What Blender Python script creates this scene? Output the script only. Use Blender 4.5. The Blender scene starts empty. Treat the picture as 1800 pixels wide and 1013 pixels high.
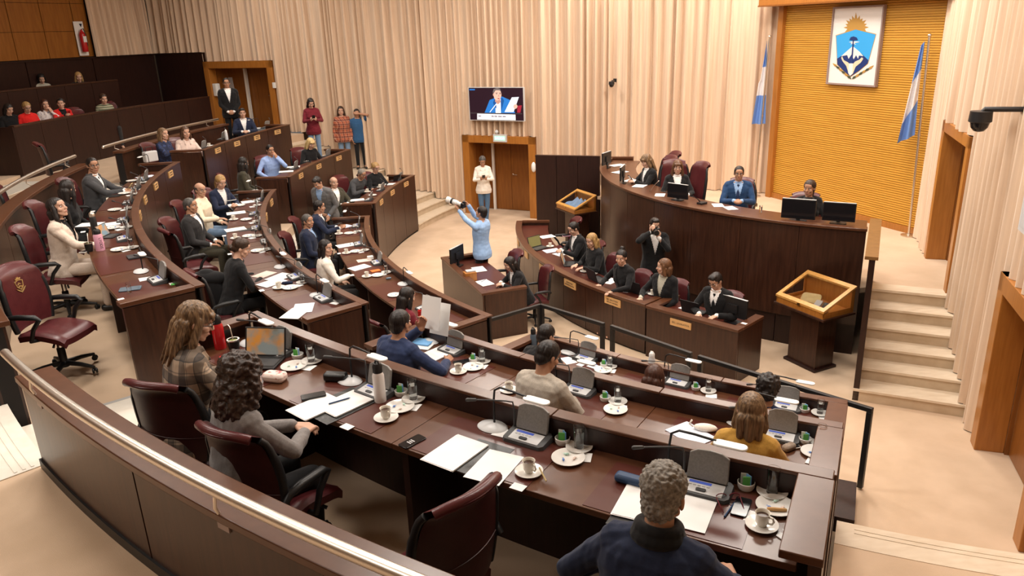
import bpy, bmesh, math, random
import numpy as np
from mathutils import Vector, Matrix, noise
PI = math.pi
R = math.radians
S = bpy.context.scene
col = S.collection
rnd = random.Random(7)

# ------------------------------------------------------------------ camera, light, exposure
CAM_H = 4.6645
F_PX, PITCH, ROLL = 1334.4, .3293, -.0372
_cp, _sp, _c, _s = math.cos(PITCH), math.sin(PITCH), math.cos(ROLL), math.sin(ROLL)
FW = np.array([0, _cp, -_sp])
_R0, _U0 = np.array([1., 0, 0]), np.array([0, _sp, _cp])
RT, UP = _c * _R0 + _s * _U0, -_s * _R0 + _c * _U0
cd = bpy.data.cameras.new('camera')
cd.sensor_width = 36.0
cd.lens = 36.0 * F_PX / 1800.0
cd.clip_start = .05
cam = bpy.data.objects.new('camera', cd)
col.objects.link(cam)
cam.matrix_world = Matrix(((RT[0], UP[0], -FW[0], 0), (RT[1], UP[1], -FW[1], 0), (RT[2], UP[2], -FW[2], CAM_H), (0, 0, 0, 1)))
S.camera = cam
S.view_settings.view_transform = 'Standard'
S.view_settings.look = 'None'
S.view_settings.gamma = 1.0
S.view_settings.use_curve_mapping = False
S.view_settings.exposure = -0.15
wd = bpy.data.worlds.new('world')
S.world = wd
wd.use_nodes = True
wd.node_tree.nodes['Background'].inputs[0].default_value = (1.0, .93, .85, 1)
wd.node_tree.nodes['Background'].inputs[1].default_value = .14
CEIL = 7.4


def area(name, x, y, z, size, power, color=(1.0, .925, .835), tilt=(0, 0, 0)):
    l = bpy.data.lights.new(name, 'AREA')
    l.shape = 'DISK'
    l.size = size
    l.energy = power
    l.color = color
    o = bpy.data.objects.new(name, l)
    col.objects.link(o)
    o.location = (x, y, z)
    o.rotation_euler = tilt
    return o


for (x, y, p) in ((-3.2, 5.2, 110), (1.6, 4.9, 110), (3.2, 5.9, 110), (-5.2, 8.2, 150), (-1.2, 7.6, 150), (-4.6, 12.8, 150), (-.2, 11.6, 170),
                  (-4.8, 17.2, 150), (-.6, 16.2, 190), (3.2, 9.0, 150), (3.4, 13.6, 190), (2.4, 18.0, 190), (5.2, 11.4, 170), (5.0, 15.6, 170),
                  (5.2, 6.5, 85), (-8.0, 17.0, 40), (-7.2, 20.5, 90), (-4.8, 1.6, 80), (-6.8, 4.5, 100)):  # last two are extra, added to brighten the floor at lower left
    area('ceiling_downlight', x, y, CEIL - .12, 1.1, p)


# ------------------------------------------------------------------ pixel -> place helpers (pixels of the 1800x1013 photograph)
def ray(x, y):
    return FW + (x - 900) / F_PX * RT - (y - 506.5) / F_PX * UP


def at(x, y, z):
    d = ray(x, y)
    t = (z - CAM_H) / d[2]
    return Vector((d[0] * t, d[1] * t, z))


def on_plane(x, y, p0, n):
    d = ray(x, y)
    o = np.array([0, 0, CAM_H])
    t = ((np.array(p0) - o) @ np.array(n)) / (d @ np.array(n))
    return Vector(o + t * d)


def px_of(v):
    p = np.array(v) - np.array([0, 0, CAM_H])
    w = p @ FW
    return 900 + F_PX * (p @ RT) / w, 506.5 - F_PX * (p @ UP) / w


OX, OY = 7.5084, 15.2107            # centre of the hemicycle


def pol(r, th, z=0.0):
    return Vector((OX + r * math.cos(R(th)), OY + r * math.sin(R(th)), z))


def to_pol(v):
    return math.hypot(v[0] - OX, v[1] - OY), math.degrees(math.atan2(v[1] - OY, v[0] - OX)) % 360


# ------------------------------------------------------------------ materials
M = {}


def mat(name, c, rough=.5, metal=0.0, c2=None, scale=(1, 1, 1), nscale=8.0, bump=0.0, bscale=None, spec=.5, coat=0.0, detail=4.0,
        trans=0.0, emit=None, estr=0.0, alpha=1.0, ramp=(.3, .7), sheen=0.0, dist=0.0, ior=1.45, kind='noise'):
    m = bpy.data.materials.new(name)
    m.use_nodes = True
    nt = m.node_tree
    b = nt.nodes['Principled BSDF']
    b.inputs['Base Color'].default_value = (*c, 1)
    b.inputs['Roughness'].default_value = rough
    b.inputs['Metallic'].default_value = metal
    b.inputs['Specular IOR Level'].default_value = spec
    b.inputs['Coat Weight'].default_value = coat
    b.inputs['Coat Roughness'].default_value = .15
    b.inputs['Transmission Weight'].default_value = trans
    b.inputs['IOR'].default_value = ior
    b.inputs['Alpha'].default_value = alpha
    b.inputs['Sheen Weight'].default_value = sheen
    if emit:
        b.inputs['Emission Color'].default_value = (*emit, 1)
        b.inputs['Emission Strength'].default_value = estr
    if c2 is not None or bump:
        tc = nt.nodes.new('ShaderNodeTexCoord')
        mp = nt.nodes.new('ShaderNodeMapping')
        mp.inputs['Scale'].default_value = scale
        nt.links.new(tc.outputs['Object'], mp.inputs['Vector'])
        if kind == 'noise':
            n = nt.nodes.new('ShaderNodeTexNoise')
            n.inputs['Scale'].default_value = nscale
            n.inputs['Detail'].default_value = detail
            n.inputs['Distortion'].default_value = dist
            out = n.outputs['Fac']
        elif kind == 'wave':
            n = nt.nodes.new('ShaderNodeTexWave')
            n.inputs['Scale'].default_value = nscale
            n.inputs['Distortion'].default_value = dist
            n.bands_direction = 'Z'
            out = n.outputs['Fac']
        elif kind == 'vor':
            n = nt.nodes.new('ShaderNodeTexVoronoi')
            n.inputs['Scale'].default_value = nscale
            out = n.outputs['Distance']
        nt.links.new(mp.outputs['Vector'], n.inputs['Vector'])
        if c2 is not None:
            rp = nt.nodes.new('ShaderNodeValToRGB')
            rp.color_ramp.elements[0].position = ramp[0]
            rp.color_ramp.elements[0].color = (*c, 1)
            rp.color_ramp.elements[1].position = ramp[1]
            rp.color_ramp.elements[1].color = (*c2, 1)
            nt.links.new(out, rp.inputs['Fac'])
            nt.links.new(rp.outputs['Color'], b.inputs['Base Color'])
        if bump:
            bp = nt.nodes.new('ShaderNodeBump')
            bp.inputs['Strength'].default_value = bump
            bp.inputs['Distance'].default_value = .01
            src = out
            if bscale:
                n2 = nt.nodes.new('ShaderNodeTexNoise')
                n2.inputs['Scale'].default_value = bscale
                n2.inputs['Detail'].default_value = 3
                nt.links.new(mp.outputs['Vector'], n2.inputs['Vector'])
                src = n2.outputs['Fac']
            nt.links.new(src, bp.inputs['Height'])
            nt.links.new(bp.outputs['Normal'], b.inputs['Normal'])
    M[name] = m
    return m


# setting
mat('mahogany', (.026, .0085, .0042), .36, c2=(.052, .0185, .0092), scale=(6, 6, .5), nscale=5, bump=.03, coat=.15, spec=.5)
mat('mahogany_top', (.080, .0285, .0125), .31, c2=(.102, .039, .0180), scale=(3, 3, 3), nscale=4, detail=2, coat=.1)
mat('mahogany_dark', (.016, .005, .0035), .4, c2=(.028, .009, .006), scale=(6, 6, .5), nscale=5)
mat('desk_mat', (.078, .0180, .0115), .32, coat=.08)
mat('black_gap', (.006, .004, .004), .7)
mat('carpet', (.55, .40, .272), .95, c2=(.65, .485, .345), nscale=2.2, detail=8, bump=.25, bscale=220, spec=.1, sheen=.1)
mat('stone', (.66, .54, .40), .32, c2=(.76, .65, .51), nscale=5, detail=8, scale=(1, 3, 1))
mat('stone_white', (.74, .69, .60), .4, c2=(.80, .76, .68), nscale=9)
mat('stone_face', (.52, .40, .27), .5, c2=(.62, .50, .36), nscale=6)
mat('grey_edge', (.42, .41, .40), .5)
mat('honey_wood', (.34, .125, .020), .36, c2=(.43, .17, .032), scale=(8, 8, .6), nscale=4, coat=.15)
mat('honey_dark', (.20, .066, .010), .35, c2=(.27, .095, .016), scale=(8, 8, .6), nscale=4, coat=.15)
mat('wood_panel', (.25, .085, .012), .4, c2=(.33, .125, .02), scale=(5, 5, .6), nscale=3, coat=.1)
mat('slat_yellow', (.56, .28, .035), .5, c2=(.68, .37, .055), scale=(.35, .35, 10), nscale=5, detail=6)
mat('cap_wall_reflection', (.19, .095, .028), .4, c2=(.24, .125, .04), nscale=12)  # wood cap, yellow wall's reflection put into its colour
mat('curtain', (.63, .46, .325), .85, c2=(.76, .58, .425), scale=(7, 7, .25), nscale=3, spec=.15, sheen=.25, bump=.06, bscale=60)
mat('plaster', (.80, .76, .70), .9)
mat('plaster_warm', (.55, .42, .30), .9)
# metals, plastics
mat('steel', (.74, .69, .62), .33, metal=1.0)
mat('chrome', (.75, .75, .75), .12, metal=1.0)
mat('brass', (.62, .42, .14), .3, metal=1.0)
mat('black_metal', (.010, .010, .011), .42)
mat('black_plastic', (.012, .012, .013), .42)
mat('grey_plastic', (.050, .050, .052), .45)
mat('lid_grey', (.20, .19, .18), .4, c2=(.25, .24, .225), nscale=90)
mat('light_grey', (.62, .63, .64), .4)
mat('white_plastic', (.82, .82, .80), .35)
mat('screen_black', (.010, .010, .012), .12)
mat('lcd_blue', (.06, .10, .38), .3, emit=(.05, .10, .5), estr=.4)
mat('burgundy', (.078, .0135, .016), .33, c2=(.098, .019, .021), nscale=18, bump=.08, bscale=90, spec=.5)
mat('burgundy_dark', (.040, .009, .009), .42, c2=(.052, .012, .011), nscale=14, bump=.06, bscale=120)
mat('gold', (.72, .50, .20), .35, metal=.7)
mat('glass', (.96, .98, .98), .01, trans=1.0, ior=1.42)
mat('pane', (.92, .93, .93), .03, trans=1.0, ior=1.05)
mat('water', (.95, .97, .98), .01, trans=1.0, ior=1.28)
mat('porcelain', (.80, .78, .74), .18, coat=.3)
mat('cup_cream', (.72, .67, .58), .2, coat=.3)
mat('coffee', (.05, .02, .01), .3)
mat('paper', (.84, .84, .83), .7)
mat('paper_blue', (.72, .77, .88), .7)
mat('paper_grey', (.55, .55, .56), .7)
mat('card_wood', (.62, .36, .14), .45, c2=(.70, .43, .19), scale=(3, 3, 14), nscale=3)
mat('ink', (.05, .035, .03), .6)
mat('red', (.55, .02, .02), .4)
mat('red_enamel', (.50, .012, .016), .25, coat=.4)
mat('pink_enamel', (.72, .36, .48), .3, coat=.3)
mat('white_enamel', (.80, .76, .74), .3, coat=.3)
mat('steel_blue', (.12, .17, .22), .35, metal=.3)
mat('green', (.10, .42, .08), .5)
mat('mint', (.55, .78, .68), .6)
mat('sky_blue', (.18, .42, .75), .5)
mat('navy_case', (.02, .05, .12), .5)
mat('black_leather', (.010, .010, .010), .35, bump=.1, bscale=70, c2=(.016, .016, .016), nscale=20)
mat('biscuit', (.60, .33, .12), .6)
mat('orange', (.80, .18, .03), .5)
mat('yerba', (.18, .20, .05), .9)
mat('floral', (.80, .66, .60), .8, c2=(.45, .08, .10), nscale=26, ramp=(.52, .62))
mat('beige_pouch', (.22, .16, .12), .8, c2=(.36, .29, .23), nscale=60)
mat('denim_pouch', (.50, .54, .60), .8)
mat('sunset', (.70, .30, .05), .4, c2=(.16, .30, .40), nscale=7, ramp=(.42, .6), emit=(.5, .25, .06), estr=.18)
mat('screen_olive', (.20, .18, .07), .25, emit=(.25, .22, .09), estr=.15)
mat('exit_green', (.45, .85, .65), .4, emit=(.35, .95, .62), estr=.8)
mat('exit_text', (.85, 1, .9), .4, emit=(.8, 1, .88), estr=.9)
# crest / flag colours
mat('crest_white', (.80, .77, .74), .5)
mat('crest_sky', (.035, .36, .80), .5)
mat('crest_navy', (.008, .030, .16), .5)
mat('crest_gold', (.48, .27, .06), .5)
mat('crest_skin', (.72, .60, .42), .5)
mat('crest_green', (.06, .07, .035), .5)
mat('frame_taupe', (.30, .22, .20), .4)
mat('flag_blue', (.14, .27, .62), .75)
mat('flag_white', (.74, .72, .74), .75)
# people
mat('skin_a', (.54, .31, .21), .5, spec=.35)
mat('skin_b', (.45, .24, .15), .5, spec=.35)
mat('skin_c', (.59, .355, .255), .5, spec=.35)
mat('eye_white', (.75, .72, .68), .3)
mat('eye_dark', (.02, .012, .01), .3)
mat('lip', (.42, .14, .12), .45)
HAIRB = dict(rough=.42, nscale=9, scale=(9, 9, .9), bump=.5, bscale=6, detail=6, spec=.45)
mat('hair_black', (.008, .006, .006), c2=(.024, .018, .016), **HAIRB)
mat('hair_brown', (.022, .011, .007), c2=(.06, .032, .018), **HAIRB)
mat('hair_auburn', (.035, .012, .008), c2=(.075, .027, .016), **HAIRB)
mat('hair_grey', (.13, .115, .10), c2=(.32, .29, .25), rough=.55, nscale=60, scale=(1, 1, 1), bump=.6, bscale=70, detail=6, spec=.3)
mat('hair_saltdark', (.035, .03, .028), c2=(.12, .11, .10), rough=.5, nscale=40, bump=.4, bscale=50, detail=5)
mat('hair_blond', (.20, .105, .035), c2=(.50, .32, .13), ramp=(.32, .66), **HAIRB)
mat('hair_yellow', (.50, .33, .12), c2=(.72, .55, .28), **HAIRB)
mat('hair_mixed', (.065, .034, .017), c2=(.30, .185, .095), ramp=(.34, .70), **HAIRB)
mat('hair_dark_brown', (.05, .024, .013), c2=(.12, .06, .033), **HAIRB)
mat('hair_copper', (.075, .033, .015), c2=(.17, .08, .037), **HAIRB)
mat('hair_curl', (.014, .007, .005), c2=(.05, .024, .014), rough=.45, nscale=45, scale=(1, 1, 1), bump=.7, bscale=40, detail=5)


def cloth(name, c, k=1.25, rough=.85, nscale=120, bump=.12):
    return mat(name, c, rough, c2=tuple(min(1, v * k) for v in c), nscale=nscale, bump=bump, bscale=18, spec=.2, sheen=.12)


for n_, c_ in dict(c_navy=(.014, .020, .045), c_navy2=(.022, .034, .085), c_blueSuit=(.016, .045, .115), c_black=(.009, .009, .010),
                   c_charcoal=(.026, .025, .026), c_greySuit=(.115, .115, .118), c_greyKnit=(.20, .185, .18), c_greyDark=(.055, .056, .060),
                   c_cream=(.72, .62, .47), c_ivory=(.74, .69, .62), c_beige=(.60, .50, .42), c_taupe=(.36, .32, .27), c_white=(.80, .79, .78),
                   c_mustard=(.42, .23, .045), c_red=(.60, .018, .016), c_wine=(.13, .012, .02), c_blueShirt=(.27, .38, .66), c_sky=(.28, .43, .68),
                   c_teeBlue=(.028, .085, .19), c_jeans=(.16, .24, .36), c_denim=(.065, .12, .20), c_olive=(.05, .045, .03), c_teal=(.01, .16, .17),
                   c_stone=(.42, .40, .33), c_tieBlue=(.02, .035, .09), c_pinkish=(.66, .53, .47)).items():
    cloth(n_, c_)


def plaid(name, base, dark, light, sc):
    m = bpy.data.materials.new(name)
    m.use_nodes = True
    nt = m.node_tree
    b = nt.nodes['Principled BSDF']
    b.inputs['Roughness'].default_value = .9
    tc = nt.nodes.new('ShaderNodeTexCoord')
    sp = nt.nodes.new('ShaderNodeSeparateXYZ')
    nt.links.new(tc.outputs['Object'], sp.inputs[0])

    def band(sock, scale, thr):
        a = nt.nodes.new('ShaderNodeMath'); a.operation = 'MULTIPLY'; a.inputs[1].default_value = scale
        nt.links.new(sock, a.inputs[0])
        f = nt.nodes.new('ShaderNodeMath'); f.operation = 'FRACT'
        nt.links.new(a.outputs[0], f.inputs[0])
        g = nt.nodes.new('ShaderNodeMath'); g.operation = 'LESS_THAN'; g.inputs[1].default_value = thr
        nt.links.new(f.outputs[0], g.inputs[0])
        return g.outputs[0]
    prev = None

    def mix(fac, c1, c2, k):
        x = nt.nodes.new('ShaderNodeMix'); x.data_type = 'RGBA'
        s_ = nt.nodes.new('ShaderNodeMath'); s_.operation = 'MULTIPLY'; s_.inputs[1].default_value = k
        nt.links.new(fac, s_.inputs[0])
        nt.links.new(s_.outputs[0], x.inputs[0])
        if hasattr(c1, 'links'):
            nt.links.new(c1, x.inputs[6])
        else:
            x.inputs[6].default_value = (*c1, 1)
        x.inputs[7].default_value = (*c2, 1)
        return x.outputs[2]
    xy = nt.nodes.new('ShaderNodeMath'); xy.operation = 'ADD'
    nt.links.new(sp.outputs[0], xy.inputs[0])
    nt.links.new(sp.outputs[1], xy.inputs[1])
    c = mix(band(xy.outputs[0], sc, .45), base, dark, .62)
    c = mix(band(sp.outputs[2], sc, .42), c, dark, .62)
    c = mix(band(xy.outputs[0], sc * 2, .1), c, light, .5)
    c = mix(band(sp.outputs[2], sc * 2, .1), c, light, .5)
    nt.links.new(c, b.inputs['Base Color'])
    M[name] = m


plaid('c_plaid', (.40, .30, .215), (.022, .022, .026), (.03, .03, .035), 7.5)
plaid('c_redplaid', (.42, .10, .045), (.10, .02, .02), (.70, .55, .38), 9)


def stripes(name, c1, c2, sc):
    mat(name, c1, .9, c2=c2, kind='wave', nscale=sc, ramp=(.45, .55))


stripes('c_greenstripe', (.10, .12, .07), (.38, .36, .26), 6)
mat('c_floral', (.70, .66, .65), .85, c2=(.20, .20, .28), nscale=26, ramp=(.56, .66))
mat('c_navyprint', (.012, .018, .05), .8, c2=(.03, .05, .14), nscale=22, ramp=(.5, .62))


# ------------------------------------------------------------------ mesh builder
class MB:
    def __init__(s):
        s.v, s.f, s.m = [], [], []

    def add(s, vs, fs, mi=0):
        k = len(s.v)
        s.v += [tuple(v) for v in vs]
        s.f += [tuple(i + k for i in f) for f in fs]
        s.m += [mi] * len(fs)
        return s

    def box(s, c, size, rz=0.0, mi=0, mx=None):
        x, y, z = size[0] / 2, size[1] / 2, size[2] / 2
        q = [(-x, -y, -z), (x, -y, -z), (x, y, -z), (-x, y, -z), (-x, -y, z), (x, -y, z), (x, y, z), (-x, y, z)]
        m = Matrix.Translation(c) @ Matrix.Rotation(rz, 4, 'Z')
        if mx is not None:
            m = m @ mx
        return s.add([m @ Vector(p) for p in q], [(3, 2, 1, 0), (4, 5, 6, 7), (0, 1, 5, 4), (1, 2, 6, 5), (2, 3, 7, 6), (3, 0, 4, 7)], mi)

    def rbox(s, c, size, r, rz=0.0, mi=0, n=4, mx=None, axis='Z'):
        """box with rounded corners in plan"""
        x, y, z = size[0] / 2, size[1] / 2, size[2] / 2
        pts = []
        for cx, cy, a0 in ((x - r, y - r, 0), (-x + r, y - r, 90), (-x + r, -y + r, 180), (x - r, -y + r, 270)):
            for i in range(n + 1):
                a = R(a0 + 90 * i / n)
                pts.append((cx + r * math.cos(a), cy + r * math.sin(a)))
        m = Matrix.Translation(c) @ Matrix.Rotation(rz, 4, 'Z')
        if mx is not None:
            m = m @ mx
        k = len(pts)
        vs = [m @ Vector((p[0], p[1], -z)) for p in pts] + [m @ Vector((p[0], p[1], z)) for p in pts]
        fs = [tuple(range(k - 1, -1, -1)), tuple(range(k, 2 * k))] + [(i, (i + 1) % k, k + (i + 1) % k, k + i) for i in range(k)]
        return s.add(vs, fs, mi)

    def poly(s, pts, z0, z1, mi=0):
        k = len(pts)
        a = sum(pts[i][0] * pts[(i + 1) % k][1] - pts[(i + 1) % k][0] * pts[i][1] for i in range(k))
        if a < 0:
            pts = pts[::-1]
        vs = [(p[0], p[1], z0) for p in pts] + [(p[0], p[1], z1) for p in pts]
        return s.add(vs, [tuple(range(k - 1, -1, -1)), tuple(range(k, 2 * k))] + [(i, (i + 1) % k, k + (i + 1) % k, k + i) for i in range(k)], mi)

    def sweep(s, prof, t0, t1, n=12, o=None, mi=0):
        """profile [(r, z)] swept about the vertical axis o from angle t0 to t1 (degrees), ends closed"""
        ox, oy = o if o else (OX, OY)
        k = len(prof)
        vs = []
        for i in range(n + 1):
            a = R(t0 + (t1 - t0) * i / n)
            ca, sa = math.cos(a), math.sin(a)
            vs += [(ox + r * ca, oy + r * sa, z) for r, z in prof]
        fs = []
        for i in range(n):
            for j in range(k):
                j2 = (j + 1) % k
                fs.append((i * k + j, i * k + j2, (i + 1) * k + j2, (i + 1) * k + j))
        fs.append(tuple(range(k - 1, -1, -1)))
        fs.append(tuple(n * k + j for j in range(k)))
        ar = sum(prof[i][0] * prof[(i + 1) % k][1] - prof[(i + 1) % k][0] * prof[i][1] for i in range(k))
        if (ar > 0) == (t1 > t0):
            fs = [f[::-1] for f in fs]
        return s.add(vs, fs, mi)

    def tube(s, pts, r, seg=8, mi=0, cap=True, closed=False):
        pts = [Vector(p) for p in pts]
        n = len(pts)
        rs = r if isinstance(r, (list, tuple)) else [r] * n
        vs, up = [], None
        for i, p in enumerate(pts):
            if closed:
                t = pts[(i + 1) % n] - pts[i - 1]
            else:
                t = (pts[min(i + 1, n - 1)] - pts[max(i - 1, 0)])
            t.normalize()
            if up is None:
                up = Vector((0, 0, 1)) if abs(t.z) < .9 else Vector((1, 0, 0))
            u = (up - t * up.dot(t))
            if u.length < 1e-6:
                u = t.orthogonal()
            u.normalize()
            up = u
            w = t.cross(u)
            for j in range(seg):
                a = 2 * PI * j / seg
                vs.append(p + (u * math.cos(a) + w * math.sin(a)) * rs[i])
        fs = []
        for i in range(n if closed else n - 1):
            i2 = (i + 1) % n
            for j in range(seg):
                j2 = (j + 1) % seg
                fs.append((i * seg + j, i * seg + j2, i2 * seg + j2, i2 * seg + j))
        if cap and not closed:
            fs.append(tuple(range(seg - 1, -1, -1)))
            fs.append(tuple((n - 1) * seg + j for j in range(seg)))
        return s.add(vs, fs, mi)

    def lathe(s, prof, seg=20, c=(0, 0, 0), mi=0, mx=None):
        m = Matrix.Translation(c)
        if mx is not None:
            m = m @ mx
        vs, fs, ring = [], [], []
        for r, z in prof:
            if r < 1e-6:
                ring.append([len(vs)])
                vs.append(m @ Vector((0, 0, z)))
            else:
                ring.append(list(range(len(vs), len(vs) + seg)))
                vs += [m @ Vector((r * math.cos(2 * PI * j / seg), r * math.sin(2 * PI * j / seg), z)) for j in range(seg)]
        for a, b in zip(ring[:-1], ring[1:]):
            for j in range(seg):
                j2 = (j + 1) % seg
                if len(a) == 1 and len(b) == 1:
                    continue
                if len(a) == 1:
                    fs.append((a[0], b[j2], b[j]))
                elif len(b) == 1:
                    fs.append((a[j], a[j2], b[0]))
                else:
                    fs.append((a[j], a[j2], b[j2], b[j]))
        return s.add(vs, fs, mi)

    def ell(s, c, rad, mx=None, seg=14, rings=9, mi=0):
        m = Matrix.Translation(c)
        if mx is not None:
            m = m @ mx
        m = m @ Matrix.Diagonal((rad[0], rad[1], rad[2], 1))
        return s.lathe([(math.sin(PI * i / rings) if 0 < i < rings else 0, -math.cos(PI * i / rings)) for i in range(rings + 1)], seg, mx=m, mi=mi)

    def caps(s, a, b, ra, rb, seg=12, mi=0):
        a, b = Vector(a), Vector(b)
        d = b - a
        L = d.length
        m = Matrix.Translation(a) @ (d.to_track_quat('Z', 'Y').to_matrix().to_4x4() if L > 1e-6 else Matrix())
        prof = [(0, -ra)] + [(ra * math.cos(R(x)), ra * math.sin(R(x))) for x in (-60, -30, 0)]
        prof += [(rb * math.cos(R(x)), L + rb * math.sin(R(x))) for x in (0, 30, 60)] + [(0, L + rb)]
        return s.lathe(prof, seg, mx=m, mi=mi)

    def grid(s, P, mi=0, wrap=False):
        n, k = len(P), len(P[0])
        vs = [p for row in P for p in row]
        fs = []
        for i in range(n - 1):
            for j in range(k if wrap else k - 1):
                j2 = (j + 1) % k
                fs.append((i * k + j, i * k + j2, (i + 1) * k + j2, (i + 1) * k + j))
        return s.add(vs, fs, mi)

    def mesh(s, name, mats, smooth=None):
        me = bpy.data.meshes.new(name)
        me.from_pydata(s.v, [], s.f)
        for m in (mats if isinstance(mats, (list, tuple)) else [mats]):
            me.materials.append(M[m] if isinstance(m, str) else m)
        if any(s.m):
            me.polygons.foreach_set('material_index', s.m)
        if smooth:
            me.shade_smooth()
            if smooth < 180:
                me.set_sharp_from_angle(angle=R(smooth))
        me.update()
        return me

    def build(s, name, mats, parent=None, smooth=None, fix=False):
        me = s.mesh(name, mats, smooth)
        if fix:
            bm = bmesh.new(); bm.from_mesh(me)
            bmesh.ops.recalc_face_normals(bm, faces=bm.faces)
            bm.to_mesh(me); bm.free()
        o = bpy.data.objects.new(name, me)
        col.objects.link(o)
        if parent:
            o.parent = parent
        return o


def tag(o, label, cat, group=None):
    o['label'] = label
    o['category'] = cat
    if group:
        o['group'] = group
    return o


def struct(o):
    o['kind'] = 'structure'
    return o


def thing(name, label, cat, loc=(0, 0, 0), rz=0.0, group=None):
    o = bpy.data.objects.new(name, None)
    o.empty_display_size = .1
    col.objects.link(o)
    o.location = loc
    o.rotation_euler = (0, 0, rz)
    return tag(o, label, cat, group)


KIDS = {}


def copy_tree(o, parent=None):
    c = o.copy()
    col.objects.link(c)
    if parent:
        c.parent = parent
    for ch in (KIDS.get(o.name) or list(o.children)):
        copy_tree(ch, c)
    return c


PROTO = {}


def place(key, maker, loc, rz, label, group=None, scale=1.0):
    """first call builds the thing with its parts, later calls copy it"""
    if key not in PROTO:
        o = maker()
        PROTO[key] = o
        KIDS[o.name] = list(o.children)
        for ch in o.children:
            KIDS[ch.name] = list(ch.children)
    else:
        o = copy_tree(PROTO[key])
    o.location = loc
    o.rotation_euler = (0, 0, rz)
    o.scale = (scale,) * 3
    o['label'] = label
    if group:
        o['group'] = group
    elif 'group' in o:
        del o['group']
    return o


def bev(o, w=.006, seg=2):
    m = o.modifiers.new('bevel', 'BEVEL')
    m.width = w
    m.segments = seg
    m.limit_method = 'ANGLE'
    return o


def text(body, size, mtx, m, parent=None, name='lettering', depth=.0006, sx=1.0):
    cu = bpy.data.curves.new(name, 'FONT')
    cu.body = body
    cu.size = size
    cu.extrude = depth
    cu.align_x = 'CENTER'
    cu.align_y = 'CENTER'
    t = bpy.data.objects.new(name, cu)
    col.objects.link(t)
    me = bpy.data.meshes.new_from_object(t.evaluated_get(bpy.context.evaluated_depsgraph_get()))
    bpy.data.objects.remove(t)
    me.transform(mtx @ Matrix.Diagonal((sx, 1, 1, 1)))
    me.materials.clear()
    me.materials.append(M[m])
    o = bpy.data.objects.new(name, me)
    col.objects.link(o)
    if parent:
        o.parent = parent
    return o

# ------------------------------------------------------------------ the room
ROWS = dict(A=(10.2125, 1.4057, .45), B=(11.8653, 2.010, 1.05), C=(13.484, 2.610, 1.65))
BASE = dict(A=0.0, B=.45, C=1.05)
BANKS = dict(far=(162.6, 180.1), mid=(186.1, 220.6), near=(224.9, 243.6))
DESK = {k: v[1] - dict(A=.115, B=.133, C=.144)[k] for k, v in ROWS.items()}
NEAR_R = dict(A=10.19, B=11.812, C=13.478)
FD, FP = 2.0, 1.0           # outer walkway, podium

m = MB().box((0, 9, -.06), (44, 50, .12))
struct(m.build('floor', 'carpet'))
for nm, r0, r1, z0, z1, a0, a1, mm in (
        ('A', 10.26, 11.95, 0, .45, 162.8, 243.45, 'carpet'), ('B', 11.92, 13.56, 0, 1.05, 162.8, 243.45, 'carpet'), ('C', 13.54, 15.2, 0, 1.65, 162.8, 243.45, 'carpet'),
        ('D', 15.15, 25, 0, FD, 152.0, 258, 'carpet')):
    struct(MB().sweep([(r0, z0), (r1, z0), (r1, z1), (r0, z1)], a0, a1, 40).build('floor', mm, smooth=30))
# right-hand aisle: stone nosing then carpet one riser up
struct(MB().sweep([(10.24, 0), (10.6, 0), (10.6, .17), (10.24, .17)], 243.75, 253.5, 12).sweep([(10.30, .17), (10.33, .17), (10.33, .1745), (10.30, .1745)], 244.6, 253.5, 12)
       .sweep([(10.36, .17), (10.39, .17), (10.39, .1745), (10.36, .1745)], 244.6, 253.5, 12).build('floor', 'stone', smooth=30))
struct(MB().sweep([(10.6, 0), (15.15, 0), (15.15, .165), (10.6, .165)], 243.75, 256, 12).build('floor', 'carpet', smooth=30))
# left-hand aisle: stone steps that climb beside the curtain
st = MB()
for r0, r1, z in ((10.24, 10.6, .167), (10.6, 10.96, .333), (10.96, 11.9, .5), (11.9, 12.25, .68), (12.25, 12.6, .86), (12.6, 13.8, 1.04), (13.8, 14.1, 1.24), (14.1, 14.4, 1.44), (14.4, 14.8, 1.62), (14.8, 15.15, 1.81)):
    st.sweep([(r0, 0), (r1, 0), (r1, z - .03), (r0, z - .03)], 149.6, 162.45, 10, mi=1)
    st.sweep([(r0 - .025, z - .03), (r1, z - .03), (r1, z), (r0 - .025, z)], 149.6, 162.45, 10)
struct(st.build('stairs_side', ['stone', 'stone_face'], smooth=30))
# stone treads in the two radial aisles
for a0, a1 in ((180.15, 186.05), (220.65, 224.85)):
    st = MB()
    for rr, zz in ((11.93, .45), (13.55, 1.05)):
        for k in range(3):
            st.sweep([(rr - .5 + .25 * k, zz - .01), (rr + .02, zz - .01), (rr + .02, zz + .2 * (k + 1) - .002), (rr - .5 + .25 * k, zz + .2 * (k + 1) - .002)], a0, a1, 6)
    st.sweep([(15.12, 1.5), (15.45, 1.5), (15.45, FD + .006), (15.12, FD + .006)], a0 - .3, a1 + .25, 6)
    st.sweep([(14.85, 1.5), (15.13, 1.5), (15.13, 1.81), (14.85, 1.81)], a0, a1, 6)
    for q in (15.20, 15.25, 15.30):
        st.sweep([(q, FD), (q + .018, FD), (q + .018, FD + .010), (q, FD + .010)], a0 - .2, a1 + .15, 6)
    struct(st.build('stairs_aisle', 'stone_white', smooth=30))
st = MB().sweep([(13.98, 1.65), (14.45, 1.65), (14.45, 1.661), (13.98, 1.661)], 219.6, 227.0, 10)
st.sweep([(14.45, 1.65), (14.49, 1.65), (14.49, 1.662), (14.45, 1.662)], 219.45, 227.0, 10, mi=1)
st.sweep([(13.98, 1.65), (14.45, 1.65), (14.45, 1.662), (13.98, 1.662)], 219.42, 219.6, 2, mi=1)
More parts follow.
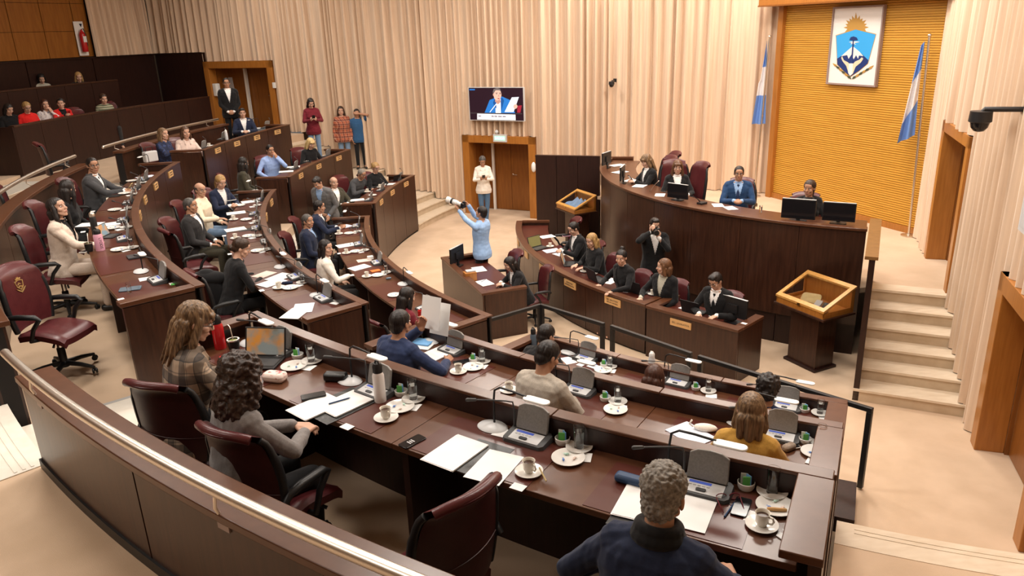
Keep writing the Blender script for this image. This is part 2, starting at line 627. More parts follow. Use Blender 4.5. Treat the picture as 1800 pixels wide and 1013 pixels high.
struct(st.build('floor', ['stone_white', 'grey_edge'], smooth=30))
# gallery level
struct(MB().sweep([(19.3, 0), (25, 0), (25, 2.6), (19.3, 2.6)], 152, 200, 24).build('floor', 'carpet', smooth=30))
struct(MB().sweep([(17.0, 2.0), (17.75, 2.0), (17.75, 2.012), (17.0, 2.012)], 178.2, 186, 6).build('floor', 'stone_white'))

# walls -------------------------------------------------------------
Y0, Y1 = Vector((5.67, 16.28, 0)), Vector((7.14, 12.62, 0))
YU = (Y1 - Y0).normalized()
YN = Vector((YU.y, -YU.x, 0))
if YN.dot(Vector((-1, -.4, 0))) < 0:
    YN = -YN
W2o, W2d = Vector((.67, 19.3, 0)), Vector((math.cos(R(153)), math.sin(R(153)), 0))
W2n = Vector((-.454, -.891, 0))
W4o, W4d = Vector((7.14, 12.62, 0)), Vector((-.334, -.943, 0)).normalized()
W4n = Vector((-.943, .334, 0))


def w2(t, d=0.0, z=0.0):
    return W2o + W2d * t + W2n * d + Vector((0, 0, z))


def w4(t, d=0.0, z=0.0):
    return W4o + W4d * t + W4n * d + Vector((0, 0, z))


def yw(u, d=0.0, z=0.0):
    return Y0 + YU * u + YN * d + Vector((0, 0, z))


def wbox(fn, t0, t1, d0, d1, z0, z1, mb, mi=0):
    p = [fn(t0, d0), fn(t1, d0), fn(t1, d1), fn(t0, d1)]
    return mb.poly([(q.x, q.y) for q in p], z0, z1, mi)


mb = MB(); wbox(w2, -6.2, -.08, -.9, -.8, 0, CEIL, mb); wbox(w2, 1.9, 8.2, -.9, -.8, 0, CEIL, mb); wbox(w2, 10.9, 18, -.9, -.8, 0, CEIL, mb)
wbox(w2, -.2, 2.05, -.9, -.8, 2.2, CEIL, mb); wbox(w2, 8.1, 11, -.9, -.8, 4.2, CEIL, mb)
struct(mb.build('wall_left', 'plaster_warm'))
mb = MB(); wbox(w4, -.2, 15, -.9, -.8, 0, CEIL, mb)
struct(mb.build('wall_right', 'plaster_warm'))
struct(MB().box((0, 9, CEIL + .05), (44, 50, .1)).build('ceiling', 'plaster'))
# slatted yellow wall behind the podium: every slat is modelled
mb = MB()
YL = (Y1 - Y0).length
wbox(yw, 0, YL, -.14, -.03, FP, 5.02, mb)
nz = 96
for i in range(nz):
    z = FP + .12 + i * (3.9 / nz)
    wbox(yw, .06, YL - .06, -.03, -.014, z, z + .028, mb)
struct(mb.build('wall_front', 'slat_yellow'))
mb = MB(); wbox(yw, -.02, .12, -.16, .07, FP, 5.4, mb); wbox(yw, YL - .12, YL + .02, -.16, .07, FP, 5.4, mb)
struct(mb.build('trim_1', 'honey_wood'))
mb = MB(); wbox(yw, .12, YL - .12, -.03, .02, FP, FP + .11, mb)
struct(mb.build('baseboard_front', 'honey_wood'))
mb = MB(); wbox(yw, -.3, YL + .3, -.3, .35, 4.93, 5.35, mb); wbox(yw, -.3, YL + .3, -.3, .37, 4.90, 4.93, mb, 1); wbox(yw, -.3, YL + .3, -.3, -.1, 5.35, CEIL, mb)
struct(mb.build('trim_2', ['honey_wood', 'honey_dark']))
# gallery back wall: dark wainscot, honey boards above, curtain further along
mb = MB()
for a in range(152, 206, 6):
    mb.sweep([(20.9, 2.0), (20.96, 2.0), (20.96, 4.27), (20.9, 4.27)], a + .04, a + 5.96, 4)
mb.sweep([(20.94, 2.0), (21.1, 2.0), (21.1, 4.27), (20.94, 4.27)], 152, 206, 20)
mb.sweep([(20.86, 4.27), (21.12, 4.27), (21.12, 4.31), (20.86, 4.31)], 152, 206, 20)
for i in range(3):
    wbox(w2, 10.93 + .7 * i, 11.62 + .7 * i, .02, .08, 2.0, 4.27, mb)
wbox(w2, 10.93, 13.0, -.1, .03, 2.0, 4.27, mb); wbox(w2, 10.93, 13.0, -.1, .12, 4.27, 4.31, mb)
struct(mb.build('wall_gallery', 'mahogany_dark', smooth=30))
mb = MB()
A_SPLIT = min((abs(px_of(pol(20.95, 150 + .05 * i, 4.33))[0] - 167), 150 + .05 * i) for i in range(700))[1]
k = 0
a = A_SPLIT
while a < 206:
    w_ = 1.3 if k == 0 else 2.75
    for z0, z1 in ((4.33, 5.02), (5.03, 5.75), (5.76, CEIL)):
        mb.sweep([(20.95, z0), (21.0, z0), (21.0, z1), (20.95, z1)], a + .03, a + w_ - .03, 4)
    a += w_
    k += 1
mb.sweep([(20.99, 4.27), (21.1, 4.27), (21.1, CEIL), (20.99, CEIL)], 152, 206, 20, mi=1)
struct(mb.build('wall_boards', ['wood_panel', 'black_gap'], smooth=30))
# rear and far side walls out of the picture that close the room
struct(MB().box((-1, -4.2, CEIL / 2), (34, .2, CEIL)).build('wall_rear', 'plaster_warm'))
struct(MB().box((-15.5, 6, CEIL / 2), (.2, 24, CEIL)).build('wall_outer', 'plaster_warm'))


# curtains ------------------------------------------------------------
def curtain(fn, t0, t1, zb, zt, label, seed, depth=.19):
    r_ = random.Random(seed)
    L = abs(t1 - t0)
    knots, x, s = [], 0.0, 0
    while x < L + .3:
        knots.append((x, (r_.choice((0, .0, .1, .45)) if s else r_.uniform(.62, 1.0)), r_.uniform(-.02, .02)))
        x += r_.choice((.05, .06, .08, .10)) if s else r_.choice((.06, .09, .13, .18, .24))
        s = 1 - s
    n = int(L / .014) + 2
    rows = 9
    P = []
    for i in range(rows):
        v = i / (rows - 1)
        row, k = [], 0
        for j in range(n):
            x = L * j / (n - 1)
            xs = x + .02 * math.sin(v * 4 + seed + x * .7) * (1 - v)
            xs = min(max(xs, 0), L + .2)
            while k < len(knots) - 2 and knots[k + 1][0] < xs:
                k += 1
            while k > 0 and knots[k][0] > xs:
                k -= 1
            a, b = knots[k], knots[k + 1]
            f = (xs - a[0]) / (b[0] - a[0])
            f = (1 - math.cos(PI * max(0, min(1, f)))) / 2
            d = (a[1] * (1 - f) + b[1] * f) * depth * (1.15 - .35 * v)
            d = depth * .5 if j in (0, n - 1) else d
            z0 = zb(t0 + (t1 - t0) * j / (n - 1)) if callable(zb) else zb
            row.append(fn(t0 + (t1 - t0) * j / (n - 1), d, z0 + (zt - z0) * v))
        P.append(row)
    o = MB().grid(P).build('curtain', 'curtain', smooth=180)
    return tag(o, label, 'curtain', 'peach curtains round the chamber walls')


def stepz(t):
    r, a = to_pol(w2(t, .1))
    for r0, z in ((15.15, 2.0), (14.8, 1.81), (14.4, 1.62), (14.1, 1.44), (13.8, 1.24), (12.6, 1.04), (12.25, .86), (11.9, .68), (10.96, .5), (10.6, .333), (10.22, .167)):
        if r > r0 - .06:
            return z + .015
    return .012


CZ = CEIL - .03
curtain(w2, -5.78, -2.48, FP + .012, CZ, 'peach pleated curtain just left of the yellow slatted wall, behind the podium', 3)
curtain(w2, -2.48, -.13, .012, CZ, 'peach pleated curtain right of the centre door, above the tall dark panel', 4)
curtain(w2, -.13, 2.0, 2.088, CZ, 'peach pleated curtain above the centre door, behind the wall television', 5)
curtain(w2, 2.0, 5.0, stepz, CZ, 'peach pleated curtain left of the centre door, falling to the stone steps', 6)
curtain(w2, 5.0, 8.17, stepz, CZ, 'peach pleated curtain right of the upper left door, behind three standing people', 8)
curtain(w2, 10.95, 14.4, 4.32, CZ, 'peach pleated curtain above the dark panel just left of the upper left door', 16)
curtain(w2, 8.17, 10.95, 4.044, CZ, 'peach pleated curtain above the upper left door', 9)
GA = lambda t, d, z: pol(20.93 - d, t, z)


def gal(t0, t1, label, seed):
    L0 = 20.9 * R(abs(t1 - t0))
    f = lambda t, d, z: pol(20.9 - d, t0 + (t1 - t0) * t / L0, z)
    curtain(f, 0, L0, 4.32, CZ, label, seed)


gal(A_SPLIT + .22, 152.2, 'peach pleated curtain high above the dark wood gallery wall at left', 10)
curtain(w4, .03, 1.17, FP + .012, CZ, 'peach pleated curtain between the yellow slatted wall and the podium door', 11)
curtain(w4, 1.17, 3.08, 3.144, CZ, 'peach pleated curtain above the podium side door', 12)


def stair_z(t):
    p = w4(t, .1)
    k = ((p.x - 4.31) * .444 + (p.y - 8.71) * .896) / .323
    return max(0, min(6, math.floor(k) + 1)) * FP / 6 + .012 if k > 0 else .012


curtain(w4, 3.08, 5.33, stair_z, CZ, 'peach pleated curtain falling beside the right-hand stone steps', 13)
curtain(w4, 5.33, 7.45, 2.054, CZ, 'peach pleated curtain above the door at the right edge', 14)
curtain(w4, 7.45, 9.0, .02, CZ, 'peach pleated curtain beyond the door at the right edge', 15)


# doors ---------------------------------------------------------------
def door(n, fn, t0, t1, z0, z1, fw, fd=.22, rec=.55, leaves=2, flip=1):
    d = MB()
    wbox(fn, t0, t0 + fw, -.12, fd - .05, z0, z1, d); wbox(fn, t1 - fw, t1, -.12, fd - .05, z0, z1, d); wbox(fn, t0, t1, -.12, fd - .05, z1 - fw, z1, d)
    root = d.build('door_%d' % n, 'honey_wood')
    bev(root, .008)
    struct(root)
    q = MB()
    wbox(fn, t0 + fw, t0 + fw + .03, -rec, -.12, z0, z1 - fw, q); wbox(fn, t1 - fw - .03, t1 - fw, -rec, -.12, z0, z1 - fw, q); wbox(fn, t0 + fw, t1 - fw, -rec, -.12, z1 - fw - .03, z1 - fw, q)
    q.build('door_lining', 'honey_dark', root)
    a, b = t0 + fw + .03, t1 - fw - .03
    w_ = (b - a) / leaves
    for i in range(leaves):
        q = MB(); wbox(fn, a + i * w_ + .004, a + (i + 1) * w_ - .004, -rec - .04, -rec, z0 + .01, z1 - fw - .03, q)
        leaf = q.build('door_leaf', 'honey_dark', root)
    return root, a, b


dr, a, b = door(1, w2, -.124, 1.97, 0, 2.085, .19)
mid = (a + b) / 2
MB().tube([w2(mid - .06, -.55, .98), w2(mid - .06, -.50, .98), w2(mid - .20, -.49, .98)], .011).ell(w2(mid - .06, -.545, .98), (.03, .03, .03)).build('door_handle', 'chrome', dr, smooth=60)
q = MB(); wbox(w2, 1.38, 1.44, -.50, -.44, 0, 1.86, q); q.build('door_edge', 'plaster', dr)
dr2, a, b = door(2, w2, 8.19, 10.91, FD, 4.04, .20)
mid = (a + b) / 2
MB().tube([w2(mid - .5, -.55, 3.0), w2(mid - .5, -.48, 3.0), w2(mid - .64, -.48, 3.0)], .012).build('door_handle', 'chrome', dr2, smooth=60)
q = MB(); wbox(w2, 9.82, 9.90, -.50, -.42, FD, 3.81, q); q.build('door_edge', 'plaster', dr2)
dr3, a, b = door(3, w4, 1.2, 3.05, FP, 3.14, .16, rec=.7)
q = MB(); wbox(w4, 2.52, 2.62, -.5, -.2, FP, 2.95, q); q.build('door_edge', 'light_grey', dr3)
q = MB(); wbox(w4, 1.5, 2.5, -.70, -.68, FP + .85, FP + .87, q); q.build('door_rail', 'honey_wood', dr3)
dr4, a, b = door(4, w4, 5.37, 7.4, 0, 2.05, .20, rec=.16)

# row desks -----------------------------------------------------------
SEATS = {}


def row_desk(bank, row, label, seats, plates=()):
    a0, a1 = BANKS[bank]
    r0, zt, fl = ROWS[row]
    zb = BASE[row]
    if bank == 'near':
        r0 = NEAR_R[row]
    zd = DESK[row]
    root = thing('curved_desk', label, 'desk', pol(r0 + .3, (a0 + a1) / 2, fl))
    inv = Vector(root.location)

    def bld(mb, name, mats, smooth=30, b=0):
        mb.v = [(v[0] - inv.x, v[1] - inv.y, v[2] - inv.z) for v in mb.v]
        o = mb.build(name, mats, root, smooth)
        if b:
            bev(o, b)
        return o
    n = max(4, int((a1 - a0) / 4.4 + .5))
    st = (a1 - a0) / n
    mb = MB()
    for i in range(n):
        mb.sweep([(r0 + .012, zb + .05), (r0 + .035, zb + .05), (r0 + .035, zt - .033), (r0 + .012, zt - .023)], a0 + i * st + .03, a0 + (i + 1) * st - .03, 6)
    mb.sweep([(r0 + .034, zb), (r0 + .052, zb), (r0 + .052, zt - .033), (r0 + .034, zt - .023)], a0, a1, 24, mi=1)
    bld(mb, 'front_panel', ['mahogany', 'black_gap'])
    mb = MB()
    n2 = max(2, int((a1 - a0) / 6.2 + .5))
    s2 = (a1 - a0) / n2
    for i in range(n2):
        mb.sweep([(r0 - .001, zt - .022), (r0 + .090, zt - .022), (r0 + .090, zt), (r0 - .001, zt)], a0 + i * s2 + .012, a0 + (i + 1) * s2 - .012, 8)
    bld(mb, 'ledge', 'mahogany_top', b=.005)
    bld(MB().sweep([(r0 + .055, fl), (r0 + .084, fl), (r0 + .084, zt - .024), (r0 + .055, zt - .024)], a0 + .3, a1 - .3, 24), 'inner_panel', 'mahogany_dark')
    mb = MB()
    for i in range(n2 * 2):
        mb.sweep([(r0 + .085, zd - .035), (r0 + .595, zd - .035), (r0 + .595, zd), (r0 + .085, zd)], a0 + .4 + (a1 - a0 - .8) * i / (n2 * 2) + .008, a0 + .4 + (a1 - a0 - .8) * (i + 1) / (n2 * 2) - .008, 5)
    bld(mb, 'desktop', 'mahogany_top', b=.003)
    wa = math.degrees(.05 / r0)
    wc = math.degrees((.16 if bank == 'near' else .11) / r0)
    for a, sg in ((a0, 1), (a1, -1)):
        bld(MB().sweep([(r0 + .096, zb), (r0 + .69, zb), (r0 + .69, zt - .05), (r0 + .096, zt - .05)], a, a + sg * wa, 2), 'end_panel', 'mahogany')
        bld(MB().sweep([(r0 + .0905, zt - .04), (r0 + .71, zt - .04), (r0 + .71, zt), (r0 + .0905, zt)], a - sg * .02, a + sg * (wc if sg < 0 else wc * .75), 2), 'end_cap', 'mahogany_top', b=.005)
    for i in range(1, n2 * 2, 2):
        a = a0 + (a1 - a0) * i / (n2 * 2)
        bld(MB().sweep([(r0 + .085, fl), (r0 + .5, fl), (r0 + .5, zd - .036), (r0 + .085, zd - .036)], a - .1, a + .1, 1), 'divider', 'mahogany_dark')
    for a in seats:
        mb = MB().sweep([(r0 + .15, zd + .0005), (r0 + .58, zd + .0005), (r0 + .58, zd + .003), (r0 + .15, zd + .003)], a - 1.55 * 13.5 / r0, a + 1.55 * 13.5 / r0, 5)
        bld(mb, 'writing_mat', 'desk_mat')
    for a in plates:
        wp = math.degrees(.13 / r0)
        mb = MB().sweep([(r0 - .006, zt - .165), (r0 + .012, zt - .165), (r0 + .012, zt - .065), (r0 - .006, zt - .065)], a - wp, a + wp, 2)
        for k in (0, 1):
            mb.sweep([(r0 - .0072, zt - .135 + .04 * k), (r0 - .006, zt - .135 + .04 * k), (r0 - .006, zt - .120 + .04 * k), (r0 - .0072, zt - .120 + .04 * k)], a - wp * .62, a + wp * .6, 1, mi=1)
        bld(mb, 'name_plate', ['card_wood', 'ink'])
    return root


def spread(a0, a1, n):
    return [a0 + (a1 - a0) * (i + .5) / n for i in range(n)]


for bank, ns, nm in (('far', (3, 3, 4), 'far left'), ('mid', (5, 6, 7), 'middle'), ('near', (3, 3, 4), 'near right')):
    a0, a1 = BANKS[bank]
    for row, k, dd in zip('ABC', ns, ('lowest', 'second', 'highest')):
        row_desk(bank, row, 'curved mahogany desk, %s row of the %s block of seats' % (dd, nm), spread(a0 + .5, a1 - .7, k), spread(a0 + .5, a1 - .7, k) if bank != 'near' else ())


# barriers and handrails behind the outer row ---------------------------
def barrier(a0, a1, label, rail0, rail1, rlabel, zr=2.79, rr=15.25):
    o = MB()
    n = max(3, int((a1 - a0) / 6 + .5))
    for i in range(n):
        b0, b1 = a0 + (a1 - a0) * i / n, a0 + (a1 - a0) * (i + 1) / n
        o.sweep([(15.0, 1.651), (15.16, 1.651), (15.16, 2.63), (15.0, 2.63)], b0 + .03, b1 - .03, 8)
    o.sweep([(15.02, 1.651), (15.14, 1.651), (15.14, 2.63), (15.02, 2.63)], a0 + .02, a1 - .02, 20, mi=1)
    root = o.build('barrier', ['mahogany', 'black_gap'], smooth=30)
    tag(root, label, 'barrier')
    bev(MB().sweep([(14.965, 2.63), (15.185, 2.63), (15.185, 2.675), (14.965, 2.675)], a0 - .05, a1 + .05, 30).build('cap', 'mahogany_top', root, 30), .006)
    MB().sweep([(15.16, 2.0), (15.175, 2.0), (15.175, 2.07), (15.16, 2.07)], a0, a1, 30).build('kick_strip', 'black_metal', root, 30)
    k = 40
    pts = [pol(rr, rail0 + (rail1 - rail0) * i / k, zr) for i in range(k + 1)]
    h = MB().tube(pts, .029, 14).ell(pts[0], (.029,) * 3).ell(pts[-1], (.029,) * 3).build('handrail', 'steel', root, smooth=60)
    h['label'] = rlabel
    nb = max(2, int((rail1 - rail0) / 5.5))
    for i in range(nb):
        a = rail0 + (rail1 - rail0) * (i + .25) / (nb - .5)
        q = MB().tube([pol(rr, a, zr - .02), pol(rr + .01, a, zr - .09), pol(15.17, a, zr - .14)], .009, 8)
        q.build('bracket', 'steel', h, smooth=40)
        MB().sweep([(15.161, zr - .22), (15.168, zr - .22), (15.168, zr - .14), (15.161, zr - .14)], a - .16, a + .16, 2).build('bracket_plate', 'frame_taupe', h)


barrier(225.2, 243.6, 'curved dark wood barrier at the bottom left, behind the plaid-jacket woman', 224.7, 244, 'shiny steel handrail across the bottom left foreground', 2.80, 15.178)
barrier(186.5, 220.4, 'curved dark wood barrier at the left edge, behind the white-blazer woman', 186.2, 221.5, 'steel handrail at the left edge, behind the man in glasses', 2.80, 15.245)
barrier(164.2, 181.0, 'curved dark wood barrier behind the two women talking', 164.0, 181.4, 'steel handrail behind the two women talking', 2.775, 15.3)

# gallery fronts ----------------------------------------------------------
def gallery_front(r, z0, z1, a0, a1, label):
    o = MB()
    n = int((a1 - a0) / 2.6)
    for i in range(n):
        b0, b1 = a0 + (a1 - a0) * i / n, a0 + (a1 - a0) * (i + 1) / n
        o.sweep([(r, z0), (r + .03, z0), (r + .03, z1 - .04), (r, z1 - .04)], b0 + .015, b1 - .015, 3)
    o.sweep([(r + .028, z0), (r + .07, z0), (r + .07, z1 - .04), (r + .028, z1 - .04)], a0, a1, 12, mi=1)
    root = o.build('gallery_front', ['mahogany_dark', 'black_gap'], smooth=30)
    tag(root, label, 'gallery front')
    bev(MB().sweep([(r - .01, z1 - .04), (r + .11, z1 - .04), (r + .11, z1), (r - .01, z1)], a0, a1, 14).build('cap', 'mahogany', root, 30), .004)
    a = a1
    MB().sweep([(r, z0), (r + .55, z0), (r + .55, z1 - .02), (r, z1 - .02)], a, a + .15, 1).build('end_panel', 'mahogany_dark', root)


gallery_front(17.72, 2.0, 3.12, 155.0, 177.2, 'dark wood front of the public gallery, in front of the woman in red')
gallery_front(19.35, 2.0, 3.72, 160.0, 200, 'dark wood front of the rear gallery row, below the two women reading')

# podium -------------------------------------------------------------------
PCX, PCY, PR = 7.184, 14.836, 5.33
PO = (PCX, PCY)
P0a, P1a = 159.3, 244.4
S0, SE, SF = Vector((4.31, 8.71, 0)), Vector((.896, -.444, 0)), Vector((.444, .896, 0))


def parc(r, a, z=0):
    return Vector((PCX + r * math.cos(R(a)), PCY + r * math.sin(R(a)), z))


pts = [parc(5.2, P0a + (P1a - P0a) * i / 24) for i in range(25)]
top = S0 + SF * (5 * .323 + .02)
pts += [top, top + SE * 1.50, w4(.3, -.6), yw(YL, -.1), yw(0, -.1), w2(-5.4, -.5), w2(-2.4, -.5), Vector((1.3, 17.6, 0))]
struct(MB().poly([(p.x, p.y) for p in pts], .925, FP).build('floor', 'carpet'))
st = MB()
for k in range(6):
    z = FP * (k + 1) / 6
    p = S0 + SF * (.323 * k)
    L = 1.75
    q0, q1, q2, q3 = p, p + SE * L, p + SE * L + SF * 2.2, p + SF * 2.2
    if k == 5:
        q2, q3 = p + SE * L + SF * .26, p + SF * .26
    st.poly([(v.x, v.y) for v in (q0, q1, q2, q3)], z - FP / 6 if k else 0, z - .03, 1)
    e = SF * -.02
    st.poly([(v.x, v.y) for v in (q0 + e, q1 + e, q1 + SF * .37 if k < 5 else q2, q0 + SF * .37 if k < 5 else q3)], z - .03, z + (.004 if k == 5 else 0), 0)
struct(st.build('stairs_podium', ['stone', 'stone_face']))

root = thing('podium_bench', 'tall curved mahogany bench of the presiding podium, on the raised floor', 'bench', parc(PR, 200, 0))
inv = Vector(root.location)


def pb(mb, name, mats, b=0, smooth=30):
    mb.v = [(v[0] - inv.x, v[1] - inv.y, v[2] - inv.z) for v in mb.v]
    o = mb.build(name, mats, root, smooth)
    if b:
        bev(o, b)


mb = MB()
n = 9
for i in range(n):
    b0, b1 = P0a + (P1a - P0a) * i / n, P0a + (P1a - P0a) * (i + 1) / n
    mb.sweep([(5.28, .47), (5.31, .47), (5.31, 1.86), (5.28, 1.86)], b0 + .04, b1 - .04, 5, PO)
mb.sweep([(5.24, .46), (5.285, .46), (5.285, 1.86), (5.24, 1.86)], P0a, P1a, 40, PO, 1)
pb(mb, 'front_panel', ['mahogany', 'black_gap'])
mb = MB().sweep([(5.20, 1.86), (5.34, 1.86), (5.34, 1.90), (5.20, 1.90)], P0a - .3, P1a + .1, 50, PO)
pb(mb, 'ledge', 'mahogany_top', .006)
mb = MB().sweep([(4.60, 1.805), (5.24, 1.805), (5.24, 1.845), (4.60, 1.845)], P0a, P1a, 50, PO)
pb(mb, 'desktop', 'mahogany_top')
mb = MB()
for i in range(14):
    b0, b1 = P0a + (P1a - P0a) * i / 14, P0a + (P1a - P0a) * (i + 1) / 14
    mb.sweep([(5.23, 0), (5.265, 0), (5.265, .46), (5.23, .46)], b0 + .06, b1 - .06, 3, PO)
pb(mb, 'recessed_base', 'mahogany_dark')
# side walls of the bench: short one beside the stairs, long one beside the centre door
mb = MB()
e0 = S0 + Vector((.0, .0, 0))
mb.poly([(v.x, v.y) for v in (e0, e0 + SE * .07, e0 + SE * .07 + SF * 2.0, e0 + SF * 2.0)], 0, 1.88)
pb(mb, 'stair_panel', 'mahogany_dark')
mb = MB()
mb.poly([(v.x, v.y) for v in (e0 - SF * .012 - SE * .05, e0 + SE * .10 - SF * .012, e0 + SE * .10 + SF * 2.0, e0 + SF * 2.0 - SE * .05)], 1.88, 1.92)
pb(mb, 'panel_cap', 'cap_wall_reflection')
tl, tr = at(940.5, 273, 1.9), at(1054, 275, 1.9)
dv = (tr - tl).normalized()
nv = Vector((-dv.y, dv.x, 0))
mb = MB()
L = (tr - tl).length
for i in range(3):
    p, q = tl + dv * (L * i / 3 + .006), tl + dv * (L * (i + 1) / 3 - .006)
    mb.poly([(v.x, v.y) for v in (p, q, q + nv * .05, p + nv * .05)], 0, 1.87)
p, q = tl + nv * .02, tr + nv * .02
mb.poly([(v.x, v.y) for v in (p, q, q + nv * .07, p + nv * .07)], 0, 1.87)
p, q = tl, tr
mb.poly([(v.x, v.y) for v in (p, q, q + nv * .10, p + nv * .10)], 1.87, 1.9)
pb(mb, 'side_wall', 'mahogany_dark')
wl, wr = at(1062, 276, 1.9), at(1113, 276, 1.9)
mb = MB().poly([(v.x, v.y) for v in (wl, wr, wr + nv * .09, wl + nv * .09)], 1.86, 1.9)
mb.poly([(v.x, v.y) for v in (wl + nv * .02, wr + nv * .02, wr + nv * .07, wl + nv * .07)], 1.0, 1.86)
pb(mb, 'wing', 'mahogany_top')

# railing with glass panels and the dark ramp behind it
RP = [at(853, 562, .95), at(950, 534, .95), at(1062, 568, .95), at(1074, 571, .95), at(1216, 620, .95), at(1228, 624, .95), at(1400, 677, .95), at(1535, 718, .95)]
root = thing('glass_railing', 'black steel railing with glass panels along the ramp below the lowest near row', 'railing', (RP[4].x, RP[4].y, 0))
inv = Vector(root.location)
for i, j in ((0, 1), (1, 2), (3, 4), (5, 6), (6, 7)):
    a, b = RP[i], RP[j]
    d = (b - a).normalized()
    nn = Vector((-d.y, d.x, 0)) * .025
    g0 = lambda p, z: (p.x, p.y, z)
    mb = MB()
    mb.poly([(v.x, v.y) for v in (a - nn, b - nn, b + nn, a + nn)], .90, .95)
    for p, s_ in ((a, 1), (b, -1)):
        if (i, j) == (5, 6) and s_ < 0 or (i, j) == (6, 7) and s_ > 0:
            continue
        mb.poly([(v.x, v.y) for v in (p - nn, p + d * .055 * s_ - nn, p + d * .055 * s_ + nn, p + nn)], .02, .90)
    mb.v = [(v[0] - inv.x, v[1] - inv.y, v[2]) for v in mb.v]
    bev(mb.build('frame', 'black_metal', root), .006)
    if j == 7:
        continue
    mb = MB().poly([(v.x, v.y) for v in (a + d * .06 - nn * .15, b - d * .06 - nn * .15, b - d * .06 + nn * .15, a + d * .06 + nn * .15)], .12, .895)
    mb.v = [(v[0] - inv.x, v[1] - inv.y, v[2]) for v in mb.v]
    mb.build('glass_panel', 'pane', root)
tag(MB().sweep([(9.50, 0), (10.18, 0), (10.18, .17), (9.50, .17)], 228, 244.6, 16).build('ramp', 'mahogany_dark', smooth=30), 'dark wood ramp platform between the black railing and the lowest near row', 'ramp')

# ------------------------------------------------------------------ people
JOBS = []        # (temporary object, final object, post-process)


def remesh_part(mb, name, mats, parent, voxel, smooth=4, post=None):
    me = mb.mesh(name, mats)
    t = bpy.data.objects.new('tmp', me)
    col.objects.link(t)
    r_ = t.modifiers.new('r', 'REMESH')
    r_.mode = 'VOXEL'
    r_.voxel_size = voxel
    r_.use_smooth_shade = True
    if smooth:
        q = t.modifiers.new('s', 'SMOOTH')
        q.factor = .5
        q.iterations = smooth
    o = bpy.data.objects.new(name, bpy.data.meshes.new(name))
    col.objects.link(o)
    o.parent = parent
    JOBS.append((t, o, mats if isinstance(mats, str) else mats[0], post))
    return o


def run_jobs():
    dg = bpy.context.evaluated_depsgraph_get()
    dg.update()
    for t, o, m, post in JOBS:
        me = bpy.data.meshes.new_from_object(t.evaluated_get(dg))
        me.materials.clear()
        me.materials.append(M[m])
        if post:
            me = post(me) or me
        old = o.data
        o.data = me
        me.name = o.name
        bpy.data.meshes.remove(old)
        me.shade_smooth()
    for t, o, m, post in JOBS:
        me = t.data
        bpy.data.objects.remove(t)
        bpy.data.meshes.remove(me)
    JOBS.clear()


def cull(me, fn):
    """drop the faces whose centres fn marks True (array in, mask out)"""
    n = len(me.polygons)
    c = np.empty(n * 3); me.polygons.foreach_get('center', c)
    kill = fn(c.reshape(-1, 3))
    bm = bmesh.new(); bm.from_mesh(me)
    bm.faces.ensure_lookup_table()
    bmesh.ops.delete(bm, geom=[bm.faces[i] for i in np.nonzero(kill)[0]], context='FACES')
    bm.to_mesh(me); bm.free()
    return me


def displace(me, fn):
    n = len(me.vertices)
    co = np.empty(n * 3); me.vertices.foreach_get('co', co)
    no = np.empty(n * 3); me.vertices.foreach_get('normal', no)
    co, no = co.reshape(-1, 3), no.reshape(-1, 3)
    co = co + no * fn(co)[:, None]
    me.vertices.foreach_set('co', co.ravel())
    me.update()


TORSO_M = [(-.13, .15, .105, -.03), (-.05, .172, .125, -.02), (.04, .168, .12, -.01), (.13, .158, .11, 0), (.22, .156, .108, .005), (.32, .172, .117, .008),
           (.41, .186, .118, 0), (.475, .188, .105, -.008), (.515, .155, .085, -.014), (.545, .095, .07, -.012), (.575, .062, .062, -.002)]
TORSO_F = [(-.13, .155, .11, -.03), (-.05, .176, .128, -.022), (.04, .160, .115, -.01), (.13, .138, .10, 0), (.22, .140, .102, .006), (.32, .152, .115, .014),
           (.41, .162, .108, .004), (.475, .162, .092, -.006), (.515, .135, .076, -.012), (.545, .082, .062, -.010), (.575, .054, .055, -.002)]


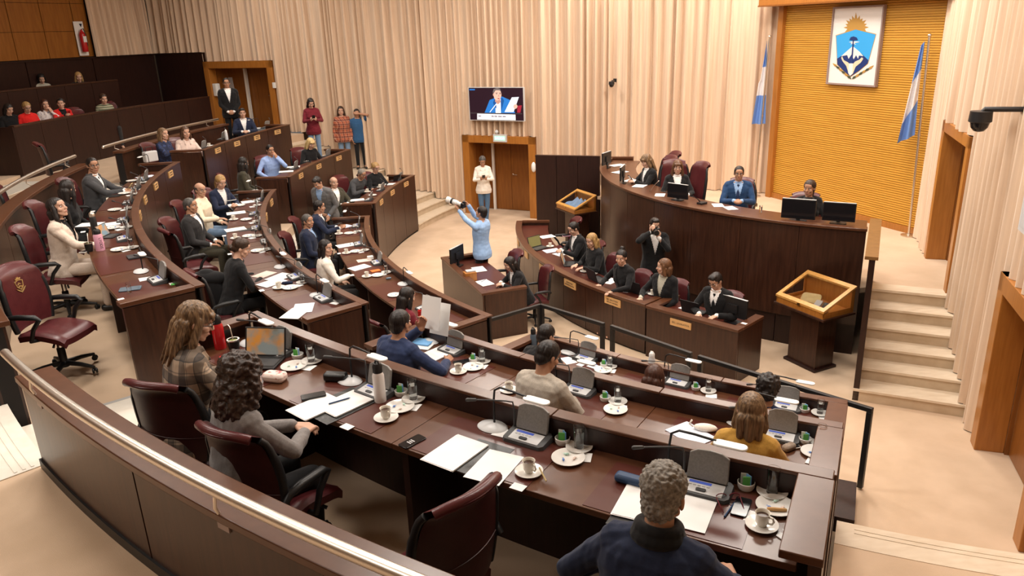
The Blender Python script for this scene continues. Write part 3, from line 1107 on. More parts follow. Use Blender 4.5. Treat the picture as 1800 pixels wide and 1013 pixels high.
class Fig:
    """one figure: pose in local coordinates (facing +Y, floor at z = 0)"""

    def __init__(s, sit=True, fem=False, lean=8, hz=None, fat=1.0, head=(0, 0, 0), side=0.0):
        s.sit, s.fem, s.fat = sit, fem, fat
        s.hz = hz if hz else (.555 if sit else .90)
        s.lean, s.side = R(lean), R(side)
        s.rings = TORSO_F if fem else TORSO_M
        # spine curve
        s.zs, s.ps = [-.2], []
        p = np.array([0, s.hz]); dz = .01
        s.tab = {}
        z, y, h = 0.0, 0.0, s.hz
        s.tab[0] = (y, h, 0.0)
        for i in range(1, 80):
            a = s.lean * min(1, .3 + .7 * (i * .01) / .28)
            y += math.sin(a) * .01
            h += math.cos(a) * .01
            s.tab[i] = (y, h, a)
        hy, hp, hr = head
        nb = s.sp(0, .0, .565)
        a = s.lean * .55
        s.nb = nb
        s.hc = nb + Vector((0, math.sin(a + R(hp) * .35) * .135 + .012, math.cos(a) * .135))
        s.HM = Matrix.Translation(s.hc) @ Matrix.Rotation(R(hy), 4, 'Z') @ Matrix.Rotation(-R(hp), 4, 'X') @ Matrix.Rotation(R(hr), 4, 'Y')

    def sp(s, x, y, z):
        """point of the upright torso -> bent torso"""
        if z <= 0:
            v = Vector((x, y, s.hz + z))
        else:
            k = min(78, z / .01)
            i = int(k)
            f = k - i
            a0, a1 = s.tab[i], s.tab[min(79, i + 1)]
            py, pz, a = (a0[j] * (1 - f) + a1[j] * f for j in range(3))
            v = Vector((x, py + y * math.cos(a), pz - y * math.sin(a)))
        if s.side:
            h = v.z - s.hz
            v = Vector((v.x + math.sin(s.side) * max(0, h), v.y, v.z))
        return v

    def torso(s, mb, inf=0.0, z0=-.13, z1=.58, hem=0.0):
        P = []
        rows = [r for r in s.rings if r[0] >= z0 - 1e-6 and r[0] <= z1 + 1e-6]
        for z, rx, ry, yo in rows:
            fx = s.fat if z < .45 else 1
            e = inf + (hem * max(0, (.1 - z) / .23))
            if z > .5:
                e = inf * max(.15, (.60 - z) / .10)
            row = []
            for j in range(24):
                t = 2 * PI * j / 24
                ct, s_t = math.cos(t), math.sin(t)
                k = 2.4
                q = (abs(ct) ** k + abs(s_t) ** k) ** (-1 / k)
                row.append(s.sp((rx * fx + e) * ct * q, yo + (ry * (fx if s_t > 0 else 1) + e) * s_t * q, z))
            P.append(row)
        k = len(mb.v)
        mb.grid(P, wrap=True)
        n = len(P)
        mb.f.append(tuple(k + j for j in range(23, -1, -1))); mb.m.append(0)
        mb.f.append(tuple(k + (n - 1) * 24 + j for j in range(24))); mb.m.append(0)
        if s.fem:
            for sx in (-1, 1):
                mb.ell(s.sp(sx * .072, .088, .345), (.062 + inf * .6, .052 + inf * .6, .06 + inf * .6))
        for sx in (-1, 1):      # shoulder yoke
            w = .135 if s.fem else .155
            mb.caps(s.sp(sx * .05, -.012, .535), s.sp(sx * w, -.01, .485), .042 + inf * .5, .055 + inf)

    def shoulder(s, sx):
        return s.sp(sx * (.158 if s.fem else .182), -.008, .468)

    def arm(s, sx, wrist, pole):
        S_ = s.shoulder(sx)
        T = Vector(wrist)
        a, b = (.265, .235) if s.fem else (.285, .25)
        d = T - S_
        L = min(d.length, a + b - .004)
        d.normalize()
        T = S_ + d * L
        x = (a * a - b * b + L * L) / (2 * L)
        h = math.sqrt(max(0, a * a - x * x))
        p = Vector(pole)
        p = p - d * p.dot(d)
        if p.length < 1e-4:
            p = Vector((sx, 0, -1)); p = p - d * p.dot(d)
        p.normalize()
        E = S_ + d * x + p * h
        return S_, E, T


def hand(mb, W, d, n, curl, sx, k=1.0, thumb=.6):
    d = Vector(d).normalized()
    n = Vector(n)
    n = (n - d * n.dot(d)).normalized()
    t = n.cross(d) * (-sx)
    W = Vector(W)
    for o_ in (-.024, -.008, .008, .024):
        mb.caps(W + t * o_ * .6 * k, W + (d * .088 + t * o_ * 1.15) * k, .0165 * k, .0125 * k, 8)
    ln = ((.030, .072), (.010, .080), (-.010, .074), (-.029, .058))
    for i, (o_, L) in enumerate(ln):
        p = W + (d * (.092 - .006 * abs(i - 1)) + t * o_) * k
        dd = d + t * (o_ * 2.2)
        ang = 0.0
        for j, (f, ra, rb) in enumerate(((.45, .0098, .0090), (.30, .0090, .0082), (.25, .0082, .0072))):
            ang += curl * (.55, 1.0, .7)[j] * (1 + .08 * i)
            dv = (dd.normalized() * math.cos(ang) + n * math.sin(ang)).normalized()
            q = p + dv * L * f * k
            mb.caps(p, q, ra * k, rb * k, 8)
            p = q
    p = W + (d * .022 + t * .026) * k
    q = p + (d * .62 + t * .7 + n * .25).normalized() * .040 * k
    mb.caps(p, q, .0145 * k, .0108 * k, 8)
    r_ = q + (d * .85 + t * (.25 - thumb * .5) + n * (.2 + .5 * curl)).normalized() * .034 * k
    mb.caps(q, r_, .0105 * k, .0085 * k, 8)


def head_geo(mb, HM, fem=False, fat=1.0):
    def e(c, r, mx=None):
        mb.ell((0, 0, 0), r, HM @ Matrix.Translation(c) @ (mx or Matrix()), 16, 11)

    def c(a, b, ra, rb):
        mb.caps(HM @ Vector(a), HM @ Vector(b), ra, rb, 10)
    j = .92 if fem else 1.0
    e((0, -.012, .032), (.074, .094, .084))
    e((0, .022, -.03), (.060 * j * fat, .066, .075))
    e((0, .045, -.058), (.044 * j * fat, .042, .050))
    e((0, .066, -.095), (.021 * j, .018, .017))
    e((0, .055, .045), (.058, .038, .042))
    c((-.034, .081, .022), (.034, .081, .022), .010, .010)
    c((0, .086, .014), (0, .106, -.026), .0085, .0125)
    c((-.009, .096, -.028), (.009, .096, -.028), .0095, .0095)
    for sx in (-1, 1):
        e((sx * .040 * fat, .058, -.026), (.026, .026, .024))
        c((sx * .045 * fat, .03, -.062), (sx * .016, .06, -.092), .018, .016)
        e((sx * .076, -.008, -.008), (.010, .020, .031), Matrix.Rotation(sx * .35, 4, 'Z'))
    c((-.017, .084, -.058), (.017, .084, -.058), .0085, .0085)
    c((-.013, .082, -.067), (.013, .082, -.067), .0085, .0085)


LINE = lambda y, f=.076, k=.93: f - k * (.085 - y)


def hair(style, mat_, root, HM, fem, voxel, shift=0.0):
    IV = np.array(HM.inverted())
    mb = MB()
    body_m = Matrix()

    def e(c, r, mx=None):
        mb.ell((0, 0, 0), r, HM @ Matrix.Translation(c) @ (mx or Matrix()), 16, 11)

    def c(a, b, ra, rb):
        mb.caps(HM @ Vector(a), HM @ Vector(b), ra, rb, 10)
    amp, frq, iso = .004, (85, 85, 9), False
    loc = lambda P: P @ IV[:3, :3].T + IV[:3, 3]
    face = lambda q: (q[:, 1] > .040) & (q[:, 2] < .070 - 6.0 * q[:, 0] ** 2) & (np.abs(q[:, 0]) < .072)
    if style in ('short', 'bald', 'quiff', 'grey_curl'):
        e((0, -.014, .036), (.083, .101, .090))
        e((0, -.05, -.02), (.070, .058, .07))
        if style == 'quiff':
            e((0, .035, .098), (.062, .058, .034)); c((-.03, .07, .092), (.03, .075, .098), .022, .02)
        if style == 'grey_curl':
            e((0, -.02, .055), (.088, .104, .088)); amp, frq, iso = .010, (75, 75, 75), True
        if style == 'bald':
            kill = lambda q: (q[:, 2] > .062 - .25 * (q[:, 1] + .05)) | (q[:, 2] < LINE(q[:, 1], .05, .8)) | (q[:, 1] > .02)
        else:
            kill = lambda q: (q[:, 2] < LINE(q[:, 1])) & ~((np.abs(q[:, 0]) > .055) & (q[:, 1] > -.0) & (q[:, 1] < .03) & (q[:, 2] > -.03))
    elif style in ('bob', 'long', 'layer', 'bangs', 'tied', 'pony', 'bun', 'topbun', 'braid', 'lowbun'):
        e((0, -.014, .038), (.087, .104, .094))
        kill = face
        if style in ('tied', 'pony', 'bun', 'topbun', 'lowbun'):
            e((0, -.05, -.01), (.074, .06, .07))
            kill = lambda q: (q[:, 2] < LINE(q[:, 1], .070, .86)) & (q[:, 1] > -.115) & ~((q[:, 1] < -.07) & (q[:, 2] > -.13))
            if style == 'pony':
                e((0, -.108, .04), (.03, .035, .03)); c((0, -.13, .03), (.01, -.15, -.10), .03, .026); c((.01, -.15, -.10), (.015, -.13, -.19), .026, .012)
            if style == 'bun':
                e((0, -.10, .05), (.046, .042, .046))
            if style == 'topbun':
                e((0, -.055, .135), (.040, .040, .036))
            if style == 'lowbun':
                e((0, -.115, -.03), (.044, .036, .04)); c((.05, .05, .04), (.072, .035, -.06), .012, .006)
            if style == 'tied':
                c((0, -.10, .0), (0, -.11, -.20), .042, .03)
        else:
            L = dict(bob=.15, long=.27, layer=.25, bangs=.25, braid=.12)[style]
            e((0, -.05, -.05), (.083, .062, .12))
            for sx in (-1, 1):
                c((sx * .070, .010, .03), (sx * .088, .004, -.10), .026, .030)
                c((sx * .088, .004, -.10), (sx * .085, -.01, -L), .030, .016)
                c((sx * .045, -.075, -.03), (sx * .055, -.075, -L), .045, .026)
            c((0, -.085, -.02), (0, -.09, -L - .01), .05, .028)
            if style in ('bangs', 'layer'):
                c((-.045, .078, .062), (.045, .078, .062), .018, .018); c((-.05, .075, .05), (.03, .09, .038), .012, .010)
                kill = lambda q: (q[:, 1] > .040) & (q[:, 2] < .030 - 4.0 * q[:, 0] ** 2) & (np.abs(q[:, 0]) < .070)
            if style == 'layer':
                for i in range(16):
                    a = PI * (.62 + .76 * i / 15) + (0 if i % 2 else .1)
                    x, y = math.sin(a), math.cos(a)
                    c((.085 * math.cos(a - PI / 2 * 0) * 0 + .088 * x * 1.0, -.02 + .085 * y, .0 - .02 * (i % 3)), (.112 * x, -.02 + .11 * y, -.17 - .05 * (i % 3)), .022, .006)
                amp = .007
            if style == 'braid':
                for i in range(9):
                    e((.075 - .004 * i + (.008 if i % 2 else -.008), .02 + .004 * i, -.09 - .028 * i), (.021 - .0008 * i, .019, .022))
    elif style == 'curly':
        e((0, -.03, .045), (.115, .118, .100)); e((0, -.065, -.06), (.118, .085, .11))
        for sx in (-1, 1):
            e((sx * .09, -.02, -.07), (.05, .055, .13)); e((sx * .06, -.08, -.14), (.06, .05, .10))
        e((0, -.09, -.15), (.085, .05, .09))
        kill = face
        amp, frq, iso = .017, (38, 38, 38), True
    elif style == 'curlyshort':
        e((0, -.02, .045), (.100, .112, .098)); e((0, -.06, -.02), (.086, .065, .085))
        kill = lambda q: (q[:, 2] < LINE(q[:, 1])) & (q[:, 1] > -.10)
        amp, frq, iso = .015, (42, 42, 42), True

    def post(me):
        def fn(P):
            q = loc(P)
            if iso:
                return np.array([amp * (noise.noise(Vector((v[0] * frq[0], v[1] * frq[1], v[2] * frq[2]))) + .35 * abs(noise.noise(Vector(v) * frq[0] * 2.1))) for v in q])
            return np.array([amp * noise.noise(Vector((math.atan2(v[0], v[1] + .03) * 11, v[2] * frq[2], (v[0] * v[0] + v[1] * v[1]) * 60))) for v in q])
        displace(me, fn)
        return cull(me, lambda P: kill(loc(P)))
    return remesh_part(mb, 'hair', mat_, root, voxel, 5 if style in ('bob', 'long', 'layer', 'bangs') else 2, post)


PEOPLE = {}


def person(key, px, py, floor, face, label, sit=True, fem=False, lean=8, head=(0, 0, 0), arms=None, top=('jacket', 'c_black', 'c_white', None), legs='c_charcoal',
           hstyle='short', hmat='hair_black', skin='skin_a', s=1.0, vox=.009, fat=1.0, glasses=False, shoes=True, group=None, hz=None, beard=None, side=0.0, legpose=None, full=False, collar=None):
    f = Fig(sit, fem, lean, hz, fat, head, side)
    hw = at(px, py, floor + s * f.hc.z)
    rz = R(face) - PI / 2
    rot = Matrix.Rotation(rz, 4, 'Z')
    off = rot @ Vector((f.hc.x * s, f.hc.y * s, 0))
    root = thing('person', label, 'person', (hw.x - off.x, hw.y - off.y, floor), rz, group)
    root.scale = (s,) * 3
    PEOPLE[key] = (root, f)
    # ---- arms
    A = {}
    std = dict(R=((.17, .36, .815), (.5, -.35, -.7), (-.3, 1, -.12), (0, 0, -1), .35), L=((-.17, .36, .815), (-.5, -.35, -.7), (.3, 1, -.12), (0, 0, -1), .35))
    if not sit:
        std = dict(R=((.225, .02, .80), (.4, -1, 0), (.0, .1, -1), (-1, 0, 0), .35), L=((-.225, .02, .80), (-.4, -1, 0), (0, .1, -1), (1, 0, 0), .35))
    std.update(arms or {})
    b = MB()
    f.torso(b)
    head_geo(b, f.HM, fem, 1 + (fat - 1) * .5)
    b.caps(f.sp(0, -.012, .53), f.HM @ Vector((0, -.022, -.045)), .052 if fem else .060, .048 if fem else .056)
    for sd, sx in (('R', 1), ('L', -1)):
        w, pole, hd, hn, curl = std[sd]
        S_, E_, T_ = f.arm(sx, w, pole)
        A[sd] = (S_, E_, T_)
        k = .9 if fem else 1.0
        b.caps(S_, E_, .050 * k, .038 * k); b.caps(E_, T_, .038 * k, .026 * k)
        hand(b, T_, hd, hn, curl, sx, .92 if fem else 1.0)
    # ---- legs
    Lg = []
    for sx in (-1, 1):
        if legpose:
            hp, kn, an, tv = legpose(sx)
        elif sit:
            hp, kn, an, tv = (sx * .088, .0, f.hz - .02), (sx * .115, .42, f.hz - .02), (sx * .11, .40, .10), (0, 1, 0)
        else:
            hp, kn, an, tv = (sx * .085, -.01, f.hz), (sx * .095, .015, .49), (sx * .10, -.02, .10), (sx * .2, 1, 0)
        hp, kn, an, tv = Vector(hp), Vector(kn), Vector(an), Vector(tv).normalized()
        Lg.append((hp, kn, an, tv))
        b.caps(hp, kn, .072, .050); b.caps(kn, an, .048, .034)
        b.caps(an, an + tv * .10 - Vector((0, 0, .055)), .034, .028)
    remesh_part(b, 'body', skin, root, vox, 3)
    # ---- trousers, shoes
    q = MB()
    for hp, kn, an, tv in Lg:
        q.caps(hp, kn, .088, .064); q.caps(kn, an - (an - kn).normalized() * .01, .062, .052)
    q.ell((0, -.02, f.hz - .03), (.168, .125, .12))
    if not sit:
        q.ell((0, -.02, f.hz + .06), (.158, .118, .10))
    remesh_part(q, 'trousers', legs, root, .012, 4)
    if full or not sit:
        q = MB()
        for hp, kn, an, tv in Lg:
            a_ = Vector((an.x, an.y, .042)) if an.z < .2 else an
            q.caps(a_ - tv * .05, a_ + tv * .16 - Vector((0, 0, .008)), .042, .034)
        remesh_part(q, 'shoes', 'black_leather', root, .01, 3)
    # ---- garment for the upper body
    kind, cm = top[0], top[1]
    inner = top[2] if len(top) > 2 else None
    tie = top[3] if len(top) > 3 else None
    inf = dict(jacket=.026, sweater=.020, blouse=.018, shirt=.016, tee=.015)[kind]
    zlo = -.13
    g = MB()
    f.torso(g, inf, zlo, .56 if kind != 'turtle' else .58, hem=.02)
    short = kind == 'tee'
    for sd in 'RL':
        S_, E_, T_ = A[sd]
        k = .9 if fem else 1.0
        r1, r2, r3 = (.064 * k, .052 * k, .043 * k) if kind in ('jacket', 'sweater') else (.059 * k, .048 * k, .038 * k)
        if short:
            g.caps(S_, S_ + (E_ - S_) * .72, .066, .058)
        else:
            g.caps(S_, E_, r1, r2); g.caps(E_, T_ - (T_ - E_).normalized() * (.03 if kind == 'jacket' else .018), r2, r3)
    vz = .24 if kind == 'jacket' else .40
    openv = inner is not None
    tf = f.tab[30]
    Ri = np.array([[1, 0, 0], [0, math.cos(tf[2]), -math.sin(tf[2])], [0, math.sin(tf[2]), math.cos(tf[2])]])

    def local(P):
        q_ = P - np.array([0, tf[0], tf[1]])
        return q_ @ Ri.T + np.array([0, 0, .30])
    if kind == 'jacket':
        for i in range(10):     # collar round the neck and the two lapel rolls
            a0, a1 = PI * (1.02 + .96 * i / 10), PI * (1.02 + .96 * (i + 1) / 10)
            g.caps(f.sp(.078 * math.cos(a0), -.012 + .072 * math.sin(a0), .555), f.sp(.078 * math.cos(a1), -.012 + .072 * math.sin(a1), .555), .016, .016, 8)
        for sx in (-1, 1):
            g.caps(f.sp(sx * .078, .0, .555), f.sp(sx * .085, .105, .44), .014, .018, 8)
            g.caps(f.sp(sx * .085, .105, .44), f.sp(sx * .012, .142, vz), .018, .008, 8)
    elif kind in ('blouse', 'shirt') :
        for i in range(12):
            a0, a1 = PI * (.72 + 1.56 * i / 12), PI * (.72 + 1.56 * (i + 1) / 12)
            g.caps(f.sp(.070 * math.cos(a0), .0 + .066 * math.sin(a0), .56), f.sp(.070 * math.cos(a1), .0 + .066 * math.sin(a1), .56), .012, .012, 8)
        for sx in (-1, 1):
            g.caps(f.sp(sx * .058, .052, .555), f.sp(sx * .055, .105, .49), .012, .009, 8)
    elif kind == 'sweater':
        g.tube([f.sp(.068 * math.cos(2 * PI * i / 16), .0 + .064 * math.sin(2 * PI * i / 16), .56) for i in range(16)], .012, 8, closed=True)

    def post(me):
        P = np.empty(len(me.vertices) * 3); me.vertices.foreach_get('co', P)

        def wr(co):
            return np.array([.0045 * noise.noise(Vector((v[0] * 14, v[1] * 14, v[2] * 22))) + .003 * noise.noise(Vector((v[0] * 34, v[1] * 30, v[2] * 12 + 5))) for v in co])
        displace(me, wr)
        if openv:
            def kill(P):
                l = local(P)
                w_ = .080 * (l[:, 2] - vz) / (.56 - vz)
                return (l[:, 1] > .015) & (l[:, 2] > vz) & (np.abs(l[:, 0]) < w_) & (l[:, 2] < .66)
            cull(me, kill)
    nm = dict(jacket='jacket', sweater='sweater', blouse='blouse', shirt='shirt', tee='t_shirt')[kind]
    remesh_part(g, nm, cm, root, vox * 1.05, 3, post)
    if openv:
        g = MB()
        f.torso(g, .010, .04, .56)
        if inner.startswith('skin') is False:
            g.tube([f.sp(.060 * math.cos(2 * PI * i / 16), .004 + .058 * math.sin(2 * PI * i / 16), .568) for i in range(16)], .011, 8, closed=True)
            remesh_part(g, 'shirt_front', inner, root, vox * 1.05, 3)
            if kind == 'jacket':
                for sd in 'RL':
                    S_, E_, T_ = A[sd]
                    d_ = (T_ - E_).normalized()
                    MB().caps(T_ - d_ * .03, T_ + d_ * .004, .036, .034, 12).build('cuff', inner, root, 60)
        if tie:
            P = []
            for z, w_ in ((.535, .014), (.515, .020), (.50, .014), (.40, .024), (.30, .032), (.22, .036)):
                yf = {.535: .075, .515: .083, .50: .086, .40: .132, .30: .142, .22: .128}[z]
                P.append([f.sp(-w_, yf, z), f.sp(0, yf + .008, z), f.sp(w_, yf, z), f.sp(w_ * .5, yf - .012, z), f.sp(-w_ * .5, yf - .012, z)])
            MB().grid(P, wrap=True).build('tie', tie, root, 60)
    if collar:
        q = MB()
        for zz, rr, tr in ((.555, .082, .030), (.59, .074, .026)):
            q.tube([f.sp(rr * math.cos(2 * PI * i / 18), -.012 + rr * .95 * math.sin(2 * PI * i / 18), zz) for i in range(18)], tr, 8, closed=True)
        remesh_part(q, 'collar', collar, root, vox, 3)
    # ---- face
    q = MB()
    for sx in (-1, 1):
        c_ = f.HM @ Vector((sx * .031, .0765, .004))
        q.ell(c_, (.0115, .0115, .0085), f.HM.to_3x3().to_4x4(), 10, 7)
        q.ell(f.HM @ Vector((sx * .031, .0845, .004)), (.0058, .0045, .0062), f.HM.to_3x3().to_4x4(), 8, 6, 1)
    q.build('eyes', ['eye_white', 'eye_dark'], root, 180)
    q = MB()
    for sx in (-1, 1):
        pts = [f.HM @ Vector((sx * x, y, z)) for x, y, z in ((.014, .094, .021), (.030, .090, .027), (.046, .079, .022))]
        q.tube(pts, [.0035, .0042, .002] if not fem else [.0024, .003, .0015], 6)
    q.build('eyebrows', hmat if hmat not in ('hair_yellow', 'hair_blond') else 'hair_brown', root, 180)
    q = MB().tube([f.HM @ Vector((x, y, z)) for x, y, z in ((-.022, .083, -.062), (-.008, .0925, -.060), (.008, .0925, -.060), (.022, .083, -.062))], [.002, .0052, .0052, .002], 8)
    q.build('lips', 'lip', root, 180)
    if beard:
        mb = MB()
        mb.ell((0, 0, 0), (.060, .060, .062), f.HM @ Matrix.Translation((0, .030, -.062)))
        IV = np.array(f.HM.inverted())
        remesh_part(mb, 'beard', beard, root, vox, 2, lambda me: cull(me, lambda P: (lambda q_: (q_[:, 2] > -.035 - .25 * q_[:, 1]) | (q_[:, 1] < -.01))(P @ IV[:3, :3].T + IV[:3, 3])))
    if glasses:
        mb = MB()
        for sx in (-1, 1):
            mb.tube([f.HM @ Vector((sx * .031 + .024 * math.cos(2 * PI * i / 14), .1005 - .01 * abs(math.cos(2 * PI * i / 14)), .003 + .019 * math.sin(2 * PI * i / 14))) for i in range(14)], .0022, 6, closed=True)
            mb.tube([f.HM @ Vector((sx * .055, .090, .006)), f.HM @ Vector((sx * .080, .05, .006)), f.HM @ Vector((sx * .083, -.005, .006))], .0022, 6)
        mb.tube([f.HM @ Vector((-.008, .101, .006)), f.HM @ Vector((.008, .101, .006))], .0022, 6)
        mb.build('glasses', 'black_plastic', root, 180)
    if hstyle:
        hair(hstyle, hmat, root, f.HM, fem, vox * .85)
    return root


def on_local(key, v):
    """a point of a figure's local space in the world"""
    root, f = PEOPLE[key]
    return Matrix.Translation(root.location) @ Matrix.Rotation(root.rotation_euler.z, 4, 'Z') @ Matrix.Scale(root.scale[0], 4) @ Vector(v)


def toO(px, py, z):
    p = at(px, py, z)
    return math.degrees(math.atan2(OY - p.y, OX - p.x))

# ------------------------------------------------------------------ the people in the picture
def mir(a):
    f_ = lambda v: (-v[0], v[1], v[2])
    return (f_(a[0]), f_(a[1]), f_(a[2]), f_(a[3]), a[4])


DOWN = (0, 0, -1)
R_DESK = ((.15, .36, .815), (.6, -.3, -.6), (-.35, 1, -.12), DOWN, .3)
R_CLASP = ((.075, .37, .825), (.8, -.3, -.5), (-.72, .62, .05), (-.45, -.35, -.8), .95)
R_LAP = ((.12, .27, .67), (.6, -.5, -.5), (-.4, 1, -.15), DOWN, .4)
R_PHONE = ((.075, .30, .95), (.7, -.3, -.6), (-.35, .75, .45), (-.75, -.2, .45), .9)
R_CHIN = ((.07, .185, 1.075), (.7, .3, -.8), (-.25, -.02, 1), (-.3, -.9, 0), 1.0)
R_WRITE = ((.09, .37, .82), (.7, -.3, -.6), (-.55, .8, -.15), (-.5, 0, -.8), .9)
R_TYPE = ((.10, .37, .83), (.7, -.3, -.6), (-.12, 1, -.1), DOWN, .5)
R_EDGE = ((.20, .30, .81), (.8, -.4, -.4), (-.8, .55, -.08), DOWN, .35)
S_CLASP = ((.07, .17, .93), (.8, -.6, 0), (-.75, .2, -.35), (-.3, -.9, 0), .6)
S_PHONE = ((.07, .27, 1.17), (.7, -.3, -.7), (-.35, .7, .5), (-.75, -.2, .45), .9)
S_POCKET = ((.20, .04, .86), (.5, -1, 0), (-.3, .15, -1), (-1, 0, 0), .5)
both = lambda a: dict(R=a, L=mir(a))


def toCam(px, py, z):
    p = at(px, py, z)
    return math.degrees(math.atan2(-p.y, -p.x))


def row(key, px, py, floor, label, turn=0.0, **k):
    person(key, px, py, floor, toO(px, py, floor + 1.25) + turn, label, **k)


fA, fB, fC = ROWS['A'][2], ROWS['B'][2], ROWS['C'][2]
J = lambda c='c_black', sh='c_white', tie=None: ('jacket', c, sh, tie)
# near right block ------------------------------------------------------
row('plaid', 343, 566, fC, 'woman in a beige and black plaid jacket with layered blonde-brown hair', turn=-8, fem=True, lean=16, head=(-12, 22, 0), vox=.006,
    arms=dict(R=((.07, .40, .83), (.8, -.2, -.6), (-.4, .9, .1), (-.4, -.3, -.8), .8), L=mir(R_DESK)), top=('blouse', 'c_plaid'), hstyle='layer', hmat='hair_mixed', skin='skin_c', legs='c_black', glasses=True, full=True, s=1.07, fat=1.08)
row('greysweater', 428, 662, fC, 'woman in a grey sweater with long curly dark hair, hands resting on the desk', turn=-4, fem=True, lean=14, head=(12, 16, 0), vox=.006,
    arms=dict(R=((.10, .42, .815), (.9, -.2, -.5), (-.5, .9, -.1), DOWN, .45), L=((-.02, .43, .815), (-.8, -.3, -.6), (.75, .65, -.1), DOWN, .5)), top=('sweater', 'c_greyKnit'), hstyle='curly', hmat='hair_curl', skin='skin_c', legs='c_black', full=True, s=1.01)
row('navyman', 1166, 872, fC, 'man in a navy jacket with curly grey hair, nearest the camera', turn=0, lean=12, head=(0, 14, 0), vox=.006, fat=1.1,
    arms=dict(R=((.24, .33, .80), (.9, -.3, -.4), (-.55, .8, -.1), DOWN, .4), L=mir(((.22, .28, .79), (.8, -.4, -.4), (-.5, .8, -.1), DOWN, .4))), top=('jacket', 'c_navy'), hstyle='grey_curl', hmat='hair_grey', skin='skin_b', legs='c_navy2', full=True, s=1.02, collar='c_black')
row('bluejacket', 704, 568, fB, 'man in a blue jacket reading a sheet of paper he holds up', turn=4, lean=10, head=(4, 4, 0), vox=.0075, fat=1.05,
    arms=dict(L=((-.02, .36, 1.10), (-.8, -.2, -.6), (.15, .3, 1), (.6, -.7, 0), .8), R=((.24, .40, .83), (.9, -.2, -.4), (-.25, 1, .05), (-.6, 0, -.6), .9)), top=('jacket', 'c_navy2'), hstyle='short', hmat='hair_black', skin='skin_b', legs='c_navy2')
row('taupejacket', 963, 626, fB, 'man in a light taupe jacket with his head bowed', turn=-4, lean=16, head=(-16, 26, 0), vox=.0075, arms=both(R_CLASP), top=('jacket', 'c_taupe'), hstyle='short', hmat='hair_black', skin='skin_b')
row('mustard', 1320, 722, fB, 'woman in a mustard sweater with straight blonde-brown hair', turn=0, fem=True, lean=8, head=(10, 8, 0), vox=.0075, arms=both(R_CLASP), top=('sweater', 'c_mustard'), hstyle='bob', hmat='hair_mixed', skin='skin_c', glasses=True)
row('darkman', 960, 590, fA, 'dark-haired man in black in the lowest near row, beside a steel bottle', turn=-2, lean=14, head=(-4, 20, 0), arms=both(R_CLASP), top=('jacket', 'c_black'), hstyle='short', hmat='hair_black', skin='skin_b')
row('redhead', 1150, 664, fA, 'person with straight reddish hair in the lowest near row', fem=True, lean=14, head=(0, 16, 0), arms=both(R_CLASP), top=('sweater', 'c_black'), hstyle='bob', hmat='hair_auburn', skin='skin_c', s=.97)
row('curlyman', 1350, 684, fA, 'person with curly black hair in blue, lowest near row beside the railing', lean=14, head=(0, 16, 0), arms=both(R_CLASP), top=('sweater', 'c_navy2'), hstyle='curlyshort', hmat='hair_black', skin='skin_b', s=1.0)
# middle block --------------------------------------------------------------
row('whiteblazer', 101, 366, fC, 'woman in a cream blazer with long black hair, chin raised', turn=-14, fem=True, lean=6, head=(-22, -16, 0), vox=.0075,
    arms=dict(R=((.10, .43, .80), (.8, -.3, -.5), (-.1, 1, -.1), (-.6, 0, -.8), .5), L=mir(R_LAP)), top=('jacket', 'c_beige', 'c_black'), hstyle='long', hmat='hair_black', skin='skin_c', legs='c_beige', full=True)
row('blackhair', 119, 332, fC, 'person in black with long dark hair between the cream blazer and the man in glasses', turn=-10, fem=True, lean=8, head=(60, 6, 0), arms=both(R_LAP), top=('sweater', 'c_black'), hstyle='long', hmat='hair_black', skin='skin_c', s=.97)
row('glassesman', 163, 291, fC, 'man in a dark grey suit and glasses looking towards the camera', turn=-6, lean=8, head=(-48, 2, 0), vox=.0075, fat=1.08,
    arms=dict(R=((.05, .47, .83), (.8, -.3, -.5), (-.3, 1, .1), (-.6, 0, -.8), .8), L=((-.06, .46, .83), (-.8, -.3, -.5), (.35, 1, .1), (.5, 0, -.8), .8)), top=J('c_greyDark', 'c_white', 'c_black'), hstyle='short', hmat='hair_black', skin='skin_b', glasses=True)
row('creamsweater', 352, 334, fB, 'balding man in a cream sweater beside the blonde woman', turn=-10, lean=4, head=(-30, 2, 0), arms=dict(R=((.20, .34, .80), (.8, -.4, -.5), (-.2, 1, -.1), DOWN, .4), L=mir(R_LAP)), top=('sweater', 'c_cream'), hstyle='bald', hmat='hair_saltdark', skin='skin_a', legs='c_jeans', glasses=True, fat=1.1, full=True)
row('greycardigan', 335, 362, fB, 'man in a charcoal jacket sitting in front of the cream sweater man', turn=-16, lean=2, head=(-8, 0, 0), arms=both(R_LAP), top=('jacket', 'c_charcoal', 'c_white'), hstyle='short', hmat='hair_saltdark', skin='skin_b', legs='c_olive', full=True, fat=1.05)
row('blondenavy', 388, 320, fB, 'blonde woman with a ponytail in a navy jacket, looking down at her phone', turn=-38, fem=True, lean=14, head=(-12, 20, 0), arms=dict(R=((.06, .38, .84), (.8, -.2, -.6), (-.2, 1, .2), (-.7, 0, -.6), .8), L=mir(R_CLASP)), top=J('c_navy', 'c_white'), hstyle='pony', hmat='hair_blond', skin='skin_c')
row('bunblack', 424, 436, fB, 'woman in black with dark hair pinned up, working on papers', turn=6, fem=True, lean=20, head=(-20, 24, 0), vox=.0075, arms=dict(R=R_WRITE, L=mir(R_DESK)), top=('sweater', 'c_black'), hstyle='lowbun', hmat='hair_brown', skin='skin_c', legs='c_black', full=True)
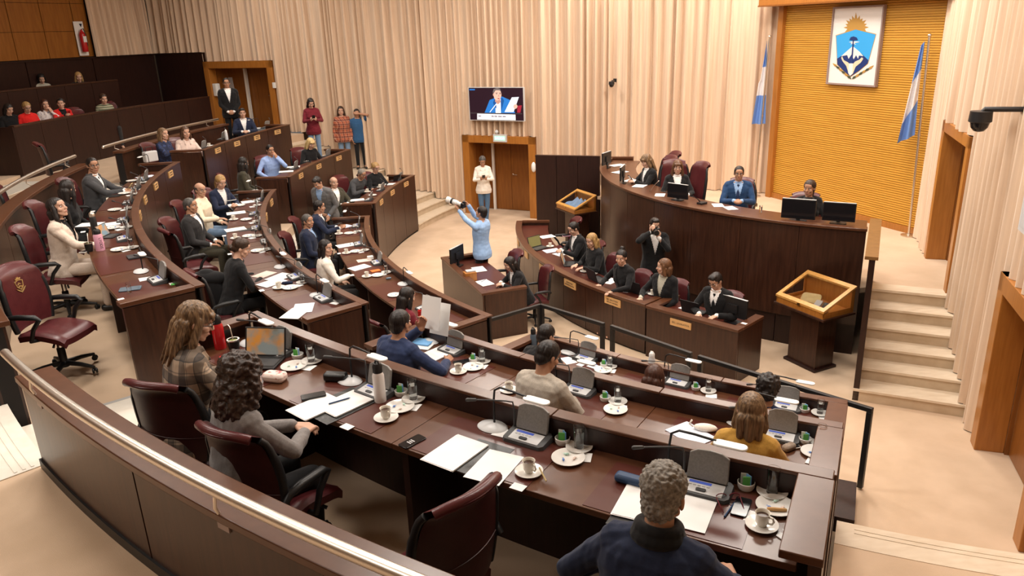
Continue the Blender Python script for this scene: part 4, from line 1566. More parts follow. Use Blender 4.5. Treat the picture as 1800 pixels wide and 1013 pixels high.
person('standinggrey', 558, 321, fA + .0, 250, 'man in a grey suit standing and bending over a colleague', sit=False, lean=24, head=(0, 34, 0), arms=dict(R=S_CLASP, L=((-.16, .22, .90), (-.6, -.8, 0), (.1, .5, -.8), (.8, 0, 0), .4)), top=J('c_greySuit', 'c_sky'), hstyle='quiff', hmat='hair_black', skin='skin_a', legs='c_charcoal', s=.98)
row('navyback', 561, 364, fA, 'dark-haired man in a navy suit turned away, holding a phone', turn=-2, lean=10, head=(10, 6, 0), arms=dict(R=((.13, .44, .86), (.8, -.3, -.5), (-.1, 1, .3), (-.7, 0, -.5), .8), L=mir(R_DESK)), top=('jacket', 'c_navy', 'c_white'), hstyle='short', hmat='hair_black', skin='skin_b')
row('navyside', 541, 389, fA, 'man in a navy suit with short greying hair looking to the right', turn=-8, lean=4, head=(-32, -2, 0), arms=both(R_LAP), top=('jacket', 'c_navy', 'c_sky'), hstyle='short', hmat='hair_saltdark', skin='skin_b', fat=1.05)
row('whitegirl', 573, 436, fA, 'young woman in a white top with long dark hair, looking over her shoulder', turn=-2, fem=True, lean=8, head=(-46, 0, 0), arms=dict(R=((.12, .36, .81), (.7, -.3, -.6), (-.3, 1, -.1), DOWN, .4), L=mir(R_LAP)), top=('sweater', 'c_ivory'), hstyle='long', hmat='hair_black', skin='skin_c')
row('darkred', 716, 522, fA, 'woman with long dark hair in wine red, partly behind the held paper', turn=0, fem=True, lean=10, head=(0, 14, 0), arms=dict(R=R_WRITE, L=mir(R_DESK)), top=('sweater', 'c_wine'), hstyle='long', hmat='hair_black', skin='skin_c', s=.97)
# far block -------------------------------------------------------------------
row('twowomen_a', 287, 236, fC, 'woman in a navy print blouse with long brown hair, turned to her neighbour', turn=-10, fem=True, lean=4, head=(-10, 0, 0), arms=dict(R=((.10, .40, .90), (.8, -.3, -.5), (-.2, 1, .2), (-.6, 0, -.6), .7), L=mir(R_LAP)), top=('blouse', 'c_navyprint'), hstyle='long', hmat='hair_mixed', skin='skin_c')
row('twowomen_b', 326, 233, fC, 'woman in a pale pinkish blouse with short brown hair, leaning on the desk', turn=-40, fem=True, lean=18, head=(-4, 4, 0), arms=both(R_CLASP), top=('blouse', 'c_pinkish'), hstyle='bob', hmat='hair_dark_brown', skin='skin_c', fat=1.1)
row('navyfar', 426, 199, fC, 'dark-haired man in a navy suit with an open white shirt, hands clasped on the desk', turn=-52, lean=8, head=(4, 2, 0), arms=both(R_CLASP), top=J('c_navy', 'c_white'), hstyle='quiff', hmat='hair_black', skin='skin_c')
row('darkfar', 428, 287, fB, 'woman in dark olive with long black hair, turned away beside the blue shirt', turn=20, fem=True, lean=6, head=(40, 6, 0), arms=both(R_LAP), top=('sweater', 'c_olive'), hstyle='long', hmat='hair_black', skin='skin_c')
row('blueshirt', 475, 264, fB, 'man in a light blue shirt resting his chin on his hand', turn=-42, lean=6, head=(2, 8, 0), arms=dict(L=mir(R_CHIN), R=((.24, .30, .70), (.8, -.5, -.3), (-.2, 1, -.2), DOWN, .4)), top=('shirt', 'c_blueShirt'), hstyle='short', hmat='hair_black', skin='skin_b')
row('blondefar', 546, 252, fB, 'woman in black with long light blonde hair, reading at the far end', turn=-30, fem=True, lean=18, head=(0, 26, 0), arms=both(R_DESK), top=('sweater', 'c_black'), hstyle='layer', hmat='hair_yellow', skin='skin_c')
row('baldman', 587, 321, fA, 'bald man in a brown jacket and white shirt looking at the camera', turn=-40, lean=4, head=(-8, 2, 0), arms=both(R_CLASP), top=J('c_olive', 'c_white'), hstyle='bald', hmat='hair_grey', skin='skin_c')
row('greysweaterman', 636, 306, fA, 'grey-haired man in a dark grey sweater leaning far over the desk', turn=-22, lean=36, head=(-6, 22, 0), arms=dict(R=((.12, .50, .81), (.8, -.2, -.5), (-.3, 1, -.1), DOWN, .5), L=((-.12, .52, .81), (-.8, -.2, -.5), (.3, 1, -.1), DOWN, .5)), top=('sweater', 'c_greyDark'), hstyle='short', hmat='hair_grey', skin='skin_b', glasses=True)
row('blondelow', 660, 295, fA, 'woman in black with tied blonde hair, end of the lowest far row', turn=-34, fem=True, lean=10, head=(4, 16, 0), arms=both(R_CLASP), top=('sweater', 'c_black'), hstyle='bun', hmat='hair_blond', skin='skin_c', glasses=True)
# gallery ---------------------------------------------------------------------
GF = 2.11
struct(MB().sweep([(17.8, 2.0), (19.35, 2.0), (19.35, 2.105), (17.8, 2.105)], 156, 181, 12).build('floor', 'carpet', smooth=30))
for key, px, py, fl, label, kw in (
        ('g1', 15, 192, GF, 'black-haired woman in dark clothes at the end of the gallery, holding a red phone', dict(head=(10, 24, 0), top=('sweater', 'c_black'), hstyle='bob', hmat='hair_black', lean=12, arms=both(((.06, .30, .78), (.7, -.3, -.6), (-.3, .9, .1), (-.7, 0, -.6), .8)), legs='c_black', full=True)),
        ('g2', 47, 189, GF, 'woman with pinned blonde hair in a bright red sweater in the gallery', dict(head=(0, 18, 0), top=('sweater', 'c_red'), hstyle='bun', hmat='hair_blond', lean=10, glasses=True)),
        ('g3', 79, 184, GF, 'woman in a white floral blouse with her hand to her mouth in the gallery', dict(head=(-6, 2, 0), top=('blouse', 'c_floral'), hstyle='long', hmat='hair_auburn', arms=dict(L=mir(R_CHIN), R=R_LAP))),
        ('g4', 107, 182, GF, 'woman with dark hair in a red jacket over black in the gallery', dict(head=(-24, 4, 0), top=('jacket', 'c_red', 'c_black'), hstyle='bun', hmat='hair_black', arms=dict(R=((.08, .42, 1.0), (.8, -.2, -.6), (-.2, 1, .25), (-.7, 0, -.6), .6), L=mir(R_LAP)))),
        ('g5', 182, 174, GF, 'person in a green striped sweater with a white collar in the gallery', dict(head=(0, 10, 0), top=('sweater', 'c_greenstripe'), hstyle='bun', hmat='hair_brown')),
        ('g6', 73, 138, 2.6, 'black-haired woman in grey reading in the rear gallery row', dict(head=(-10, 26, 0), top=('sweater', 'c_stone'), hstyle='bob', hmat='hair_black', lean=14)),
        ('g7', 138, 135, 2.6, 'blonde woman in dark clothes reading in the rear gallery row', dict(head=(-2, 20, 0), top=('sweater', 'c_black'), hstyle='long', hmat='hair_blond', lean=12))):
    kw.setdefault('arms', both(R_LAP))
    person(key, px, py, fl, toO(px, py, fl + 1.25) - 30, label, fem=True, skin='skin_c', **kw)
# standing --------------------------------------------------------------------
stand = dict(sit=False)
person('doorman', 398, 146, FD, toCam(398, 146, 3.55) + 4, 'man in a black suit and glasses standing in the upper left doorway, hands folded', lean=0, arms=both(S_CLASP), top=J('c_black', 'c_white'), hstyle='short', hmat='hair_black', skin='skin_b', legs='c_black', glasses=True, s=1.02, **stand)
person('winesweater', 546, 181, 1.62, toCam(546, 181, 3.1) + 6, 'young woman in a wine sweater looking at her phone against the curtain', fem=True, lean=2, head=(6, 30, 0), arms=both(S_PHONE), top=('sweater', 'c_wine'), hstyle='long', hmat='hair_black', skin='skin_c', legs='c_jeans', s=.93, **stand)
person('plaidshirt', 599, 195, 1.04, toCam(599, 195, 2.6) - 4, 'person in a red and cream plaid shirt standing against the curtain', fem=True, lean=0, head=(4, 4, 0), arms=both(((.235, .08, .88), (.9, -.6, 0), (-.5, .3, -.8), (-1, 0, 0), .5)), top=('jacket', 'c_redplaid'), hstyle='long', hmat='hair_brown', skin='skin_c', legs='c_jeans', s=1.02, fat=1.3, **stand)
person('bluetee', 627, 199, 1.04, toCam(627, 199, 2.6), 'young man in a dark blue t-shirt shading his eyes with his hand', lean=0, head=(4, 6, 0), arms=dict(L=((-.05, .16, 1.60), (-.9, .3, .1), (.9, -.05, .15), (0, -.9, -.2), .3), R=S_POCKET), top=('tee', 'c_teeBlue'), hstyle='short', hmat='hair_black', skin='skin_b', legs='c_black', s=.97, **stand)
person('doorwoman', 848, 283, 0, toCam(848, 283, 1.6) + 2, 'woman in a cream blouse and wide jeans looking at her phone beside the centre door', fem=True, lean=2, head=(2, 30, 0), arms=both(S_PHONE), top=('blouse', 'c_ivory'), hstyle='tied', hmat='hair_saltdark', skin='skin_b', legs='c_denim', s=.99,
       legpose=lambda sx: ((sx * .085, -.01, .90), (sx * .075, .06, .49), (sx * .03, .12 if sx < 0 else .05, .10), (sx * .2, 1, 0)), **stand)
CAM_R = ((.045, .24, 1.60), (.6, .2, -.9), (-.3, .85, .5), (-.8, .3, 0), .8)
person('photographer', 846, 374, 0, 152, 'photographer in a light blue shirt aiming a long white lens', lean=-4, head=(0, -14, 0), arms=dict(R=((.08, .27, 1.70), (.7, .5, -.8), (-.3, .9, .3), (-.9, .2, 0), .9), L=((-.02, .42, 1.62), (-.5, .3, -1), (.3, .7, .6), (.3, -.2, .9), .7)), top=('shirt', 'c_sky'), hstyle='short', hmat='hair_black', skin='skin_b', legs='c_black', s=1.0, **stand)
person('photographer2', 1151, 396, 0, toCam(1151, 396, 1.5) + 10, 'photographer in a black suit holding a camera to his face behind the clerks', lean=4, head=(6, 8, 0), arms=dict(R=((.085, .20, 1.52), (.9, -.1, -.7), (-.1, .5, .9), (-.7, -.5, 0), .8), L=((-.03, .24, 1.44), (-.7, 0, -.8), (.2, .3, .95), (.3, -.6, .6), .8)), top=J('c_black', 'c_white'), hstyle='quiff', hmat='hair_black', skin='skin_c', legs='c_black', s=.99, **stand)
# clerks --------------------------------------------------------------------------
def clerk(key, px, py, label, face, **k):
    k.setdefault('skin', 'skin_c')
    person(key, px, py, 0, face, label, **k)


clerk('writer', 896, 464, 'woman in a black jacket with long black hair writing at the small desk', 200, fem=True, lean=24, hz=.46, s=.95, head=(0, 24, 0), arms=dict(R=((.03, .42, .80), (.8, -.2, -.5), (-.35, .9, -.1), (-.5, 0, -.8), .9), L=mir(((.10, .42, .80), (.8, -.2, -.5), (-.6, .8, -.1), DOWN, .5))), top=('jacket', 'c_black', 'c_white'), hstyle='long', hmat='hair_black', full=True, legs='c_black')
clerk('suitshort', 1008, 402, 'person in a black suit with short dark hair holding a pink phone', 200, lean=14, head=(6, 26, 0), arms=both(((.05, .40, .86), (.7, -.3, -.6), (-.25, .9, .1), (-.7, 0, -.6), .8)), top=('jacket', 'c_black', 'c_white'), hstyle='short', hmat='hair_black', fem=True)
clerk('blondeclerk', 1040, 423, 'woman in a black jacket with long blonde hair typing on a laptop', 205, fem=True, lean=12, head=(14, 14, 0), arms=both(R_TYPE), top=('jacket', 'c_black'), hstyle='long', hmat='hair_blond')
clerk('bunclerk', 1092, 453, 'woman in a black jacket with a dark top knot, turning papers', 214, fem=True, lean=12, head=(26, 8, 0), arms=dict(R=((.22, .36, .80), (.8, -.3, -.5), (-.1, 1, -.1), DOWN, .3), L=mir(((.16, .44, .80), (.8, -.2, -.5), (-.2, 1, -.1), DOWN, .35))), top=('jacket', 'c_black', 'c_black'), hstyle='topbun', hmat='hair_black')
clerk('braidclerk', 1167, 469, 'woman in a black jacket with a copper side braid, looking left', 226, fem=True, lean=6, head=(-50, 2, 0), arms=dict(R=((.20, .36, .80), (.8, -.3, -.5), (-.1, 1, -.1), DOWN, .35), L=mir(R_LAP)), top=('jacket', 'c_black', 'c_stone'), hstyle='braid', hmat='hair_copper')
clerk('manclerk', 1258, 494, 'man in a black suit, tie and glasses working at a monitor', 226, lean=14, head=(-8, 26, 0), arms=dict(R=((.10, .40, .80), (.8, -.2, -.5), (-.2, 1, -.1), DOWN, .5), L=mir(R_DESK)), top=J('c_black', 'c_white', 'c_black'), hstyle='quiff', hmat='hair_black', glasses=True)
# podium ---------------------------------------------------------------------------
PF = 1.0
person('pod_a', 1136, 283, PF, 196, 'woman in black with long brown-blonde hair reading at the left end of the podium', fem=True, lean=10, head=(4, 22, 0), arms=both(((.06, .38, .90), (.7, -.3, -.6), (-.3, .9, .05), (-.6, 0, -.7), .7)), top=('jacket', 'c_black', 'c_white'), hstyle='layer', hmat='hair_mixed', skin='skin_c')
person('pod_b', 1191, 294, PF, toCam(1191, 294, 2.26) + 8, 'woman in black with a fringe and long brown hair behind a small podium monitor', fem=True, lean=6, head=(-4, 2, 0), arms=both(R_DESK), top=('jacket', 'c_black', 'c_white'), hstyle='bangs', hmat='hair_copper', skin='skin_c', glasses=True)
person('president', 1299, 305, PF, toCam(1299, 305, 2.26) + 2, 'man in a blue suit, tie and glasses presiding at the podium', lean=6, head=(0, 2, 0), arms=dict(R=((.06, .36, .85), (.8, -.4, -.5), (-.72, .62, .05), (-.45, -.35, -.8), .95), L=mir(((.06, .36, .85), (.8, -.4, -.5), (-.72, .62, .05), (-.45, -.35, -.8), .95))), top=J('c_blueSuit', 'c_sky', 'c_tieBlue'), hstyle='short', hmat='hair_black', skin='skin_b', glasses=True)
person('pod_c', 1423, 331, PF, toCam(1423, 331, 2.26) + 14, 'woman in black with dark hair tied back behind two monitors at the podium', fem=True, lean=4, head=(-34, 2, 0), arms=both(R_DESK), top=('jacket', 'c_black', 'c_greyDark'), hstyle='tied', hmat='hair_brown', skin='skin_b')
run_jobs()

# ------------------------------------------------------------------ office chairs
def make_chair(name='office_chair', high=False):
    root = thing(name, 'x', 'chair')
    W = .245
    # seat (cushion with rolled front), local +Y is where the sitter faces
    P = []
    for i in range(13):
        v = i / 12
        y = -.22 + .47 * v
        z = .47 + .018 * math.cos((v - .4) * 5) - (.035 * ((v - .82) / .18) ** 2 if v > .82 else 0)
        w = W * (1 - .10 * (1 - v)) * (1 - .05 * max(0, v - .8) / .2)
        P.append([(w * math.sin(PI * (j / 12 - .5)) ** 1 if False else w * (-1 + 2 * j / 12), y, z + .016 * (abs(-1 + 2 * j / 12)) ** 3 - (.03 if j in (0, 12) else 0)) for j in range(13)])
    m = MB().grid(P)
    Q = [[(p[0] * .96, p[1], p[2] - .055) for p in r] for r in P]
    m.grid([r[::-1] for r in Q])
    m.grid([P[0][::-1], Q[0][::-1]]); m.grid([P[-1], Q[-1]])
    m.grid([[r[0] for r in P], [r[0] for r in Q]]); m.grid([[r[-1] for r in Q], [r[-1] for r in P]])
    m.build('seat', 'burgundy', root, 60, fix=True)
    H = .80 if high else .58
    P, Q = [], []
    n = 16
    for i in range(n + 1):
        v = i / n
        z = .50 + H * v
        y = -.235 - .07 * v - .05 * math.sin(v * PI * .9) * -.4 - (.055 * ((v - .86) / .14) ** 2 if v > .86 else 0)
        w = W * (.90 + .16 * math.sin(PI * min(1, v * 1.05) ** .9) - .10 * max(0, v - .8) / .2)
        row, rowb = [], []
        for j in range(15):
            u = -1 + 2 * j / 14
            row.append((w * u, y + .055 * u * u + (.012 * math.sin(v * PI * 2) if high else 0), z - .03 * abs(u) ** 3 * (v ** 6)))
            rowb.append((w * u * .985, y + .055 * u * u - .045 - .012 * (1 - u * u), z - .01 - .03 * abs(u) ** 3 * (v ** 6)))
        P.append(row); Q.append(rowb)
    back = MB().grid(P)
    back.grid([P[-1], [(a[0], (a[1] + b[1]) / 2, a[2] + .012) for a, b in zip(P[-1], Q[-1])], Q[-1]])
    back.tube([((p[0] + q[0]) / 2, (p[1] + q[1]) / 2, (p[2] + q[2]) / 2 - .006) for p, q in zip(P[-1], Q[-1])], .027, 10)
    bo = back.build('backrest', 'burgundy', root, 60, fix=False)
    sh = MB().grid([r[::-1] for r in Q]).build('back_shell', 'burgundy_dark', root, 60)
    MB().tube([((p[0][0] + q[0][0]) / 2 - .004, (p[0][1] + q[0][1]) / 2, (p[0][2] + q[0][2]) / 2) for p, q in zip(P[:-1], Q[:-1])], [.026 if i < 12 else .020 for i in range(n)], 8).build('side_frame', 'black_plastic', root, 60)
    MB().tube([((p[-1][0] + q[-1][0]) / 2 + .004, (p[-1][1] + q[-1][1]) / 2, (p[-1][2] + q[-1][2]) / 2) for p, q in zip(P[:-1], Q[:-1])], [.026 if i < 12 else .020 for i in range(n)], 8).build('side_frame', 'black_plastic', root, 60)
    seam = [(q[0] * 1.0, q[1] - .002, q[2]) for q in Q[5]]
    MB().tube(seam, .003, 6).build('seam', 'burgundy_dark', sh)
    MB().rbox((0, -.02, .425), (.36, .40, .05), .06).build('seat_pan', 'black_plastic', root, 40)
    for sx in (-1, 1):
        x = sx * .285
        MB().tube([(sx * .19, -.02, .42), (x, -.03, .44), (x, .02, .56), (x, .10, .655), (x, .06, .675), (x, -.10, .675), (x, -.20, .665), (x, -.235, .63)],
                  [.016, .019, .02, .022, .026, .027, .024, .018], 10).build('armrest', 'black_plastic', root, 60)
    MB().lathe([(.028, .40), (.028, .24), (.016, .24), (.016, .10)][::-1], 14).build('gas_lift', 'chrome' if not high else 'black_plastic', root, 40)
    MB().lathe([(.036, .09), (.036, .26), (.028, .27)], 14).lathe([(0, .06), (.05, .07), (.045, .12), (.036, .13)], 14).build('column', 'black_plastic', root, 40)
    MB().tube([(.05, .05, .40), (.17, .10, .385), (.22, .12, .36)], [.006, .008, .012], 8).build('tilt_lever', 'black_plastic', root, 60)
    b = MB()
    for k in range(5):
        a = 2 * PI * k / 5 + .3
        c_, s_ = math.cos(a), math.sin(a)
        b.tube([(.03 * c_, .03 * s_, .105), (.18 * c_, .18 * s_, .092), (.31 * c_, .31 * s_, .068)], [.026, .022, .015], 8)
    b.build('star_base', 'black_plastic', root, 50)
    for k in range(5):
        a = 2 * PI * k / 5 + .3
        p = Vector((.31 * math.cos(a), .31 * math.sin(a), .029))
        mx = Matrix.Rotation(a + .8, 4, 'Z') @ Matrix.Rotation(PI / 2, 4, 'Y')
        cm = MB()
        for dx in (-.014, .014):
            cm.lathe([(0, dx - .009), (.024, dx - .009), (.028, dx), (.024, dx + .009), (0, dx + .009)], 14, p, mx=mx)
        cm.tube([p + Vector((0, 0, .0)), p + Vector((0, 0, .045))], .008, 8)
        cm.build('caster', 'black_plastic', root, 50)
    return root


def chair(x, y, z, face, label, key='chair', group=None):
    return place(key, lambda: make_chair('office_chair' if key == 'chair' else 'executive_chair', key != 'chair'), (x, y, z), R(face) - PI / 2, label, group)


def chair_for(key, label, kind='chair', back=.03, turn=0.0, dz=0.0):
    root, f = PEOPLE[key]
    rz = root.rotation_euler.z
    p = root.location + Matrix.Rotation(rz, 4, 'Z') @ Vector((0, -back - .04, 0))
    o = chair(p.x, p.y, root.location.z + dz, math.degrees(rz) + 90 + turn, label, kind)
    return o


WHO = dict(plaid='the plaid-jacket woman', greysweater='the woman with long curly hair', navyman='the grey-haired man in the foreground', bluejacket='the man holding up a paper',
           taupejacket='the man in the taupe jacket', mustard='the woman in the mustard sweater', darkman='the dark-haired man with the steel bottle', redhead='the red-haired person', curlyman='the person with curly black hair',
           whiteblazer='the woman in the cream blazer', blackhair='the long-haired person in black', glassesman='the man in dark suit and glasses', creamsweater='the man in the cream sweater', greycardigan='the man in charcoal before the cream sweater',
           blondenavy='the blonde ponytail woman', bunblack='the woman in black with pinned-up hair', navyback='the navy man holding a phone', navyside='the greying man in navy', whitegirl='the young woman in white', darkred='the woman in wine red',
           twowomen_a='the woman in navy print', twowomen_b='the woman in the pinkish blouse', navyfar='the navy-suited man by the upper door', darkfar='the woman in dark olive', blueshirt='the man in the blue shirt',
           blondefar='the light blonde woman in black', baldman='the bald man', greysweaterman='the man in the grey sweater', blondelow='the blonde woman ending the lowest far row',
           writer='the woman writing at the small desk', suitshort='the clerk with the pink phone', blondeclerk='the blonde clerk', bunclerk='the clerk with the top knot', braidclerk='the clerk with the braid', manclerk='the man clerk in glasses',
           pod_a='the woman at the left end of the podium', pod_b='the fringed woman at the podium', president='the presiding man in blue', pod_c='the woman behind two monitors')
def chair_back(p, q, label):
    a, b = at(p[0], p[1], fC + 1.07), at(q[0], q[1], fC + 1.07)
    d = (b - a).normalized()
    f_ = Vector((-d.y, d.x, 0))
    o = (a + b) / 2 + f_ * .30
    return chair(o.x, o.y, fC, math.degrees(math.atan2(f_.y, f_.x)), label)


chair_back((212, 660), (330, 676), 'burgundy leather office chair under ' + WHO['plaid'])
chair_back((338, 730), (462, 768), 'burgundy leather office chair under ' + WHO['greysweater'])
chair_back((735, 905), (885, 815), 'empty burgundy chair between the curly-haired woman and the grey-haired man')
for k in ('navyman', 'bluejacket', 'taupejacket', 'mustard', 'darkman', 'whiteblazer', 'blackhair', 'glassesman', 'creamsweater', 'greycardigan', 'blondenavy', 'bunblack', 'navyback', 'navyside', 'whitegirl', 'darkred',
          'twowomen_a', 'twowomen_b', 'navyfar', 'darkfar', 'blueshirt', 'blondefar', 'baldman', 'greysweaterman', 'blondelow'):
    chair_for(k, 'burgundy leather office chair under ' + WHO[k])
for k in ('writer', 'suitshort', 'blondeclerk', 'bunclerk', 'braidclerk', 'manclerk'):
    chair_for(k, 'burgundy leather office chair under ' + WHO[k], back=.13 if k == 'writer' else .06).scale = (.86,) * 3
for k in ('pod_a', 'pod_b'):
    chair_for(k, 'high-backed burgundy chair of ' + WHO[k], 'exec')
for k in ('president', 'pod_c'):
    chair_for(k, 'low burgundy chair of ' + WHO[k], back=.08, turn=-14)


def chair_px(px, py, z, face, label, kind='chair'):
    p = at(px, py, z)
    return chair(p.x, p.y, 0 if z < .9 else z, face, label, kind)


c1 = chair_px(117, 655, fC + .02, -8, 'empty burgundy chair with a gold emblem, turned sideways in the left aisle')
chair_px(352, 520, fB + .05, 40, 'empty burgundy chair beside the man in charcoal, left of the pinned-up hair')
chair_px(62, 440, fC + .05, 28, 'empty burgundy chair at the left edge behind the cream blazer')
chair_px(124, 350, fC + .3, 30, 'empty burgundy chair behind the man in dark suit and glasses')
chair_px(880, 468, .85, 200, 'empty burgundy chair at the far end of the small desk')
chair_px(988, 405, .85, 190, 'empty burgundy chair at the far end of the clerks desk')
p = at(1207, 318, 2.0)
chair(p.x, p.y, FP, 200, 'tall empty burgundy chair between the fringed woman and the presiding man', 'exec')
p = at(1160, 296, 2.0)
chair(p.x, p.y, FP, 190, 'tall empty burgundy chair behind the women at the podium', 'exec')
for i, (px, py, t) in enumerate(((150, 203, 'beside the woman in red'), (205, 190, 'right of the striped sweater'))):
    p = at(px, py, 3.0)
    chair(p.x, p.y, 2.11, toO(px, py, 3.0), 'burgundy gallery seat ' + t)
# gold emblem on the front of the turned chair and of the tall empty one
def emblem(parent, z, y, s):
    m = MB()
    q = lambda pts: m.add([(x * s, y + .055 * (x * s / .25) ** 2 - .07 * (z + v * s - .90) / .5 - .003, z + v * s) for x, v in pts] + [(x * s, y + .055 * (x * s / .25) ** 2 - .07 * (z + v * s - .90) / .5 + .004, z + v * s) for x, v in pts], [tuple(range(len(pts) - 1, -1, -1)), tuple(range(len(pts), 2 * len(pts)))] + [(i, (i + 1) % len(pts), len(pts) + (i + 1) % len(pts), len(pts) + i) for i in range(len(pts))])
    sh = [(-.8, .5), (0, .7), (.8, .5), (.62, -.4), (0, -.9), (-.62, -.4)]
    for i in range(6):
        a, b = sh[i], sh[(i + 1) % 6]
        q([a, b, (b[0] * .84, b[1] * .84), (a[0] * .84, a[1] * .84)])
    q([(-.42, .66), (-.55, .95), (-.25, .85), (-.12, 1.1), (0, .9), (.12, 1.1), (.25, .85), (.55, .95), (.42, .66), (0, .78)])
    q([(-.35, -.1), (0, .25), (.35, -.1), (.2, -.05), (0, .05), (-.2, -.05)])
    q([(-.4, -.35), (0, -.2), (.4, -.35), (.3, -.5), (0, -.36), (-.3, -.5)])
    q([(-.95, -.55), (-.5, -.75), (0, -1.12), (.5, -.75), (.95, -.55), (.55, -.95), (0, -1.3), (-.55, -.95)])
    return m.build('emblem', 'gold', parent, fix=True)


emblem(c1, .90, -.262, .062)


# ------------------------------------------------------------------ crest on the yellow wall
def crest():
    u0, z0, w, h = 1.445, 3.478, 1.115, 1.322
    root = thing('coat_of_arms', 'framed white board with a blue shield and golden sun, high on the yellow wall', 'coat of arms', tuple(yw(u0 + w / 2, .02, z0)))
    inv = Vector(root.location)

    def loc(mb, name, m_):
        mb.v = [tuple(Vector(v) - inv) for v in mb.v]
        return mb.build(name, m_, root, fix=True)
    m = MB(); wbox(yw, u0, u0 + w, -.01, .03, z0, z0 + h, m); loc(m, 'board', 'crest_white')
    m = MB()
    t = .03
    for a in ((u0 - t, u0, z0 - t, z0 + h + t), (u0 + w, u0 + w + t, z0 - t, z0 + h + t), (u0, u0 + w, z0 - t, z0), (u0, u0 + w, z0 + h, z0 + h + t)):
        wbox(yw, a[0], a[1], -.01, .055, a[2], a[3], m)
    loc(m, 'frame', 'frame_taupe')

    def cr(x, y):      # picture coordinates of the enlarged emblem -> board coordinates
        v = (y - 100) / 810
        xl, xr = 198 - 83 * v, 715 - 100 * v
        u = (x - xl) / (xr - xl)
        v = (y - (110 - 15 * u)) / (787 + 45 * u)
        return u, v

    def shape(name, m_, pts, d):
        m = MB()
        ps = []
        for x, y in pts:
            u, v = cr(x, y)
            ps.append(yw(u0 + u * w, 0, z0 + h * (1 - v)))
        k = len(ps)
        vs = [p + YN * .029 for p in ps] + [p + YN * (.03 + d) for p in ps]
        m.add(vs, [tuple(range(k)), tuple(range(2 * k - 1, k - 1, -1))] + [(i, k + i, k + (i + 1) % k, (i + 1) % k) for i in range(k)])
        return loc(m, name, m_)
    sun = []
    cx_, cy_ = 428, 310
    for i in range(23):
        a = R(190 - 200 * i / 22 + 180 - 180)
        a = R(188 - 196 * i / 22)
        r = 92 if i % 2 == 0 else (132 if i % 4 == 1 else 118)
        if i == 11:
            r = 160
        sun.append((cx_ + r * 1.02 * math.cos(a), cy_ - r * math.sin(a)))
    sun += [(540, 365), (300, 365)]
    shape('sun', 'crest_gold', sun, .002)
    sh = [(213, 393), (425, 330), (632, 385), (547, 690), (455, 770), (365, 832), (295, 770), (226, 700)]
    shape('shield_edge', 'crest_gold', [(425 + (x - 425) * 1.03, 580 + (y - 580) * 1.03) for x, y in sh], .003)
    shape('shield', 'crest_sky', sh, .005)
    shape('hills', 'crest_navy', [(222, 640), (300, 590), (395, 505), (480, 580), (555, 655), (547, 690), (455, 770), (365, 832), (295, 770), (226, 700)], .007)
    shape('snow', 'crest_white', [(395, 505), (470, 570), (505, 612), (460, 605), (450, 640), (430, 600), (405, 645), (380, 595), (350, 640), (335, 600), (270, 612), (330, 560)], .009)
    shape('trunk', 'crest_navy', [(397, 435), (410, 435), (392, 690), (374, 690)], .011)
    shape('crown', 'crest_navy', [(360, 440), (375, 410), (405, 402), (435, 412), (450, 440), (405, 446)], .012)
    shape('branches', 'crest_white', [(355, 462), (400, 452), (468, 460), (410, 474), (430, 490), (398, 478), (372, 486), (388, 470)], .010)
    shape('hand', 'crest_skin', [(280, 612), (298, 655), (345, 680), (365, 712), (360, 815), (345, 780), (325, 715), (285, 665), (270, 630)], .012)
    shape('hand', 'crest_skin', [(490, 625), (505, 640), (480, 680), (425, 725), (395, 800), (378, 815), (385, 715), (420, 670), (465, 650)], .012)
    shape('water', 'crest_white', [(355, 690), (398, 690), (390, 800), (365, 826), (345, 790)], .0125)
    for i in range(6):
        for sx in (0, 1):
            x, y = (190 + i * 30, 700 + i * 26) if sx == 0 else (590 - i * 34, 725 + i * 21)
            d = 1 if sx == 0 else -1
            shape('leaf', 'crest_green' if i % 2 else 'crest_gold', [(x - 16 * d, y - 14), (x + 22 * d, y + 2), (x + 36 * d, y + 30), (x + 4 * d, y + 18)], .012)


crest()


# ------------------------------------------------------------------ flags
def flag(base, top_z, label, px_pts, m_cols, lean=(0, 0)):
    root = thing('flag', label, 'flag', tuple(base))
    H = top_z - base.z
    MB().lathe([(0, 0), (.13, 0), (.13, .02), (.03, .035), (.03, .05), (0, .05)], 20).build('base', 'steel', root, 50)
    MB().tube([(0, 0, .03), (lean[0] * .5, lean[1] * .5, H * .5), (lean[0], lean[1], H)], .019, 12).tube([(lean[0] * .52, lean[1] * .52, H * .52), (lean[0] * .52, lean[1] * .52, H * .53)], .026, 12).ell((lean[0], lean[1], H + .015), (.03, .03, .03)).build('pole', 'steel', root, 60)
    # cloth: three bands hanging from the hoist, folded
    loc = Vector(base)
    n, k = 26, 14
    P = []
    for i in range(n + 1):
        v = i / n
        row = []
        for j in range(k + 1):
            u = j / k
            a, b = px_pts(v)
            p = a.lerp(b, u) - loc
            fold = .055 * math.sin(u * 3.2 * PI + v * 2.0) * (.35 + .65 * v)
            row.append((p.x + CAMD.x * fold, p.y + CAMD.y * fold, p.z))
        P.append(row)
    for i0, i1, m_ in ((0, n // 3, m_cols[0]), (n // 3, 2 * n // 3, m_cols[1]), (2 * n // 3, n, m_cols[2])):
        MB().grid(P[i0:i1 + 1]).build('band', m_, root, 180)
    return root


CAMD = Vector((-.45, -.89, 0))
fb = at(1597, 415, FP)
fpl = lambda x, y: on_plane(x, y, fb, (-.45, -.89, 0))


